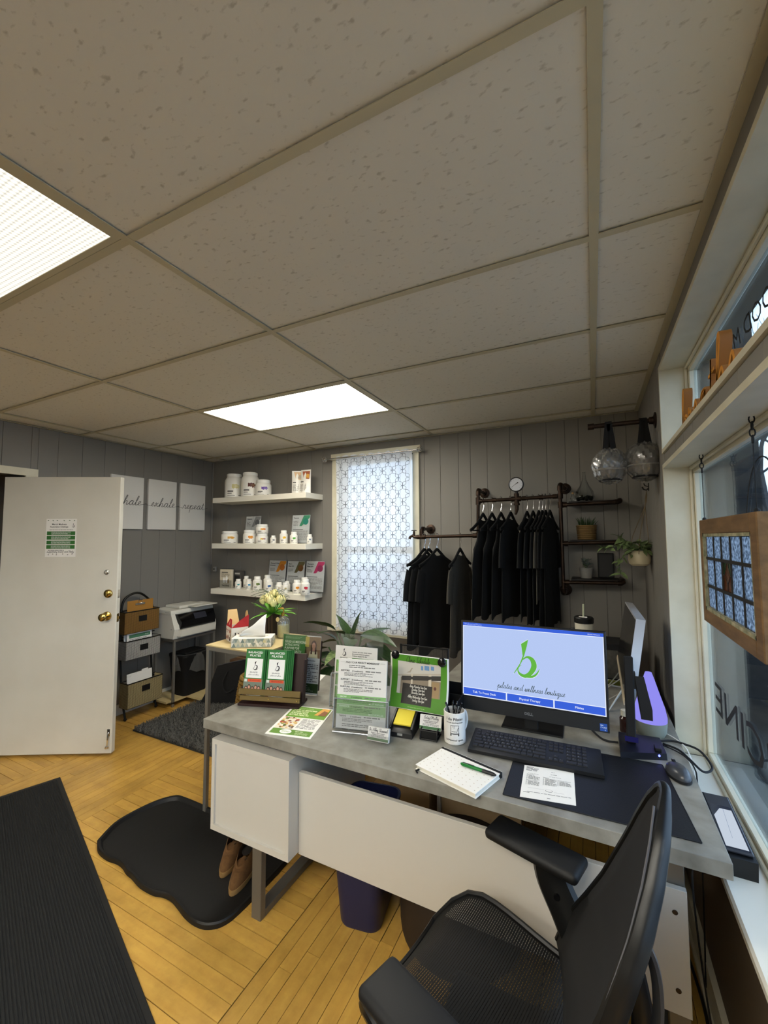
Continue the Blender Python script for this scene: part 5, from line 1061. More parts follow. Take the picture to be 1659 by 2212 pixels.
for i, (a, tl, lab) in enumerate(((0.3, .30, 'black pen leaning right in the mug, nearest the monitor'), (1.2, .22, 'black pen at the back of the mug'), (2.2, .2, 'black pen upright in the middle of the mug'), (3.3, .34, 'black pen leaning left in the mug'), (4.4, .16, 'black pen at the front of the mug'), (5.4, .26, 'clear-barrelled pen in the mug'))):
    q = thing('pen', lab, 'pen', (-.553, .965, DZ+.0085), 0, 'pens in the mug'); b0 = Vector((-.012*cos(a), -.012*sin(a), .006)); dr_ = Vector((sin(tl)*cos(a), sin(tl)*sin(a), cos(tl))); 
    MB().tube([b0, b0+dr_*.11], .0045, 8).build('barrel', BLACKP if i != 5 else ACRY, q, local=True); MB().tube([b0+dr_*.11, b0+dr_*.138, b0+dr_*.142], [.0052, .0048, .003], 8).build('cap', BLACKG, q, local=True); MB().tube([b0+dr_*.136+Vector((0, -.006, 0)), b0+dr_*.108+Vector((0, -.0065, 0))], .0012, 5).build('clip', CHROME, q, local=True)
# ---------------------------------------------------------------- printed matter on the desk
# two-pocket brochure rack
t = thing('brochure_rack', 'dark wooden two-pocket rack of green tri-fold brochures on the desk corner', 'brochure rack', (-1.475, .925, DZ), rad(17))
OLIVE = mat('bronzed_wood', '#6a5528', .4); DKR = mat('dark_red_wood', '#2a1410', .5)
Mb = T(0, .02, .012) @ RX(-11)
MB().box(-.158, .158, -.045, .075, 0, .012, bev=.002).build('base', DKR, t, local=True)
MB().box(-.155, .155, .012, .022, 0, .225, M=Mb, bev=.002).build('back_board', DKR, t, local=True); MB().box(.152, .158, -.02, .022, 0, .20, M=Mb, bev=.002).build('side_board', DKR, t, local=True); MB().box(-.158, -.150, -.05, .02, 0, .06, M=Mb, bev=.002).build('side_board', DKR, t, local=True)
MB().box(-.160, .160, -.062, -.054, .028, .056, M=Mb, bev=.0015).build('front_rail', OLIVE, t, local=True); MB().box(-.152, .158, -.058, -.048, .002, .024, M=Mb, bev=.0015).build('front_rail', OLIVE, t, local=True)
for x in (-.0, .145): MB().cyl((x, -.0585, .013), (x, -.0605, .013), .0035, n=8, M=Mb).build('screw', BRASS, t, local=True)
BRC = mat('green_brochure', '#2c7434', .5)
Mw = MW[t.name]
def brochure(parentM, x, yb, lab, front):
    q = thing('brochure', lab, 'brochure', Mw @ (Mb @ Vector((x, yb, .012))), rad(17), 'tri-fold brochures in the wooden rack')
    L_ = RX(-11); MB().box(-.05, .05, 0, .0022, 0, .228, M=L_).build('cover', BRC, q, local=True, smooth=0)
    if front:
        wv_ = '#f0efe8'
        it = [('r', -.05, .196, .05, .228, '#2c7434', 1), ('t', 'BALANCED', 0, .209, .0135, wv_, 2, {'al': 'c', 'fit': .078, 'bold': .02}), ('t', 'PILATES', 0, .194, .0135, wv_, 2, {'al': 'c', 'fit': .058, 'bold': .02}), ('r', -.041, .093, .043, .184, wv_, 2), ('logo', -.007, .133, .04, DK, 3), ('t', 'BALANCED', 0, .117, .008, DK, 3, {'al': 'c', 'bold': .01}), ('pen', 'pilates and wellness', 0, .106, .0032, GREY, 3, {'thick': .2, 'fit': .055}),
              ('r', -.05, 0, .05, .088, '#6f7a6a', 2), ('r', -.028, .075, .044, .088, '#e0542a', 3), ('l', -.02, .078, .038, .086, 2, '#7a2a14', 4), ('r', -.046, .0745, -.032, .0875, '#cfd3c8', 3)]
        for i, (px, py, hr, sh) in enumerate(((-.034, .043, '#3a2218', '#6a3a2a'), (-.018, .050, '#2c1c16', '#c9b8a8'), (0, .042, '#4a2e1e', '#e2ddd2'), (.017, .05, '#5a3a28', '#d8d2c4'), (.034, .046, '#4a3020', '#e6e0d4'))):
            it += [('p', [(px-.012, .0), (px+.012, .0), (px+.011, py-.018), (px-.011, py-.018)], sh, 3+i), ('o', px, py, .0085, .0125, hr, 3+i), ('o', px, py-.001, .0058, .0085, '#c9937a', 4+i)]
        art(q, it, L_ @ T(0, -.0002, 0) @ RX(90), 'cover_print')
    return q
for c_, nm in ((-.095, 'left'), (.022, 'right')):
    for k in range(4, -1, -1): brochure(None, c_+k*.006, -.048+k*.009, ('front green Balanced Pilates brochure in the %s pocket' % nm) if k == 0 else ('green brochure edge, number %d behind the front of the %s pocket' % (k+1, nm) if False else ('green brochure %s in the %s pocket of the rack' % (('second from the front', 'third from the front', 'fourth from the front', 'rearmost')[k-1], nm))), k == 0)
def upright(parent, wd, h, M, thick=.003, m=PAPER, name='sheet'): return MB().box(-wd/2, wd/2, 0, thick, 0, h, M=M).build(name, m, parent, local=True, smooth=0)
# tall flyer in a clear stand
t = thing('flyer_stand', 'tall clear stand with green Food as Medicine flyer behind the brochure rack', 'sign', (-1.440, 1.085, DZ), rad(10)); M = T(0, 0, .006) @ RX(-9); FW, FH = .232, .298
MB().box(-FW/2, FW/2, -.004, -.0025, 0, FH, M=M).box(-FW/2, FW/2, -.03, .09, -.006, -.003).build('acrylic_stand', ACRY, t, local=True, smooth=0); upright(t, FW-.008, FH-.006, M, .0015)
MB().box(FW/2-.016, FW/2-.004, .004, .02, .02, FH-.03, M=M).build('back_support', DKR, t, local=True)
SK = '#c08a72'; it = [('r', -.112, .17, .03, .292, '#3f7a2e', 1), ('l', -.1, .272, .0, .284, 2, '#8fb07a', 2)]
for i, s in enumerate(('FOOD AS MEDICINE:', 'EATING WITH', 'PURPOSE FOR', 'BETTER HEALTH')): it.append(('t', s, -.1, .25-.0165*i, .0165, '#eef0d0', 2, {'fit': (.128, .085, .088, .1)[i], 'bold': .02}))
it += [('r', .022, .18, .112, .288, '#8a6a48', 1), ('r', .022, .235, .045, .288, '#c9b04a', 2), ('p', [(.045, .18), (.1, .18), (.094, .215), (.052, .215)], '#d9cfa6', 3), ('o', .073, .24, .017, .03, '#4a2b1c', 3), ('p', [(.056, .2), (.066, .2), (.064, .24), (.056, .24)], '#4a2b1c', 4), ('p', [(.081, .2), (.091, .2), (.09, .24), (.082, .24)], '#4a2b1c', 4), ('o', .073, .243, .0105, .0165, SK, 5), ('r', .066, .216, .08, .229, SK, 4),
       ('r', .012, .158, .112, .178, PAPER, 4), ('t', 'Registered Dietitian', .018, .164, .0088, DK, 5, {'bold': .02}), ('r', .002, .055, .112, .157, '#dedbd4', 2), ('l', .008, .06, .106, .152, 10, '#6a6862', 3), ('r', -.112, .008, .112, .054, '#2f4a1f', 2), ('t', 'More Info:', .02, .04, .008, '#d9dccf', 3), ('l', .02, .015, .09, .035, 3, '#93a083', 3), ('o', .0, .03, .012, .017, '#e6e6dc', 3)]
art(t, it, M @ T(0, -.0004, 0) @ RX(90), 'flyer_print')
# flyer lying on the desk
it = [('r', .012, .165, .21, .272, '#6a9a2a', 1), ('l', .04, .25, .12, .262, 2, '#b7cf8a', 2)]
for i, s in enumerate(('FOOD AS MEDICINE:', 'EATING WITH', 'PURPOSE FOR', 'BETTER HEALTH')): it.append(('t', s, .022, .232-.017*i, .0165, '#f4f7c8', 2, {'fit': (.125, .085, .09, .1)[i], 'bold': .03}))
it += [('p', [(.145, .2), (.204, .2), (.204, .272), (.165, .272)], '#d9a24a', 3), ('p', [(.165, .2), (.204, .2), (.204, .24), (.18, .25)], '#8a5a30', 4), ('r', .012, .055, .1, .162, '#e6dcc8', 1)]
fr = random.Random(4)
for i in range(46): it.append(('o', fr.uniform(.018, .094), fr.uniform(.06, .157), fr.uniform(.004, .01), fr.uniform(.003, .008), fr.choice(['#a8452a', '#d8a85a', '#5f7a2a', '#8a3a20', '#e0c27a', '#6a4a2a', '#f0e8d4']), 2+i % 5))
it += [('r', .104, .06, .206, .165, '#efece6', 2), ('l', .11, .068, .2, .158, 9, '#7c7a76', 3), ('r', .012, .012, .206, .054, '#5f8a2a', 1), ('o', .082, .034, .028, .018, '#f4f2ea', 2), ('l', .062, .028, .102, .04, 2, '#8aa06a', 3), ('t', 'More Info:', .125, .04, .009, '#f0f3d4', 2, {'bold': .02}), ('l', .13, .018, .19, .036, 3, '#c3d3a0', 2)]
sheet('flyer', 'green and white Food as Medicine flyer lying flat near the desk front', 'flyer', ((-1.285, .672), (-1.083, .715), (-1.362, .958)), DZ+.0004, it, (.216, .28), .0016)
sheet('loose_paper', 'plain white sheet at the far left edge of the desk', 'paper', ((-1.56, 1.16), (-1.424, 1.204), (-1.62, 1.36)), DZ+.0004, [('l', .02, .15, .16, .25, 6, '#a8a6a0', 1)], (.2, .28))
# literature holders of clear acrylic
def lit_holder(x, y, rz, wd, hb, label, items, sh, tilt=-9, stack=.012):
    t = thing('literature_holder', label, 'literature holder', (x, y, DZ), rad(rz)); M = T(0, 0, .008) @ RX(tilt)
    a = MB().box(-wd/2, wd/2, .022, .025, 0, hb, M=M).box(-wd/2, wd/2, -.026, -.023, 0, hb*.46, M=M).box(-wd/2, -wd/2+.003, -.023, .022, 0, hb*.46, M=M).box(wd/2-.003, wd/2, -.023, .022, 0, hb*.46, M=M).box(-wd/2, wd/2, -.026, .025, 0, .003, M=M).box(-wd/2, wd/2, -.028, .075, -.008, -.005, bev=.001).box(-.03, .03, -.034, -.028, -.007, .004)
    a.build('acrylic_pocket', ACRY, t, local=True)
    MB().tube([M @ Vector(p) for p in ((-wd/2, -.0245, hb*.46), (wd/2, -.0245, hb*.46))], .0022, 6).tube([(-wd/2, -.028, .0025), (wd/2, -.028, .0025)], .0026, 6).tube([M @ Vector(p) for p in ((-wd/2, -.0245, .004), (-wd/2, -.0245, hb*.46))], .0022, 6).tube([M @ Vector(p) for p in ((wd/2, -.0245, .004), (wd/2, -.0245, hb*.46))], .0022, 6).build('polished_edge', clear('acrylic_edge', '#dfe6f0', .3, .1, .25), t, local=True)
    MB().box(-sh[0]/2, sh[0]/2, -.020+.0, -.020+stack, .004, .004+sh[1], M=M).build('paper_stack', mat('stack_paper', '#dcd8d0', .75), t, local=True, smooth=0)
    art(t, items, M @ T(0, -.0203, .004) @ RX(90), 'sheet_print'); return t
OFFW = '#d9d4ca'; MG = '#7fae6a'; MG2 = '#93b97e'; w2 = .105
it = [('t', 'FIND YOUR PERFECT MEMBERSHIP', 0, .262, .0105, DK, 2, {'al': 'c', 'fit': .15, 'bold': .01}), ('l', -.06, .243, .06, .257, 2, '#6a6863', 2), ('r', -.1, .266, -.08, .2665, '#6a6863', 2), ('r', .08, .266, .1, .2665, '#6a6863', 2),
      ('r', -.108, .096, .108, .133, MG, 2), ('r', -.108, .056, .108, .094, MG2, 2)]
for nm, y, c in (('RESTORE', .228, DK), ('SUPPORT', .192, DK), ('NURTURE', .163, DK), ('GROW', .122, '#dfe8d2'), ('ENHANCE', .085, '#dfe8d2'), ('THRIVE', .046, '#4a4a48')):
    it += [('t', nm, -.095, y, .0095, c, 4, {'bold': .015}), ('t', '(2 installments)', -.045, y, .008, '#3a3a38', 4, {'bold': .02}), ('l', .015, y-.0005, .085, y+.0085, 1, '#77756f', 4), ('l', -.08, y-.019, .05, y-.003, 3, '#77756f' if c != '#dfe8d2' else '#4f7a3f', 4)]
it += [('t', 'MOST POPULAR', .1, .1, .009, '#dfe8d2', 4, {'al': 'r', 'bold': .01}), ('t', 'MOST POPULAR', .1, .059, .009, '#dfe8d2', 4, {'al': 'r', 'bold': .01}), ('l', -.08, .008, .06, .022, 2, '#77756f', 4)]
lit_holder(-.932, .868, 13.5, .238, .262, 'clear holder of membership price sheets at the front of the desk', it, (.216, .279), -9)
it = [('logo', -.072, .236, .032, DK, 2), ('t', 'BALANCED', -.062, .222, .0075, DK, 2, {'al': 'c'}), ('l', -.02, .25, .08, .258, 1, '#8a8882', 2), ('t', 'Movement rooted in medicine.', -.02, .242, .0072, DK, 2, {'bold': .02}), ('t', 'Wellness designed for life.', -.02, .233, .0072, DK, 2, {'bold': .02}), ('r', -.02, .218, .09, .226, '#3f7a2e', 2)]
for i, (s, y) in enumerate((('Pilates', .195), ('Physical', .135), ('Balance', .075), ('Wellness', .02))): it += [('r', -.1, y-.036, -.094, y+.018, '#4f8a2b', 3), ('r', -.094, y-.036, .0, y+.018, '#9cc486', 2), ('t', s, -.088, y+.003, .0115, '#2a4a20', 3, {'bold': .01}), ('l', -.088, y-.032, -.01, y-.002, 4, '#4a5a40', 3)]
lit_holder(-1.068, 1.045, 9, .245, .335, 'taller clear holder of service sheets behind the membership holder', it, (.216, .279), -8, .006)
# poster on the black mesh organiser
t = thing('mesh_organiser', 'black wire-mesh desktop file organiser behind the green schedule poster', 'organiser', (-.72, 1.06, DZ), rad(3))
MESH = mat('black_wire', '#101010', .5, metal=.4)
for x in (-.109, .109): MB().box(x-.0045, x+.0045, -.003, .003, 0, .335, bev=.001).build('post', MESH, t, local=True)
MB().box(-.11, .11, -.003, .003, .328, .333).build('top_rail', MESH, t, local=True)
wm = MB()
for i in range(73): x = -.108+.216*i/72; wm.box(x-.00035, x+.00035, -.0004, .0004, .02, .33)
for i in range(100): z = .02+.31*i/99; wm.box(-.108, .108, -.0007, .0001, z-.00035, z+.00035)
stuff(wm.build('wire_mesh', MESH, t, local=True, smooth=0))
MB().box(-.115, .155, -.03, .11, 0, .008).box(-.115, -.112, -.03, .11, .008, .12).box(.152, .155, -.03, .11, .008, .12).box(-.115, .155, .107, .11, .008, .16).box(-.115, .155, .04, .042, .008, .13).build('tray', MESH, t, local=True)
tp = thing('schedule_poster', 'green Clinic Schedule poster held by two round black magnets', 'poster', (-.735, 1.045, DZ+.075), rad(2))
PW_, PH_ = .272, .222
def pcurl(x, z): f = max(0, 1-z/(PH_*.75)); return -.008-.045*f*f
def fy(u, v): x = (u-.5)*PW_; z = v*PH_; return (x, pcurl(x, z), z)
MB().grid(fy, 10, 14).build('sheet', PAPER, tp, local=True, smooth=180, solid=.0004)
art_items = [('r', -.128, .002, .128, .218, '#4c8a1c', 2), ('r', -.1, .055, .1, .19, '#c9c2b4', 4), ('p', [(-.1, .123), (.1, .148), (.1, .156), (-.1, .131)], '#b8ab98', 6), ('r', -.085, .055, .1, .122, '#8a7a66', 5), ('p', [(-.08, .108), (.1, .126), (.1, .146), (-.08, .126)], '#332f2b', 7), ('r', .01, .16, .02, .178, '#6b8fb8', 6), ('r', .026, .162, .048, .181, '#6b8fb8', 6), ('r', .055, .165, .07, .182, '#6b8fb8', 6), ('p', [(-.06, .142), (-.04, .144), (-.028, .165), (-.034, .165), (-.044, .15)], '#a89a86', 8), ('r', .06, .055, .094, .118, '#9c8058', 8), ('r', .045, .055, .058, .146, '#cdbfa8', 9), ('r', -.036, .08, -.028, .14, '#cdbfa8', 9), ('o', .076, .092, .006, .007, '#5a2f22', 10), ('r', -.074, .02, .064, .098, '#221d18', 11),
             ('pen', 'Clinic Schedule', -.005, .188, .0125, '#1e2a14', 8, {'thick': .13, 'fit': .11}), ('pen', 'Betsy Monday 9am-5pm', .0, .085, .0052, '#d9d4c8', 14, {'thick': .2, 'fit': .08}), ('pen', 'Tuesday 9am-6pm', .0, .073, .0052, '#d9d4c8', 14, {'thick': .2, 'fit': .062}), ('pen', 'Thursday 9am-6pm', .0, .061, .0052, '#d9d4c8', 14, {'thick': .2, 'fit': .064}), ('pen', 'Abbey Wednesday 9am-5pm', .0, .045, .0052, '#d9d4c8', 14, {'thick': .2, 'fit': .09}), ('pen', 'Friday 9am-2pm', .005, .033, .0052, '#d9d4c8', 14, {'thick': .2, 'fit': .056}), ('l', -.04, .008, .04, .013, 1, '#8fb06a', 6)]
po = art(tp, art_items, Matrix(((1, 0, 0, 0), (0, 0, -1, 0), (0, 1, 0, 0), (0, 0, 0, 1))), 'poster_print', .00012)
bmx = bmesh.new(); bmx.from_mesh(po.data)
for _ in range(4):
    bmesh.ops.subdivide_edges(bmx, edges=[e for e in bmx.edges if abs(e.verts[0].co.z-e.verts[1].co.z) > .02], cuts=1, use_grid_fill=True)
for v in bmx.verts: v.co.y += pcurl(v.co.x, v.co.z)-.0006
bmx.to_mesh(po.data); bmx.free()
for x, z, nm in ((-.112, .222, 'left'), (.108, .215, 'right')):
    q = thing('round_magnet', 'round black magnet at the %s top corner of the green poster' % nm, 'magnet', (-.735+x, 1.045, DZ+.075+z-.008), rad(2), 'round magnets on the green poster')
    MB().lathe([(.001, .004), (.018, .004), (.0195, -.002), (.017, -.009), (.008, -.0125), (.001, -.013)], (0, 0, 0), 22, M=T(0, -.0085, 0) @ RX(-90) @ RX(180) if False else T(0, -.0125, 0) @ RX(-90)).build('magnet_cap', BLACKG, q, local=True); MB().cyl((0, -.0092, 0), (0, -.0118, 0), .0165, n=20).build('magnet_face', BLACKM, q, local=True)
# sticky-note dispenser
t = thing('note_dispenser', 'black sticky-note dispenser with yellow pad on the desk', 'note dispenser', (-.772, .965, DZ), rad(7)); M = T(0, -.012, .028) @ RX(38)
MB().rings([[(-.052, -.075, 0), (.052, -.075, 0), (.052, .062, 0), (-.052, .062, 0)], [(-.05, -.072, .018), (.05, -.072, .018), (.05, .058, .072), (-.05, .058, .072)], [(-.046, -.062, .022), (.046, -.062, .022), (.046, .052, .074), (-.046, .052, .074)]]).build('dispenser_body', BLACKP, t, local=True)
sl = math.degrees(math.atan2(.054, .13)); M = T(0, -.004, .0505) @ RX(sl)
MB().box(-.038, .038, -.042, .042, 0, .007, M=M, bev=.0006).build('yellow_pad', mat('yellow_notes', '#e6cf3e', .7), t, local=True)
for x in (-.046, .046): MB().box(x-.005, x+.005, -.062, .05, -.001, .009, M=M, bev=.002).build('side_guide', BLACKP, t, local=True)
MB().box(-.05, .05, .042, .056, -.001, .013, M=M, bev=.003).build('hinge_bar', BLACKP, t, local=True)
MB().box(-.012, .01, -.0738, -.0728, .003, .016).build('dispenser_tag', mat('grey_plastic', '#9a978f', .5), t, local=True)
# business cards
t = thing('card_holder', 'clear holder of business cards signed Dr Abbey at the desk front', 'card holder', (-.823, .815, DZ), rad(5)); M = T(0, 0, .004) @ RX(-16)
MB().box(-.048, .048, -.014, -.012, -.001, .024, M=M).box(-.048, .048, .012, .014, 0, .03, M=M).box(-.048, .048, -.016, .03, -.004, -.001, bev=.001).build('acrylic_tray', ACRY, t, local=True)
MB().box(-.0445, .0445, -.010, .008, .001, .052, M=M).build('cards', mat('stack_paper', '#dcd8d0', .75), t, local=True, smooth=0)
it = [('r', -.0445, .003, .0445, .0125, '#3a6a3a', 1), ('pen', 'Dr. Abbey Thannock', 0, .036, .006, '#2c2c2a', 2, {'thick': .16, 'fit': .082}), ('t', 'Movement rooted in medicine.', 0, .0285, .0048, DK, 2, {'al': 'c', 'bold': .03}), ('t', 'Wellness designed for life.', 0, .0235, .0048, DK, 2, {'al': 'c', 'bold': .03}), ('l', -.03, .0145, .036, .0215, 2, '#7c7a76', 2)]
art(t, it, M @ T(0, -.0102, .001) @ RX(90), 'card_print')
t = thing('card_holder', 'black mesh stand of business cards signed Betsy beside the pen mug', 'card holder', (-.652, .955, DZ), rad(6)); M = T(0, 0, .026) @ RX(-20)
fm = MB()
for x in (-.034, .034): fm.tube(catmull([(x, .03, .003), (x, -.035, .003), (x, -.04, .01), (x, -.034, .035), (x, -.01, .04)], 4), .003, 6)
fm.tube([(-.034, -.034, .035), (.034, -.034, .035)], .003, 6).tube([(-.034, -.038, .004), (.034, -.038, .004)], .003, 6).box(-.034, .034, -.037, -.0365, .005, .034).box(-.034, .034, -.034, .01, .024, .026).box(-.034, .034, .012, .014, .003, .045); fm.build('wire_stand', MESH, t, local=True)
MB().box(-.0445, .0445, -.016, .004, .002, .056, M=M).build('cards', mat('stack_paper', '#dcd8d0', .75), t, local=True, smooth=0)
it = [('r', -.0445, .002, .0445, .0125, '#3a6a3a', 1), ('pen', 'Betsy', -.016, .040, .006, '#3a3a38', 2, {'thick': .16, 'fit': .026}), ('pen', "O'Malley", .016, .040, .006, '#3a3a38', 2, {'thick': .16, 'fit': .036}), ('t', 'Movement rooted in medicine.', 0, .031, .0048, DK, 2, {'al': 'c', 'bold': .03}), ('t', 'Wellness designed for life.', 0, .0255, .0048, DK, 2, {'al': 'c', 'bold': .03}), ('l', -.032, .0145, .036, .0235, 2, '#7c7a76', 2)]
art(t, it, M @ T(0, -.0162, .001) @ RX(90), 'card_print')
# ---------------------------------------------------------------- side terminal on its dock
t = thing('side_terminal', 'thin silver-edged display seen edge-on beside the window wall', 'display', (.10, 1.5, DZ), 0)
SIL = mat('silver_alloy', '#b9bbc0', .35, metal=.35)
p = {'nb': (.060, 1.225, .905), 'fb': (.066, 1.86, .925), 'nt': (.118, 1.300, 1.232), 'ft': (.113, 1.855, 1.225)}
o = Vector((.034, .004, -.004))
MB().rings([[p['nb'], p['fb'], p['ft'], p['nt']], [tuple(Vector(p[k])+o) for k in ('nb', 'fb', 'ft', 'nt')]]).build('casing', SIL, t, smooth=0)
def lerp4(u, v, off): a = Vector(p['nb']).lerp(Vector(p['fb']), u); b = Vector(p['nt']).lerp(Vector(p['ft']), u); return tuple(a.lerp(b, v)+Vector((-off, 0, 0)))
MB().rings([[lerp4(u, v, .0002) for u, v in ((.015, .07), (.985, .07), (.985, .98), (.015, .98))], [lerp4(u, v, .0012) for u, v in ((.015, .07), (.985, .07), (.985, .98), (.015, .98))]]).build('screen', BLACKG, t, smooth=0)
MB().rings([[lerp4(u, v, .0002) for u, v in ((0, 0), (1, 0), (1, .06), (0, .06))], [lerp4(u, v, .003) for u, v in ((0, 0), (1, 0), (1, .06), (0, .06))]]).build('chin', mat('pale_chin', '#b8ab93', .5), t, smooth=0)
MB().box(.062, .094, 1.195, 1.215, .775, 1.10, bev=.003).build('post', BLACKM, t)
MB().rings([[(x, y, z) for x, y, z in ((.098, 1.20, .995), (.128, 1.20, .995), (.128, 1.20, 1.03), (.098, 1.20, 1.03))], [(x, y, z) for x, y, z in ((.112, 1.185, .875), (.150, 1.185, .875), (.150, 1.185, .915), (.112, 1.185, .915))]]).build('arm', BLACKM, t)
MB().box(.094, .100, 1.20, 1.23, .98, 1.04).build('arm_joint', BLACKM, t)
dk = thing('dock_station', 'dark navy docking base with blue light under the side terminal', 'dock', (.11, 1.2, DZ), 0)
NAVY = mat('dark_navy_plastic', '#12131c', .4)
MB().rings([[(.036, 1.105, DZ), (.188, 1.165, DZ), (.182, 1.30, DZ), (.036, 1.29, DZ)], [(.036, 1.105, DZ+.024), (.186, 1.165, DZ+.024), (.18, 1.298, DZ+.024), (.038, 1.286, DZ+.024)]]).build('dock_case', NAVY, dk)
MB().box(.15, .172, 1.165, 1.2, DZ+.024, DZ+.036, bev=.002).build('usb_dongle', BLACKP, dk); MB().ball((.162, 1.155, DZ+.016), .004, 8, 5).build('status_light', emit('blue_led', (.08, .1, 1), 8), dk)
MB().box(.056, .10, 1.190, 1.1945, .782, .80).build('post_collar', emit('dim_blue_strip', (.02, .02, .12), .6), dk)
# diffuser lamp
t = thing('aroma_diffuser', 'glowing lilac teardrop aroma diffuser behind the side terminal', 'diffuser', (.160, 1.385, DZ), 0)
MB().lathe([(.001, 0), (.048, 0), (.056, .015), (.06, .05), (.06, .058), (.001, .058)], (0, 0, 0), 32).build('base', mat('pale_grey_base', '#7d8277', .5), t, local=True)
gl = emit('lilac_glow', (.30, .28, .92), .95)
MB().lathe([(.06, .058), (.0605, .075), (.054, .11), (.036, .17), (.02, .225), (.012, .25), (.001, .252)], (0, 0, 0), 32).build('glowing_shell', gl, t, local=True, smooth=180)
t = thing('brown_bottle', 'small brown bottle with white cap beside the side terminal post', 'bottle', (.068, 1.36, DZ), 0)
MB().lathe([(.001, 0), (.021, 0), (.022, .004), (.022, .055), (.014, .064), (.001, .066)], (0, 0, 0), 20).build('bottle_glass', mat('brown_glass', '#2a0f0a', .2), t, local=True); MB().lathe([(.001, .066), (.0165, .066), (.0165, .088), (.001, .089)], (0, 0, 0), 20).build('cap', mat('cream_cap', '#c9c4b2', .5), t, local=True)
# cables
def cable(label, pts, r=.004, m=BLACKM, name='cable'):
    o = MB().tube(catmull(pts, 7), r, 7).build(name, m, None); return tag(o, label, 'cable')
cable('black cable looping from the dock over the desk edge by the window', [(.17, 1.30, .757), (.22, 1.33, .757), (.262, 1.32, .758), (.31, 1.30, .75), (.335, 1.25, .72), (.30, 1.2, .72), (.262, 1.21, .75), (.235, 1.26, .757), (.19, 1.29, .757)])
cable('second black cable dropping between the desk and the sill', [(.18, 1.28, .757), (.225, 1.245, .757), (.252, 1.2, .757), (.268, 1.165, .74), (.27, 1.14, .69), (.27, 1.13, .4), (.262, 1.12, .05)], .0025)
cable('thin white cable trailing from the glowing diffuser', [(.215, 1.40, .756), (.25, 1.34, .757), (.268, 1.27, .75), (.272, 1.2, .70), (.272, 1.18, .5)], .0018, PAPER)
cable('black cable running from the big monitor to the dock', [(-.07, 1.32, .757), (-.03, 1.24, .756), (.0, 1.22, .756), (.034, 1.22, .758)])
cable('black cable hanging below the right end of the desk', [(.20, .72, .706), (.19, .70, .69), (.178, .712, .67), (.19, .76, .5), (.215, .80, .25), (.235, .74, .06), (.21, .70, .006), (.16, .80, .006)], .0025)
cable('black adapter cord on the floor by the baseboard', [(.235, 1.3, .006), (.25, 1.1, .006), (.24, .95, .006), (.205, .9, .006), (.2, 1.0, .006)], .005)
# terminal on the sill
t = thing('card_terminal', 'black handheld device with a bright reflection painted on its screen, lying on the window sill', 'card reader', (.315, .965, Z0), 0)
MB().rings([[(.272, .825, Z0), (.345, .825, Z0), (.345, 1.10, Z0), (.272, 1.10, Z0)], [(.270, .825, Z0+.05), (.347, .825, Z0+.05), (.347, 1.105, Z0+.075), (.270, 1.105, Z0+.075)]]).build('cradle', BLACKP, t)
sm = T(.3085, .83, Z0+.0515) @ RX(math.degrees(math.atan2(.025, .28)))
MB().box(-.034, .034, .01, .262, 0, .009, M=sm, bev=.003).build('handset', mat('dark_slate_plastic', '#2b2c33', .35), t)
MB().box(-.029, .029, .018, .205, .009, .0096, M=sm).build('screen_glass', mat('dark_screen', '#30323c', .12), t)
art(t, [('p', [(-.026, .022), (.026, .022), (.026, .19), (-.004, .19), (-.026, .15)], emit('painted_screen_reflection', (.55, .62, .72), 1.0), 2), ('p', [(.004, .19), (.0048, .19), (-.002, .06), (-.0028, .06)], '#8a8f98', 3)], sm @ T(0, 0, .0092), 'screen_print', .0003, world=True)  # glowing polygon stands in for a bright reflection on the screen
# far side desk things
t = thing('tumbler', 'white tumbler with black lid and pale straw behind the big monitor', 'tumbler', (-.09, 1.93, DZ), 0)
MB().lathe([(.001, 0), (.034, 0), (.036, .004), (.048, .34), (.001, .34)], (0, 0, 0), 28).build('cup', mat('offwhite_enamel', '#c9c4b2', .4), t, local=True); MB().lathe([(.001, .335), (.0495, .335), (.051, .34), (.051, .362), (.046, .368), (.001, .366)], (0, 0, 0), 28).build('lid', BLACKP, t, local=True)
MB().cyl((-.004, -.008, .3), (.001, -.012, .44), .0048, n=10).build('straw', mat('pale_straw', '#c3c7a8', .4), t, local=True); MB().box(-.024, .018, -.02, -.006, .366, .371).build('slide', PAPER, t, local=True)
MB().tube([(-.048, 0, .3), (-.075, 0, .29), (-.085, 0, .25), (-.085, 0, .15), (-.07, 0, .1), (-.042, 0, .09)], .007, 8).build('handle', BLACKP, t, local=True)
t = thing('fabric_bin', 'grey mottled fabric bin with dark rim at the far end of the side desk', 'storage bin', (.055, 2.13, DZ), 0)
MB().rings([[(-.09, -.08, .01), (.12, -.08, .01), (.12, .1, .01), (-.09, .1, .01)], [(-.1, -.09, .18), (.13, -.09, .18), (.13, .11, .18), (-.1, .11, .18)]]).build('bin_body', mat('mottled_felt', '#5b574e', .95, vary=(40, '#413e37', .5)), t, local=True); MB().rings([[(-.102, -.092, .172), (.132, -.092, .172), (.132, .112, .172), (-.102, .112, .172)], [(-.102, -.092, .205), (.132, -.092, .205), (.132, .112, .205), (-.102, .112, .205)]]).build('rim', BLACKM, t, local=True)
MB().rings([[(-.088, -.078, 0), (.118, -.078, 0), (.118, .098, 0), (-.088, .098, 0)], [(-.09, -.08, .01), (.12, -.08, .01), (.12, .1, .01), (-.09, .1, .01)]]).build('bin_foot', BLACKM, t, local=True)
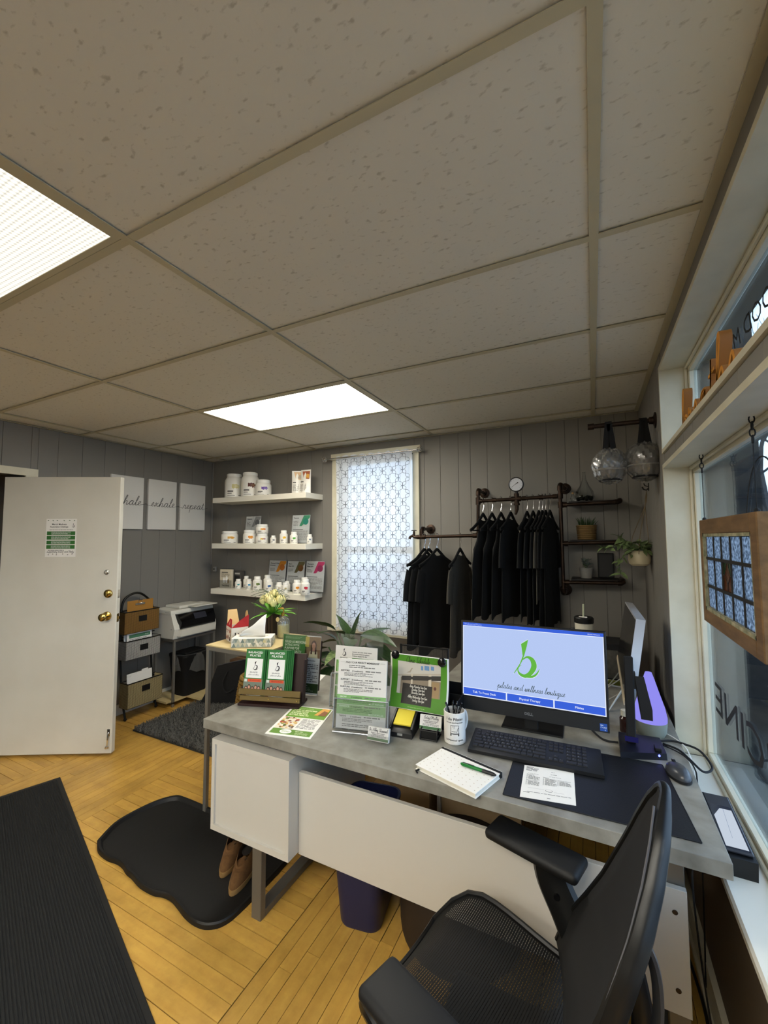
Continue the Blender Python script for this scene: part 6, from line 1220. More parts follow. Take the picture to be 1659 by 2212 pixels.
t = thing('booklet', 'thin green and white booklet lying before the fabric bin', 'booklet', (.04, 1.99, DZ), rad(-6)); MB().box(-.09, .06, -.05, .045, .0, .006).build('pages', PAPER, t, local=True); art(t, [('r', -.02, -.045, .055, .04, '#7a7d2a', 1), ('l', -.085, -.03, -.03, .03, 5, GREY, 1)], T(0, 0, .006), 'cover_print')
t = thing('wire_book_stand', 'pale wire stand folded on the side desk behind the monitor', 'wire stand', (.04, 1.72, DZ), 0)
ws = MB()
for P in (((-.03, .16, .003), (.05, .26, .09)), ((-.03, .16, .003), (.06, .2, .07)), ((-.03, -.02, .003), (.05, -.04, .07)), ((-.03, -.16, .003), (.05, -.02, .08)), ((-.03, -.16, .003), (.045, -.06, .1)), ((-.03, .16, .003), (-.03, -.16, .003)), ((.05, .26, .09), (.045, -.06, .1))): ws.cyl(P[0], P[1], .003, n=6)
ws.build('wire_frame', mat('pale_wire', '#b5b0a2', .4, metal=.3), t, local=True)
# ---------------------------------------------------------------- office chair
MESHF = mat('black_chair_mesh', '#0d0e0f', .8); FRAME = mat('black_nylon', '#08090a', .4)
t = thing('office_chair', 'black mesh office chair pulled up to the desk in the foreground', 'office chair', (-.30, .38, 0))
cx, cyy = -.30, .38; SA = rad(-16)
def seat_pt(u, v):   # u along X (0 front -X, 1 back), v across Y
    x = -.555+.50*u; hw = .24*(1-.34*max(0, (.30-u)/.30)**2-.05*u); y = (v-.5)*2*hw; xr = x+.30; x, y = -.305+xr*cos(SA)-y*sin(SA), cyy-.015+xr*sin(SA)+y*cos(SA)
    z = .462+.012*cos(2*pi*(u-.3))-.022*(1-(2*v-1)**2)-(.075*max(0, (.22-u)/.22)**2); return (x, y, z)
fm = MB(); rim = [seat_pt(0, v) for v in [i/12 for i in range(13)]]+[seat_pt(u, 1) for u in [i/12 for i in range(1, 12)]]+[seat_pt(1, 1-v) for v in [i/12 for i in range(13)]]+[seat_pt(1-u, 0) for u in [i/12 for i in range(1, 12)]]
fm.tube(rim, .009, 8, closed=True, flat=1.2); fm.build('seat_frame', FRAME, t)
sm_ = MB(); NR = 78
for i in range(NR):
    u = .02+.96*i/(NR-1); V = []
    for k in range(13):
        v = k/12; a = seat_pt(u-.0058, v); b = seat_pt(u+.0046, v); V.append((sm_.b.verts.new(a), sm_.b.verts.new(b)))
    for (a, b), (c, d) in zip(V, V[1:]): sm_.b.faces.new((a, b, d, c))
for k in range(0, 61):
    v = k/60; V = []
    for i in range(21):
        u = .02+.96*i/20; a = seat_pt(u, max(0, v-.0022)); b = seat_pt(u, min(1, v+.0022)); V.append((sm_.b.verts.new((a[0], a[1], a[2]-.001)), sm_.b.verts.new((b[0], b[1], b[2]-.001))))
    for (a, b), (c, d) in zip(V, V[1:]): sm_.b.faces.new((a, b, d, c))
stuff(sm_.build('seat_mesh', MESHF, t, smooth=0))
# back: rounded blade that narrows to the top
keys = [(.46, .155, .595, -.155), (.54, .165, .59, -.125), (.63, .165, .565, -.075), (.72, .165, .525, -.036), (.80, .17, .49, -.008), (.87, .185, .465, .018), (.94, .215, .44, .042), (1.0, .25, .405, .06), (1.03, .285, .378, .070), (1.048, .303, .362, .075)]
def back_pt(v, w_, off=0):
    f = v*(len(keys)-1); i = min(int(f), len(keys)-2); g = f-i; k = [keys[i][q]+(keys[i+1][q]-keys[i][q])*g for q in range(4)]
    y = k[1]+(k[2]-k[1])*w_; return (k[3]+.03*(4*w_*(1-w_))*(1-v**3)+off, y, k[0])
bm_ = MB().grid(lambda a, b: back_pt(b, a), 8, 40); bm_.build('back_mesh', mat('black_back_mesh', '#101012', .8), t, smooth=180, solid=.004)
edge = [back_pt(q/24, 0) for q in range(24)]+[(.078, .316, 1.055), (.079, .333, 1.058), (.078, .350, 1.055)]+[back_pt(1-q/24, 1) for q in range(1, 25)]
bf = MB(); P = [Vector(e)+Vector((.004, 0, 0)) for e in catmull(edge, 2)]; nP = len(P); bf.tube(P, [.010+.015*max(0, 1-i/(nP*.47))**.6 for i in range(nP)], 10, flat=.9); bf.build('back_frame', FRAME, t)
MB().tube([Vector(e)+Vector((-.014, -.006, .0)) for e in edge[:24]], .0022, 5).build('edge_piping', mat('grey_piping', '#55555a', .6), t)
for pc, pa, ln, q in (((-.215, .640), -17, .275, [(-.17, .615, .645), (-.16, .61, .60), (-.115, .59, .52), (-.075, .56, .43), (-.10, .49, .37), (-.16, .44, .355)]), ((-.338, .068), -20, .275, [(-.34, .075, .64), (-.335, .08, .58), (-.33, .11, .46), (-.32, .16, .39), (-.30, .24, .365)])):
    MB().box(-ln/2, ln/2, -.052, .052, .640, .672, bev=.014, seg=3, M=T(pc[0], pc[1], 0) @ RZ(pa)).build('arm_pad', mat('soft_black_pad', '#0e0f11', .6), t)
    MB().tube(catmull(q, 5), .046, 10, flat=.6).build('arm_strut', FRAME, t)
    MB().cyl((q[1][0]+.01, q[1][1]-.028, .585), (q[1][0]+.01, q[1][1]-.036, .585), .008).build('arm_button', BLACKG, t)
MB().tube(catmull([(.02, .36, .66), (.03, .37, .54), (0, .38, .43), (-.08, .38, .375), (-.24, .38, .365)], 6), [.018+.008*min(1, k/12) for k in range(25)], 10, flat=.8).build('back_support', FRAME, t)
MB().tube(catmull([(.015, .20, .875), (.03, .215, .84), (.042, .225, .80), (.048, .24, .74), (.045, .26, .66), (.02, .29, .56), (-.02, .33, .46)], 5), [.006]+[.011]*30, 8, flat=.6).build('lumbar_bar', mat('slate_nylon', '#2a2d31', .4), t)
MB().box(-.40, -.16, .30, .46, .345, .405, bev=.012, seg=2).build('tilt_housing', BLACKP, t)
MB().cyl((-.285, .38, .10), (-.285, .38, .35), .027, n=16).cyl((-.285, .38, .2), (-.285, .38, .35), .022, n=16).build('gas_lift', BLACKG, t)
for k in range(5):
    a = k*2*pi/5+.35; e = (-.285+.30*cos(a), .38+.30*sin(a)); MB().tube([(-.285, .38, .11), (-.285+.15*cos(a), .38+.15*sin(a), .098), (e[0], e[1], .075)], [.03, .024, .017], 8, flat=.8).build('base_spoke', BLACKP, t)
    MB().cyl((e[0]-.012*sin(a), e[1]+.012*cos(a), .0275), (e[0]-.026*sin(a), e[1]+.026*cos(a), .0275), .0275, n=16).cyl((e[0]+.012*sin(a), e[1]-.012*cos(a), .0275), (e[0]+.026*sin(a), e[1]-.026*cos(a), .0275), .0275, n=16).cyl((e[0], e[1], .03), (e[0], e[1], .08), .009, n=8).build('caster', BLACKM, t)
# ---------------------------------------------------------------- under the desk
t = thing('wastebasket', 'navy blue plastic wastebasket under the desk', 'wastebasket', (-.94, .935, 0), rad(10))
def rr_(hx, hy, r, z, n=6): 
    out = []
    for (sx_, sy_, a0) in ((1, 1, 0), (-1, 1, 90), (-1, -1, 180), (1, -1, 270)):
        for k in range(n+1): a = rad(a0+90*k/n); out.append((sx_*(hx-r)+r*cos(a), sy_*(hy-r)+r*sin(a), z))
    return out
BIN = mat('navy_plastic', '#1b2147', .42)
MB().rings([rr_(.085, .115, .045, 0), rr_(.088, .12, .045, .012), rr_(.115, .155, .05, .40), rr_(.12, .16, .052, .402), rr_(.12, .16, .052, .416), rr_(.112, .152, .048, .416), rr_(.083, .112, .042, .02)]).build('bin_body', BIN, t, local=True); MB().rings([rr_(.083, .112, .042, .018), rr_(.083, .112, .042, .024)]).build('bin_liner', BLACKM, t, local=True)
t = thing('storage_drum', 'dark brown round drum stool standing under the desk beside the blue bin', 'stool', (-.56, 1.02, 0))
MB().lathe([(.001, 0), (.225, 0), (.235, .012), (.24, .04), (.24, .27), (.23, .29), (.001, .295)], (0, 0, 0), 40).build('drum_body', mat('dark_brown_hide', '#2e2114', .7, vary=(9, '#1f160d', .6)), t, local=True); MB().tube([(.241*cos(2*pi*j/40), .241*sin(2*pi*j/40), .255) for j in range(40)], .005, 6, closed=True).build('rim_band', DARKWOOD, t, local=True)
t = thing('oak_cabinet', 'pale oak cabinet seen through the gap under the desk top', 'cabinet', (-.96, 1.66, 0)); OAK = mat('pale_oak_panel', '#b59a72', .5)
MB().box(-1.075, -.842, 1.452, 1.90, .0, .62, bev=.002).build('cabinet_body', OAK, t); MB().box(-1.073, -.844, 1.436, 1.4505, .255, .618, bev=.001).build('cabinet_door', OAK, t); MB().box(-1.073, -.844, 1.436, 1.4505, .02, .25, bev=.001).build('drawer_front', OAK, t)
t = thing('boot_tray', 'black rubber boot tray with a wavy front edge on the floor', 'boot tray', (-1.9, .8, 0))
out = [(-2.36, .627), (-2.29, .594), (-2.202, .584), (-2.13, .592), (-2.079, .588), (-2.03, .575), (-1.98, .57), (-1.90, .556), (-1.81, .557), (-1.76, .57), (-1.71, .573), (-1.648, .56), (-1.59, .546), (-1.522, .54), (-1.46, .553), (-1.413, .60), (-1.397, .70), (-1.396, .95), (-1.42, 1.03), (-1.48, 1.06), (-1.7, 1.066), (-2.0, 1.068), (-2.27, 1.07), (-2.34, 1.05), (-2.392, .97), (-2.418, .85), (-2.415, .74)]
out = [tuple(q[:2]) for q in catmull([(*p, 0) for p in out+out[:1]], 4)[:-1]]
RUB = mat('black_rubber', '#0e0e0e', .55, bump=(70, .12)); cxt, cyt = -1.9, .81
def inset(k, z): return [(cxt+(x-cxt)*k[0], cyt+(y-cyt)*k[1], z) for x, y in out]
MB().rings([inset((1, 1), 0), inset((1.0, 1.0), .018), inset((.992, .985), .024), inset((.972, .945), .022), inset((.955, .91), .006)]).build('tray_body', RUB, t)
def shoe(x, y, rz, label, grp):
    t = thing('suede_shoe', label, 'shoe', (x, y, .0065), rad(rz), grp); SU = mat('brown_suede', '#6b4a26', .95, vary=(60, '#553a1d', .6)); SO = mat('tan_sole', '#8a6a3c', .8); INN = mat('dark_lining', '#17120d', .95)
    def outl(k, z): return [((.046*(1+.12*sin(a+.4))*cos(a)*k*(1 if sin(a) < 0 else .86)), .138*sin(a)*k, z) for a in [2*pi*i/28 for i in range(28)]]
    MB().rings([outl(1.04, 0), outl(1.05, .012), outl(1.03, .02)]).build('sole', SO, t, local=True)
    def up(u, v):
        a = 2*pi*u; yy = sin(a); toe = max(0, -yy); hgt = .05+.028*(1-toe)+.01*max(0, yy); k = 1-.32*v**1.6
        opn = .062
        return (.046*(1+.12*sin(a+.4))*cos(a)*k*(1 if yy < 0 else .86), .138*yy*k+(.022*v if True else 0), .02+hgt*v)
    MB().grid(up, 28, 6).build('upper', SU, t, local=True, smooth=180, merge=True)
    MB().lathe([(.001, 0), (.7, 0), (.001, .002)], (0, 0, 0), 20, M=T(0, .045, .072) @ Matrix.Diagonal((.038, .075, 1, 1))).build('lining', INN, t, local=True)
    MB().rings([[(.03*cos(a), -.05+.055*sin(a)*.9, .055+.012*(1-abs(cos(a)))) for a in [2*pi*i/16 for i in range(16)]], [(.024*cos(a), -.045+.045*sin(a)*.9, .066) for a in [2*pi*i/16 for i in range(16)]]]).build('apron', SU, t, local=True)
    MB().tube(catmull([(-.032, .0, .075), (-.034, .05, .083), (-.026, .11, .085), (0, .128, .086), (.026, .11, .085), (.034, .05, .083), (.032, 0, .075), (.01, -.03, .07)], 4), .0025, 5).build('lace', mat('leather_lace', '#3a2a18', .8), t, local=True); return t
shoe(-1.665, .885, 24, 'brown suede moccasin on the boot tray, left one of the pair', 'brown shoes on the boot tray'); shoe(-1.545, .835, 22, 'brown suede moccasin on the boot tray, right one nearest the desk leg', 'brown shoes on the boot tray')
# ---------------------------------------------------------------- entrance mat and shag rug
ang = math.atan2(-.615, 1.869); t = thing('entrance_mat', 'long black ribbed entrance mat in the near left of the floor', 'door mat', (-3.215, .866, 0), ang)
MB().box(0, 3.3, -.95, 0, .0, .006, bev=.002).build('rubber_backing', mat('mat_rubber', '#0f1011', .6), t, local=True)
rb = MB(); rg = random.Random(2)
for i in range(88):
    y = -.925+.9*i/87; n = 30
    V = []
    for k in range(n+1):
        x = .03+3.24*k/n; V.append([rb.b.verts.new((x, y-.0042, .0062)), rb.b.verts.new((x, y-.0018, .0098+rg.uniform(-.0008, .0008))), rb.b.verts.new((x, y+.0018, .0098+rg.uniform(-.0008, .0008))), rb.b.verts.new((x, y+.0042, .0062))])
    for a, b in zip(V, V[1:]):
        for q in range(3): rb.b.faces.new((a[q], a[q+1], b[q+1], b[q]))
stuff(rb.build('ribbed_pile', mat('charcoal_ribbed_carpet', '#191a18', .95, vary=((14, 260, 30), '#0e0f12', .5, 6), bump=((40, 420, 200), .8, .003)), t, local=True, smooth=180))
t = thing('shag_rug', 'charcoal shaggy rug on the wood floor before the printer corner', 'rug', (-2.62, 1.95, 0)); SHG = mat('charcoal_shag', '#5c5b57', .95)
rx0, rx1, ry0, ry1 = -3.44, -1.86, 1.49, 2.36
MB().box(rx0, rx1, ry0, ry1, .001, .012).build('backing', mat('rug_backing', '#2a2a2a', .95), t)
pl = MB(); rg = random.Random(6)
for i in range(26000):
    x, y = rg.uniform(rx0, rx1), rg.uniform(ry0, ry1); a = rg.uniform(0, 6.28); L = rg.uniform(.02, .042); ln = rg.uniform(.008, .03); w_ = .0026
    dx, dy = cos(a), sin(a); p0 = (x-dy*w_, y+dx*w_, .012); p1 = (x+dy*w_, y-dx*w_, .012); p2 = (x+dx*ln*.5+dy*w_*.8, y+dy*ln*.5-dx*w_*.8, .012+L*.7); p3 = (x+dx*ln*.5-dy*w_*.8, y+dy*ln*.5+dx*w_*.8, .012+L*.7); p4 = (x+dx*ln*1.2, y+dy*ln*1.2, .012+L*.8)
    v = [pl.b.verts.new(q) for q in (p0, p1, p2, p3, p4)]; pl.b.faces.new((v[0], v[1], v[2], v[3])); pl.b.faces.new((v[3], v[2], v[4]))
stuff(pl.build('pile', SHG, t, smooth=0, keep=True))
# ---------------------------------------------------------------- steel side table by the desk
TZ = .945; t = thing('side_table', 'narrow grey steel side table with pale wooden top left of the desk', 'side table', (-1.86, 1.26, 0))
tx0, tx1, ty0, ty1 = -2.085, -1.66, 1.045, 1.49
for x in (tx0, tx1-.022):
    for y in (ty0, ty1-.022): MB().box(x, x+.022, y, y+.022, 0.0, TZ-.03, bev=.001).build('leg', STEEL, t)
MB().box(tx0, tx1, ty0, ty0+.022, TZ-.03, TZ-.008).box(tx0, tx1, ty1-.022, ty1, TZ-.03, TZ-.008).box(tx0, tx0+.022, ty0+.022, ty1-.022, TZ-.03, TZ-.008).box(tx1-.022, tx1, ty0+.022, ty1-.022, TZ-.03, TZ-.008).build('top_frame', STEEL, t)
MB().box(tx0-.002, tx1+.002, ty0-.002, ty1+.002, TZ-.008, TZ, bev=.001).build('table_top', mat('pale_pine', '#cdbb8c', .5, vary=((4, 30, 10), '#b8a26f', .6)), t)
# gable box
t = thing('treat_box', 'open red and white gable box of bite-sized treats on the side table', 'box', (-2.0, 1.20, TZ), rad(-28)); CARD = mat('box_card', '#e2ddd2', .6); KR = mat('kraft_card', '#c9a873', .8); REDC = mat('red_card', '#b3202a', .55)
bw_, bd_, bh_ = .115, .10, .088
MB().box(-bw_/2, bw_/2, -bd_/2, bd_/2, 0, .002).box(-bw_/2, bw_/2, -bd_/2, -bd_/2+.0015, 0, bh_).box(-bw_/2, bw_/2, bd_/2-.0015, bd_/2, 0, bh_).box(-bw_/2, -bw_/2+.0015, -bd_/2, bd_/2, 0, bh_).box(bw_/2-.0015, bw_/2, -bd_/2, bd_/2, 0, bh_).build('carton', CARD, t, local=True, smooth=0)
def flap(pts, m, nm): MB().rings([[tuple(p) for p in pts], [(p[0]+.0012, p[1]+.0012, p[2]) for p in pts]]).build(nm, m, t, local=True, smooth=0)
flap([(-bw_/2, -bd_/2, bh_), (bw_/2, -bd_/2, bh_), (bw_/2*.35, -bd_/2+.012, bh_+.045), (-bw_/2*.35, -bd_/2+.012, bh_+.045)], REDC, 'front_flap')
flap([(bw_/2, -bd_/2, bh_), (bw_/2, bd_/2, bh_), (bw_/2+.02, bd_/2-.005, bh_+.075), (bw_/2+.02, -bd_/2+.05, bh_+.05)], REDC, 'side_flap')
MB().rings([[(-bw_/2-.002, -bd_/2+.005, bh_), (-bw_/2-.002, bd_/2-.02, bh_), (-bw_/2-.045, bd_/2-.025, bh_+.085), (-bw_/2-.045, -bd_/2+.02, bh_+.085)], [(-bw_/2, -bd_/2+.005, bh_), (-bw_/2, bd_/2-.02, bh_), (-bw_/2-.043, bd_/2-.025, bh_+.086), (-bw_/2-.043, -bd_/2+.02, bh_+.086)]]).build('handle_flap', KR, t, local=True, smooth=0)
MB().box(-.018, .018, -.0008, .0008, .05, .072, M=T(-bw_/2-.032, -.005, bh_-.003) @ RZ(90) @ RX(-26) @ T(0, -.0012, 0), bev=.0005).build('hand_hole', BLACKM, t, local=True)
flap([(-.03, bd_/2, bh_), (.04, bd_/2, bh_), (.028, bd_/2+.005, bh_+.075), (.005, bd_/2+.006, bh_+.09), (-.018, bd_/2+.005, bh_+.075)], KR, 'back_flap')
it = [('t', 'BITE-SIZED', -.052, .062, .0125, '#9a3a2a', 2, {'bold': .02, 'fit': .052}), ('t', 'treats', -.038, .051, .011, '#4a3a30', 2)]
for x, y, r, c in ((.03, .065, .012, '#a8471c'), (.042, .045, .011, '#8a8076'), (-.012, .026, .013, '#7a3f1f'), (.028, .02, .013, '#3a2c26'), (-.05, .02, .012, '#8a4a22')): it += [('o', x, y, r, r, c, 3), ('o', x-r*.3, y+r*.35, r*.3, r*.25, '#d9b59a', 4)]
art(t, it, T(0, -bd_/2-.0002, 0) @ RX(90), 'front_print')
art(t, [('o', 0, .022, .009, .011, '#d9a07a', 2), ('p', [(-.007, .026), (.007, .026), (0, .042)], '#d9a07a', 2)], T(0, -bd_/2-.0002, bh_) @ RX(90-15), 'flap_print')
art(t, [('r', -.03, .02, -.024, .06, '#2f2a28', 2), ('r', -.012, .015, -.006, .055, '#2f2a28', 2), ('r', .008, .02, .014, .06, '#6a4a3a', 2), ('r', .028, .018, .034, .055, '#2f2a28', 2), ('l', -.04, .004, .04, .014, 2, '#8a8076', 2)], T(bw_/2+.0002, 0, 0) @ RZ(90) @ RX(90), 'side_print')
# tissue box
t = thing('tissue_box', 'flat tissue box in grey and cream diamonds with a tissue standing up', 'tissue box', (-1.825, 1.16, TZ), rad(30)); tw, td, th = .225, .115, .052
MB().box(-tw/2, tw/2, -td/2, td/2, 0, th, bev=.002).build('carton', CARD, t, local=True)
rg = random.Random(12)
def facets(w_, h_, n, rows):
    it = []; c = w_/n
    for i in range(n):
        for r in range(rows):
            x0 = -w_/2+i*c; y0 = h_*r/rows; y1 = h_*(r+1)/rows; it += [('p', [(x0, y0), (x0+c, y0), (x0+c/2, y1)], rg.choice(['#8f9a8c', '#b9b8a2', '#d6d2c2', '#6f7f78', '#c9c08f', '#a3a9a0']), 1), ('p', [(x0+c/2, y1), (x0+c, y0), (x0+c*1.5 if i < n-1 else x0+c, y1)], rg.choice(['#dcd8ca', '#9aa39a', '#c4c0a8', '#e4e0d4', '#7f8c84']), 1)]
    return it
art(t, facets(tw-.004, th-.004, 9, 2)+[('o', .055, .022, .013, .013, '#6f7f78', 3), ('o', .055, .022, .011, .011, '#c9c7ba', 4)], T(0, -td/2-.0003, .002) @ RX(90), 'front_print'); art(t, facets(td-.004, th-.004, 5, 2), T(tw/2+.0003, 0, .002) @ RZ(90) @ RX(90), 'side_print'); art(t, facets(td-.004, th-.004, 5, 2), T(-tw/2-.0003, 0, .002) @ RZ(-90) @ RX(90), 'side_print')
art(t, [('o', 0, .0, .085, .03, '#b9b39c', 1), ('o', 0, 0, .075, .02, '#efeadf', 2)], T(0, 0, th+.0002), 'top_print')
def tis(u, v): 
    x = -.085+.155*u; hh_ = .115*u**1.0*(1-.0*u)+.01; return (x, .012*sin(3*u+4*v)+.018*(1-v)*sin(5*u), th-.002+hh_*v+.004*sin(9*u))
MB().grid(tis, 14, 8).build('tissue', mat('soft_tissue', '#efece4', .9), t, local=True, smooth=180, solid=.001)
# tulips in a dark vase
t = thing('tulip_arrangement', 'cream tulips with grassy leaves in a dark square vase on the side table', 'flowers', (-1.905, 1.405, TZ))
MB().rings([[(-.03, -.03, 0), (.03, -.03, 0), (.03, .03, 0), (-.03, .03, 0)], [(-.033, -.033, .14), (.033, -.033, .14), (.033, .033, .14), (-.033, .033, .14)]]).build('vase', mat('dark_brown_vase', '#35271a', .45), t, local=True, smooth=0)
for x in (-.012, .012): MB().box(x-.001, x+.001, -.0345, -.032, 0, .138).build('vase_seam', BLACKM, t, local=True)
TUL = mat('cream_tulip', '#f2e6ac', .6, vary=(18, '#dfd285', .6)); TLF = mat('bright_tulip_leaf', '#5f9a2a', .45, vary=((5, 30, 20), '#477f1f', .6)); lm = leaf_mesh('leaf', TLF, .24, .25, .2); tr_ = random.Random(3)
for i, (x, y, z) in enumerate(((-.06, -.02, .225), (-.015, -.03, .24), (.0, .02, .262), (.035, -.03, .215), (.06, .0, .235), (-.035, .03, .25), (.02, -.045, .235), (.055, .03, .225))):
    MB().tube(catmull([(x*.2, y*.2, .12), (x*.6, y*.6, z*.75), (x, y, z-.02)], 4), .0028, 6).build('stem', TLF, t, local=True)
    pm = MB()
    for k in range(6):
        a = k*pi/3; 
        def pet(u, v, a=a, k=k): w_ = (v-.5)*1.25; r = .024*sin(pi*min(.98, .1+.86*u))+.002; aa = a+w_*(1-.75*u**3); return (x+r*cos(aa)*(1 if k % 2 else .9), y+r*sin(aa)*(1 if k % 2 else .9), z-.03+.062*u-(.008*abs(w_)*u))
        pm.grid(pet, 6, 4)
    pm.build('tulip_head', TUL, t, local=True, smooth=180)
for i in range(16): a = i*2.4+.3; e = tr_.uniform(.1, .9); put_leaf(t, lm, (.015*cos(a), .015*sin(a), .135), (cos(a)*cos(e), sin(a)*cos(e), sin(e)), tr_.uniform(.11, .17), tr_.uniform(-.4, .4))
gb = MB()
for i in range(46): a = tr_.uniform(0, 6.28); L = tr_.uniform(.12, .2); q = tr_.uniform(.3, .9); gb.tube(catmull([(.01*cos(a), .01*sin(a), .13), (L*.35*q*cos(a), L*.35*q*sin(a), .13+L*.8), (L*q*cos(a), L*q*sin(a), .13+L*(1.0-.35*q))], 4), .0013, 4)
stuff(gb.build('grass', mat('dark_grass', '#2f4a1a', .6), t, local=True))
# pump bottle
t = thing('pump_bottle', 'ribbed clear glass pump bottle of pale yellow soap with gold neck and tag', 'soap bottle', (-1.795, 1.385, TZ), 0)
n = 40
def rib(r, z): return [((r*(1+.025*(1 if j % 2 else -1)))*cos(2*pi*j/n), (r*(1+.025*(1 if j % 2 else -1)))*sin(2*pi*j/n), z) for j in range(n)]
MB().rings([rib(.036, 0), rib(.038, .004), rib(.038, .10), rib(.03, .118), rib(.014, .128), rib(.013, .135)]).build('bottle_glass', clear('ribbed_glass', '#eef0ea', .12, .05, .06), t, local=True); MB().lathe([(.001, .004), (.034, .004), (.034, .078), (.001, .078)], (0, 0, 0), 28).build('soap', mat('pale_soap', '#d8cf9a', .3), t, local=True)
GOLD = mat('gold_metal', '#b8954a', .25, metal=1); MB().lathe([(.001, .134), (.015, .134), (.015, .152), (.005, .154), (.004, .178), (.001, .178)], (0, 0, 0), 20).tube([(0, 0, .178), (-.008, -.004, .181), (-.03, -.014, .178)], [.006, .005, .003], 8).build('pump', GOLD, t, local=True)
MB().lathe([(.001, 0), (.014, 0), (.014, .001), (.001, .001)], (0, 0, 0), 20, M=T(-.018, -.034, .115) @ RX(80)).build('tag', mat('kraft_tag', '#c4ab72', .7), t, local=True)
# ---------------------------------------------------------------- printer corner
t = thing('printer_stand', 'grey steel printer stand with pale wooden lower shelf in the corner', 'printer stand', (-3.72, 2.2, 0)); qx0, qx1, qy0, qy1, qz = -3.86, -3.575, 1.945, 2.42, .615
for x in (qx0, qx1-.02):
    for y in (qy0, qy1-.02): MB().box(x, x+.02, y, y+.02, 0, qz-.02, bev=.001).build('leg', STEEL, t)
MB().box(qx0, qx1, qy0, qy1, qz-.02, qz, bev=.001).build('top_frame', STEEL, t); MB().box(qx0, qx1-.022, qy0-.05, qy1, .045, .062).box(qx1-.0, qx1+.18, qy0+.15, qy1-.0, .045, .062).box(qx1-.022, qx1, qy0+.022, qy1-.022, .045, .062).build('lower_shelf', mat('pale_pine', '#cdbb8c', .5), t); MB().box(qx0, qx1, qy0, qy0+.02, .03, .045).build('lower_rail', STEEL, t)
t = thing('printer', 'white all-in-one printer with black front on the steel stand', 'printer', (-3.71, 2.17, qz)); PWH = mat('printer_white', '#d9d6cb', .4)
x0, x1, y0, y1 = -3.868, -3.555, 1.93, 2.41
MB().rings([[(x0, y0, qz+.012), (x1-.02, y0, qz+.012), (x1-.005, y1, qz+.012), (x0, y1, qz+.012)], [(x0, y0, qz+.10), (x1, y0, qz+.10), (x1, y1, qz+.10), (x0, y1, qz+.10)], [(x0, y0, qz+.24), (x1-.055, y0, qz+.24), (x1-.055, y1, qz+.24), (x0, y1, qz+.24)]]).build('printer_body', PWH, t, smooth=0)
MB().box(x0+.02, x1-.04, y0+.02, y1-.02, qz, qz+.0125).build('foot_plate', mat('grey_plastic', '#9a978f', .5), t)
MB().rings([[(x1-.055, y0+.055, qz+.10), (x1+.012, y0+.055, qz+.10), (x1+.012, y1-.02, qz+.10), (x1-.055, y1-.02, qz+.10)], [(x1-.055, y0+.04, qz+.16), (x1+.022, y0+.06, qz+.16), (x1+.022, y1-.03, qz+.16), (x1-.055, y1-.01, qz+.16)], [(x1-.058, y0+.04, qz+.235), (x1-.02, y0+.05, qz+.235), (x1-.02, y1-.02, qz+.235), (x1-.058, y1-.01, qz+.235)]]).build('black_front', BLACKG, t, smooth=40)
MB().box(-.002, .0, -.07, .07, -.03, .03, M=T(x1+.004, y0+.28, qz+.198) @ RY(-28)).build('control_panel', mat('dark_screen', '#30323c', .12), t)
MB().box(x1+.0, x1+.014, y0+.07, y1-.06, qz+.105, qz+.115, M=Matrix.Identity(4)).build('output_slot', BLACKM, t)
MB().rings([[(x0, y0-.004, qz+.242), (x1-.05, y0-.004, qz+.242), (x1-.05, y1, qz+.242), (x0, y1, qz+.242)], [(x0, y0, qz+.275), (x1-.06, y0, qz+.27), (x1-.06, y1, qz+.27), (x0, y1, qz+.275)]]).build('scanner_lid', PWH, t, smooth=0)
MB().box(x0+.02, x1-.08, y0+.11, y1-.09, qz+.273, qz+.30, bev=.006).build('document_feeder', PWH, t); MB().box(x0+.10, x1+.035, y0+.20, y1-.015, -.004, .006, M=T(0, 0, qz+.288), bev=.003).build('feeder_tray', PWH, t); MB().rings([rr_ for rr_ in ([(x1-.06, y0+.03, qz+.03), (x1+.03, y0+.05, qz+.03), (x1+.03, y1-.03, qz+.03), (x1-.06, y1-.01, qz+.03)], [(x1-.06, y0+.03, qz+.095), (x1+.035, y0+.05, qz+.095), (x1+.035, y1-.03, qz+.095), (x1-.06, y1-.01, qz+.095)])]).build('output_tray', PWH, t)
art(t, [('l', .03, 0, .09, .008, 1, '#9a988f', 1), ('r', .12, -.155, .128, -.147, '#3a4a6a', 1)], T(x0+.15, y0-.0045, qz+.252) @ RX(90), 'maker_mark', world=True)
t = thing('shredder_bin', 'black waste bin with clear plastic liner on the printer stand shelf', 'bin', (-3.66, 2.19, .063)); MB().rings([rr_(.10, .13, .04, 0), rr_(.125, .16, .05, .36), rr_(.128, .163, .05, .365), rr_(.128, .163, .05, .385), rr_(.12, .155, .05, .385)]).build('bin_body', BLACKM, t, local=True)
lw_ = random.Random(4)
def bag(u, v): a = 2*pi*u; k = 1.02+.05*v+.03*sin(7*a)*v+.02*sin(13*a+3*v)*v; return (.128*k*cos(a), .163*k*sin(a), .388-.15*v-.05*v*max(0, sin(a*1+.6))+.008*sin(9*a)*v)
MB().grid(bag, 40, 6).build('plastic_liner', clear('liner_plastic', '#dcdcd8', .14, .15, .1), t, local=True, smooth=25)
MB().box(-.09, .09, -.12, .12, .386, .40, bev=.006).build('bin_top', BLACKP, t, local=True)
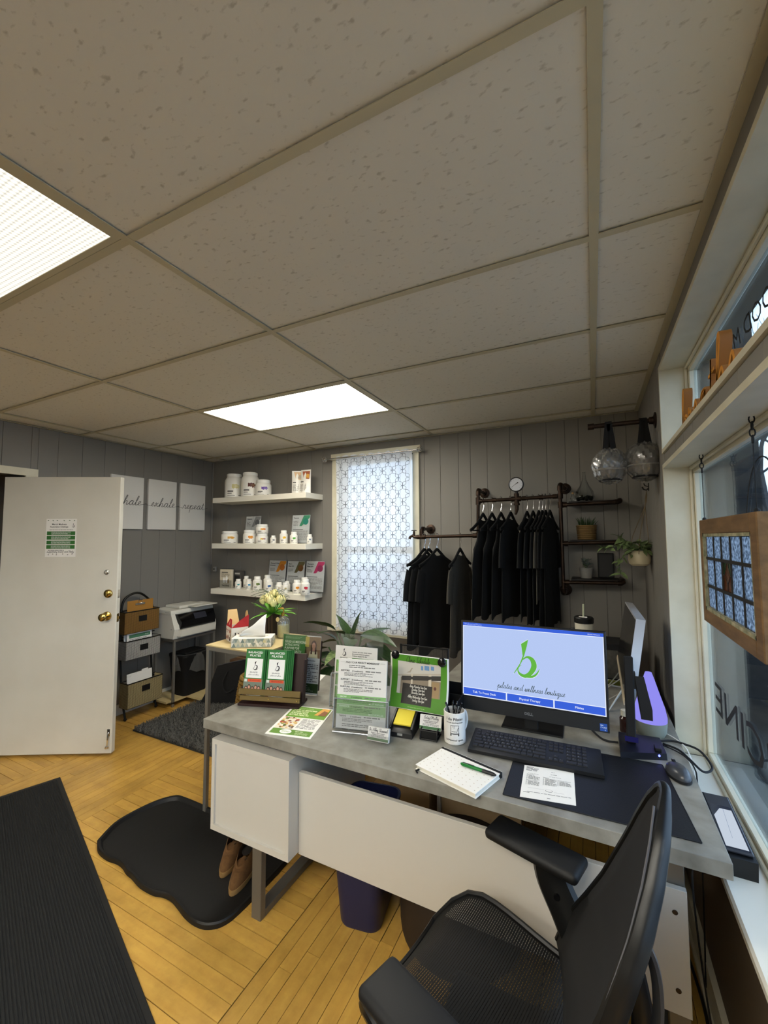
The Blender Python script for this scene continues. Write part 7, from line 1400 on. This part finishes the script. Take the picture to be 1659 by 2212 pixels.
# tiered wire file rack
t = thing('file_rack', 'black three-tier wire file rack with labelled baskets beside the printer', 'file rack', (-3.72, 1.72, 0)); RODM = mat('black_rack_steel', '#17150f', .5, metal=.3)
for y, x in ((1.575, -3.69), (1.885, -3.73)):
    MB().tube(catmull([(x+.005, y, 0), (x, y, .03), (x-.05, y, .2), (x-.09, y, .5), (x-.11, y, .9)], 4), .009, 8).ball((x+.005, y, .012), (.014, .014, .012), 10, 6).build('leg', RODM, t)
MB().tube(catmull([(-3.80, 1.575, .9), (-3.80, 1.60, 1.02), (-3.80, 1.68, 1.07), (-3.80, 1.76, 1.06), (-3.80, 1.85, .98), (-3.81, 1.885, .9)], 5), .01, 8).tube([(-3.77, 1.58, .7), (-3.78, 1.885, .7)], .005, 6).tube([(-3.72, 1.58, .30), (-3.75, 1.885, .30)], .005, 6).build('top_hoop', RODM, t)
BROWNW = mat('woven_paper_tan', '#9a7233', .85); WHW = mat('woven_paper_white', '#cfcac0', .85); CRW = mat('woven_paper_cream', '#c9b88a', .85)
PMX = MW[t.name]
for z0, z1, xo, m, nm in ((.735, .925, .0, BROWNW, 'tan'), (.515, .675, .03, WHW, 'white'), (.115, .325, .075, CRW, 'cream')):
    xb, xf = -3.80+xo, -3.69+xo; ya, yb = 1.545, 1.865
    b = MB().box(xf-.004, xf, ya, yb, z0, z1).box(xb, xf, ya, ya+.004, z0, z1).box(xb, xf, yb-.004, yb, z0, z1).box(xb, xf, ya, yb, z0, z0+.004).build('basket', m, t, smooth=0)
    wv = MB()
    for i in range(34): y = ya+.004+(yb-ya-.008)*i/33; wv.box(xf, xf+.0016, y-.0012, y+.0012, z0, z1)
    for i in range(int((z1-z0)/.0095)): z = z0+.005+.0095*i; wv.box(xf+.0004, xf+.0022, ya, yb, z-.0012, z+.0012)
    for i in range(12): x = xb+(xf-xb)*i/11; wv.box(x-.0012, x+.0012, ya-.0016, ya, z0, z1)
    for i in range(int((z1-z0)/.0095)): z = z0+.005+.0095*i; wv.box(xb, xf, ya-.0022, ya-.0004, z-.0012, z+.0012)
    stuff(wv.build('basket_weave', mat('weave_shadow_'+nm, {'tan': '#5f4520', 'white': '#6f6d68', 'cream': '#6a5a36'}[nm], .8), b, smooth=0))
    MB().tube([(xf+.002, ya, z1), (xf+.002, yb, z1), (xb, yb, z1), (xb, ya, z1)], .005, 6, closed=True).build('rim', RODM, b)
    MB().box(xf+.002, xf+.006, (ya+yb)/2-.035, (ya+yb)/2+.04, z1-.095, z1-.045, bev=.002).build('label_plate', BLACKP, b); 
t = thing('clipboard', 'brown clipboard with silver clip standing in the top tan basket', 'clipboard', (-3.725, 1.70, .741), 0)
MB().box(-.0015, .0015, -.115, .125, 0, .275, bev=.001).build('board', mat('hardboard', '#a9772f', .6), t, local=True); MB().box(.0015, .008, -.045, .045, .232, .25, bev=.002).tube([(.004, -.02, .25), (.007, -.018, .275), (.007, .018, .275), (.004, .02, .25)], .003, 6).build('clip', CHROME, t, local=True)
for k, (xo, yy, z, h, lab, hd) in enumerate(((-3.70, 1.70, .5192, .215, 'printed form with a green heading in the white basket', 1), (-3.728, 1.69, .5192, .20, 'plain white paper behind the printed form in the white basket', 0), (-3.66, 1.69, .1192, .245, 'white folder standing at the front of the cream basket', 0), (-3.675, 1.70, .1192, .255, 'second white folder in the cream basket', 0), (-3.692, 1.71, .1192, .262, 'third white folder in the cream basket', 0))):
    t = thing('file_folder' if z < .3 else 'form_sheet', lab, 'folder' if z < .3 else 'paper', (xo, yy, z), 0, 'papers in the file rack'); M = RY(-5)
    MB().box(-.001, .001, -.115, .115, 0, h, M=M).build('sheet', PAPER, t, local=True, smooth=0)
    if z < .3: MB().box(-.001, .001, -.03+.05*(k-3), .03+.05*(k-3), h, h+.012, M=M).build('tab', PAPER, t, local=True, smooth=0)
    if hd: art(t, [('r', -.095, h-.045, .1, h-.015, '#4a7a5a', 1), ('t', 'Arti', .05, h-.037, .02, '#cfd8cf', 2), ('l', -.1, h-.09, .1, h-.05, 4, GREY, 1)], M @ T(.0012, 0, 0) @ RZ(90) @ RX(90), 'form_print')
# under the side table
t = thing('black_tote', 'slanted black fabric bag standing on the shaggy rug under the side table', 'bag', (-3.06, 2.25, .03), 0); BF = mat('black_canvas', '#0d0d0e', .85, bump=(90, .2))
MB().rings([[(-.30, -.18, 0), (.02, -.02, 0), (.08, .12, 0), (-.22, .02, 0)], [(-.21, -.13, .2), (.06, -.0, .215), (.1, .12, .215), (-.16, .03, .2)], [(-.17, -.10, .34), (.08, .01, .40), (.11, .11, .40), (-.13, .03, .34)]]).build('bag_body', BF, t, local=True, smooth=0)
MB().tube([(-.17, -.10, .345), (.08, .01, .405)], .006, 6).build('zip', mat('grey_zip', '#3a3a3c', .5), t, local=True); MB().tube(catmull([(-.06, -.075, .30), (-.08, -.12, .2), (-.04, -.11, .12), (.0, -.06, .14)], 5), .006, 6).build('strap', STRAP, t, local=True)
t = thing('cardboard_box', 'brown cardboard box on the floor in the corner behind the black bag', 'box', (-3.12, 2.47, 0), 0); MB().box(-.2, .16, -.09, .1, 0, .36, bev=.003).build('carton', mat('brown_cardboard', '#5a4028', .8), t, local=True); MB().box(-.2, .16, -.012, .012, .36, .361).build('tape', mat('packing_tape', '#7a5c3a', .4), t, local=True)
t = thing('seagrass_basket', 'round woven seagrass basket behind the brochure rack on the floor', 'basket', (-2.235, 1.64, .05), 0); wv = MB(); n = 34
for k in range(22):
    f = k/21; r = .075+.075*sin(pi*(.18+.62*f)); wv.tube([(r*(1+.012*(1 if (j+k) % 2 else -1))*cos(2*pi*j/n), r*(1+.012*(1 if (j+k) % 2 else -1))*sin(2*pi*j/n), f*.52) for j in range(n)], .0135, 6, closed=True)
stuff(wv.build('woven_body', mat('seagrass', '#9a7a34', .85, vary=(60, '#5a431c', .6)), t, local=True)); MB().lathe([(.001, 0), (.09, 0), (.11, .06), (.14, .3), (.125, .5), (.001, .5)], (0, 0, 0), 24).build('lining', mat('dark_lining', '#17120d', .95), t, local=True)
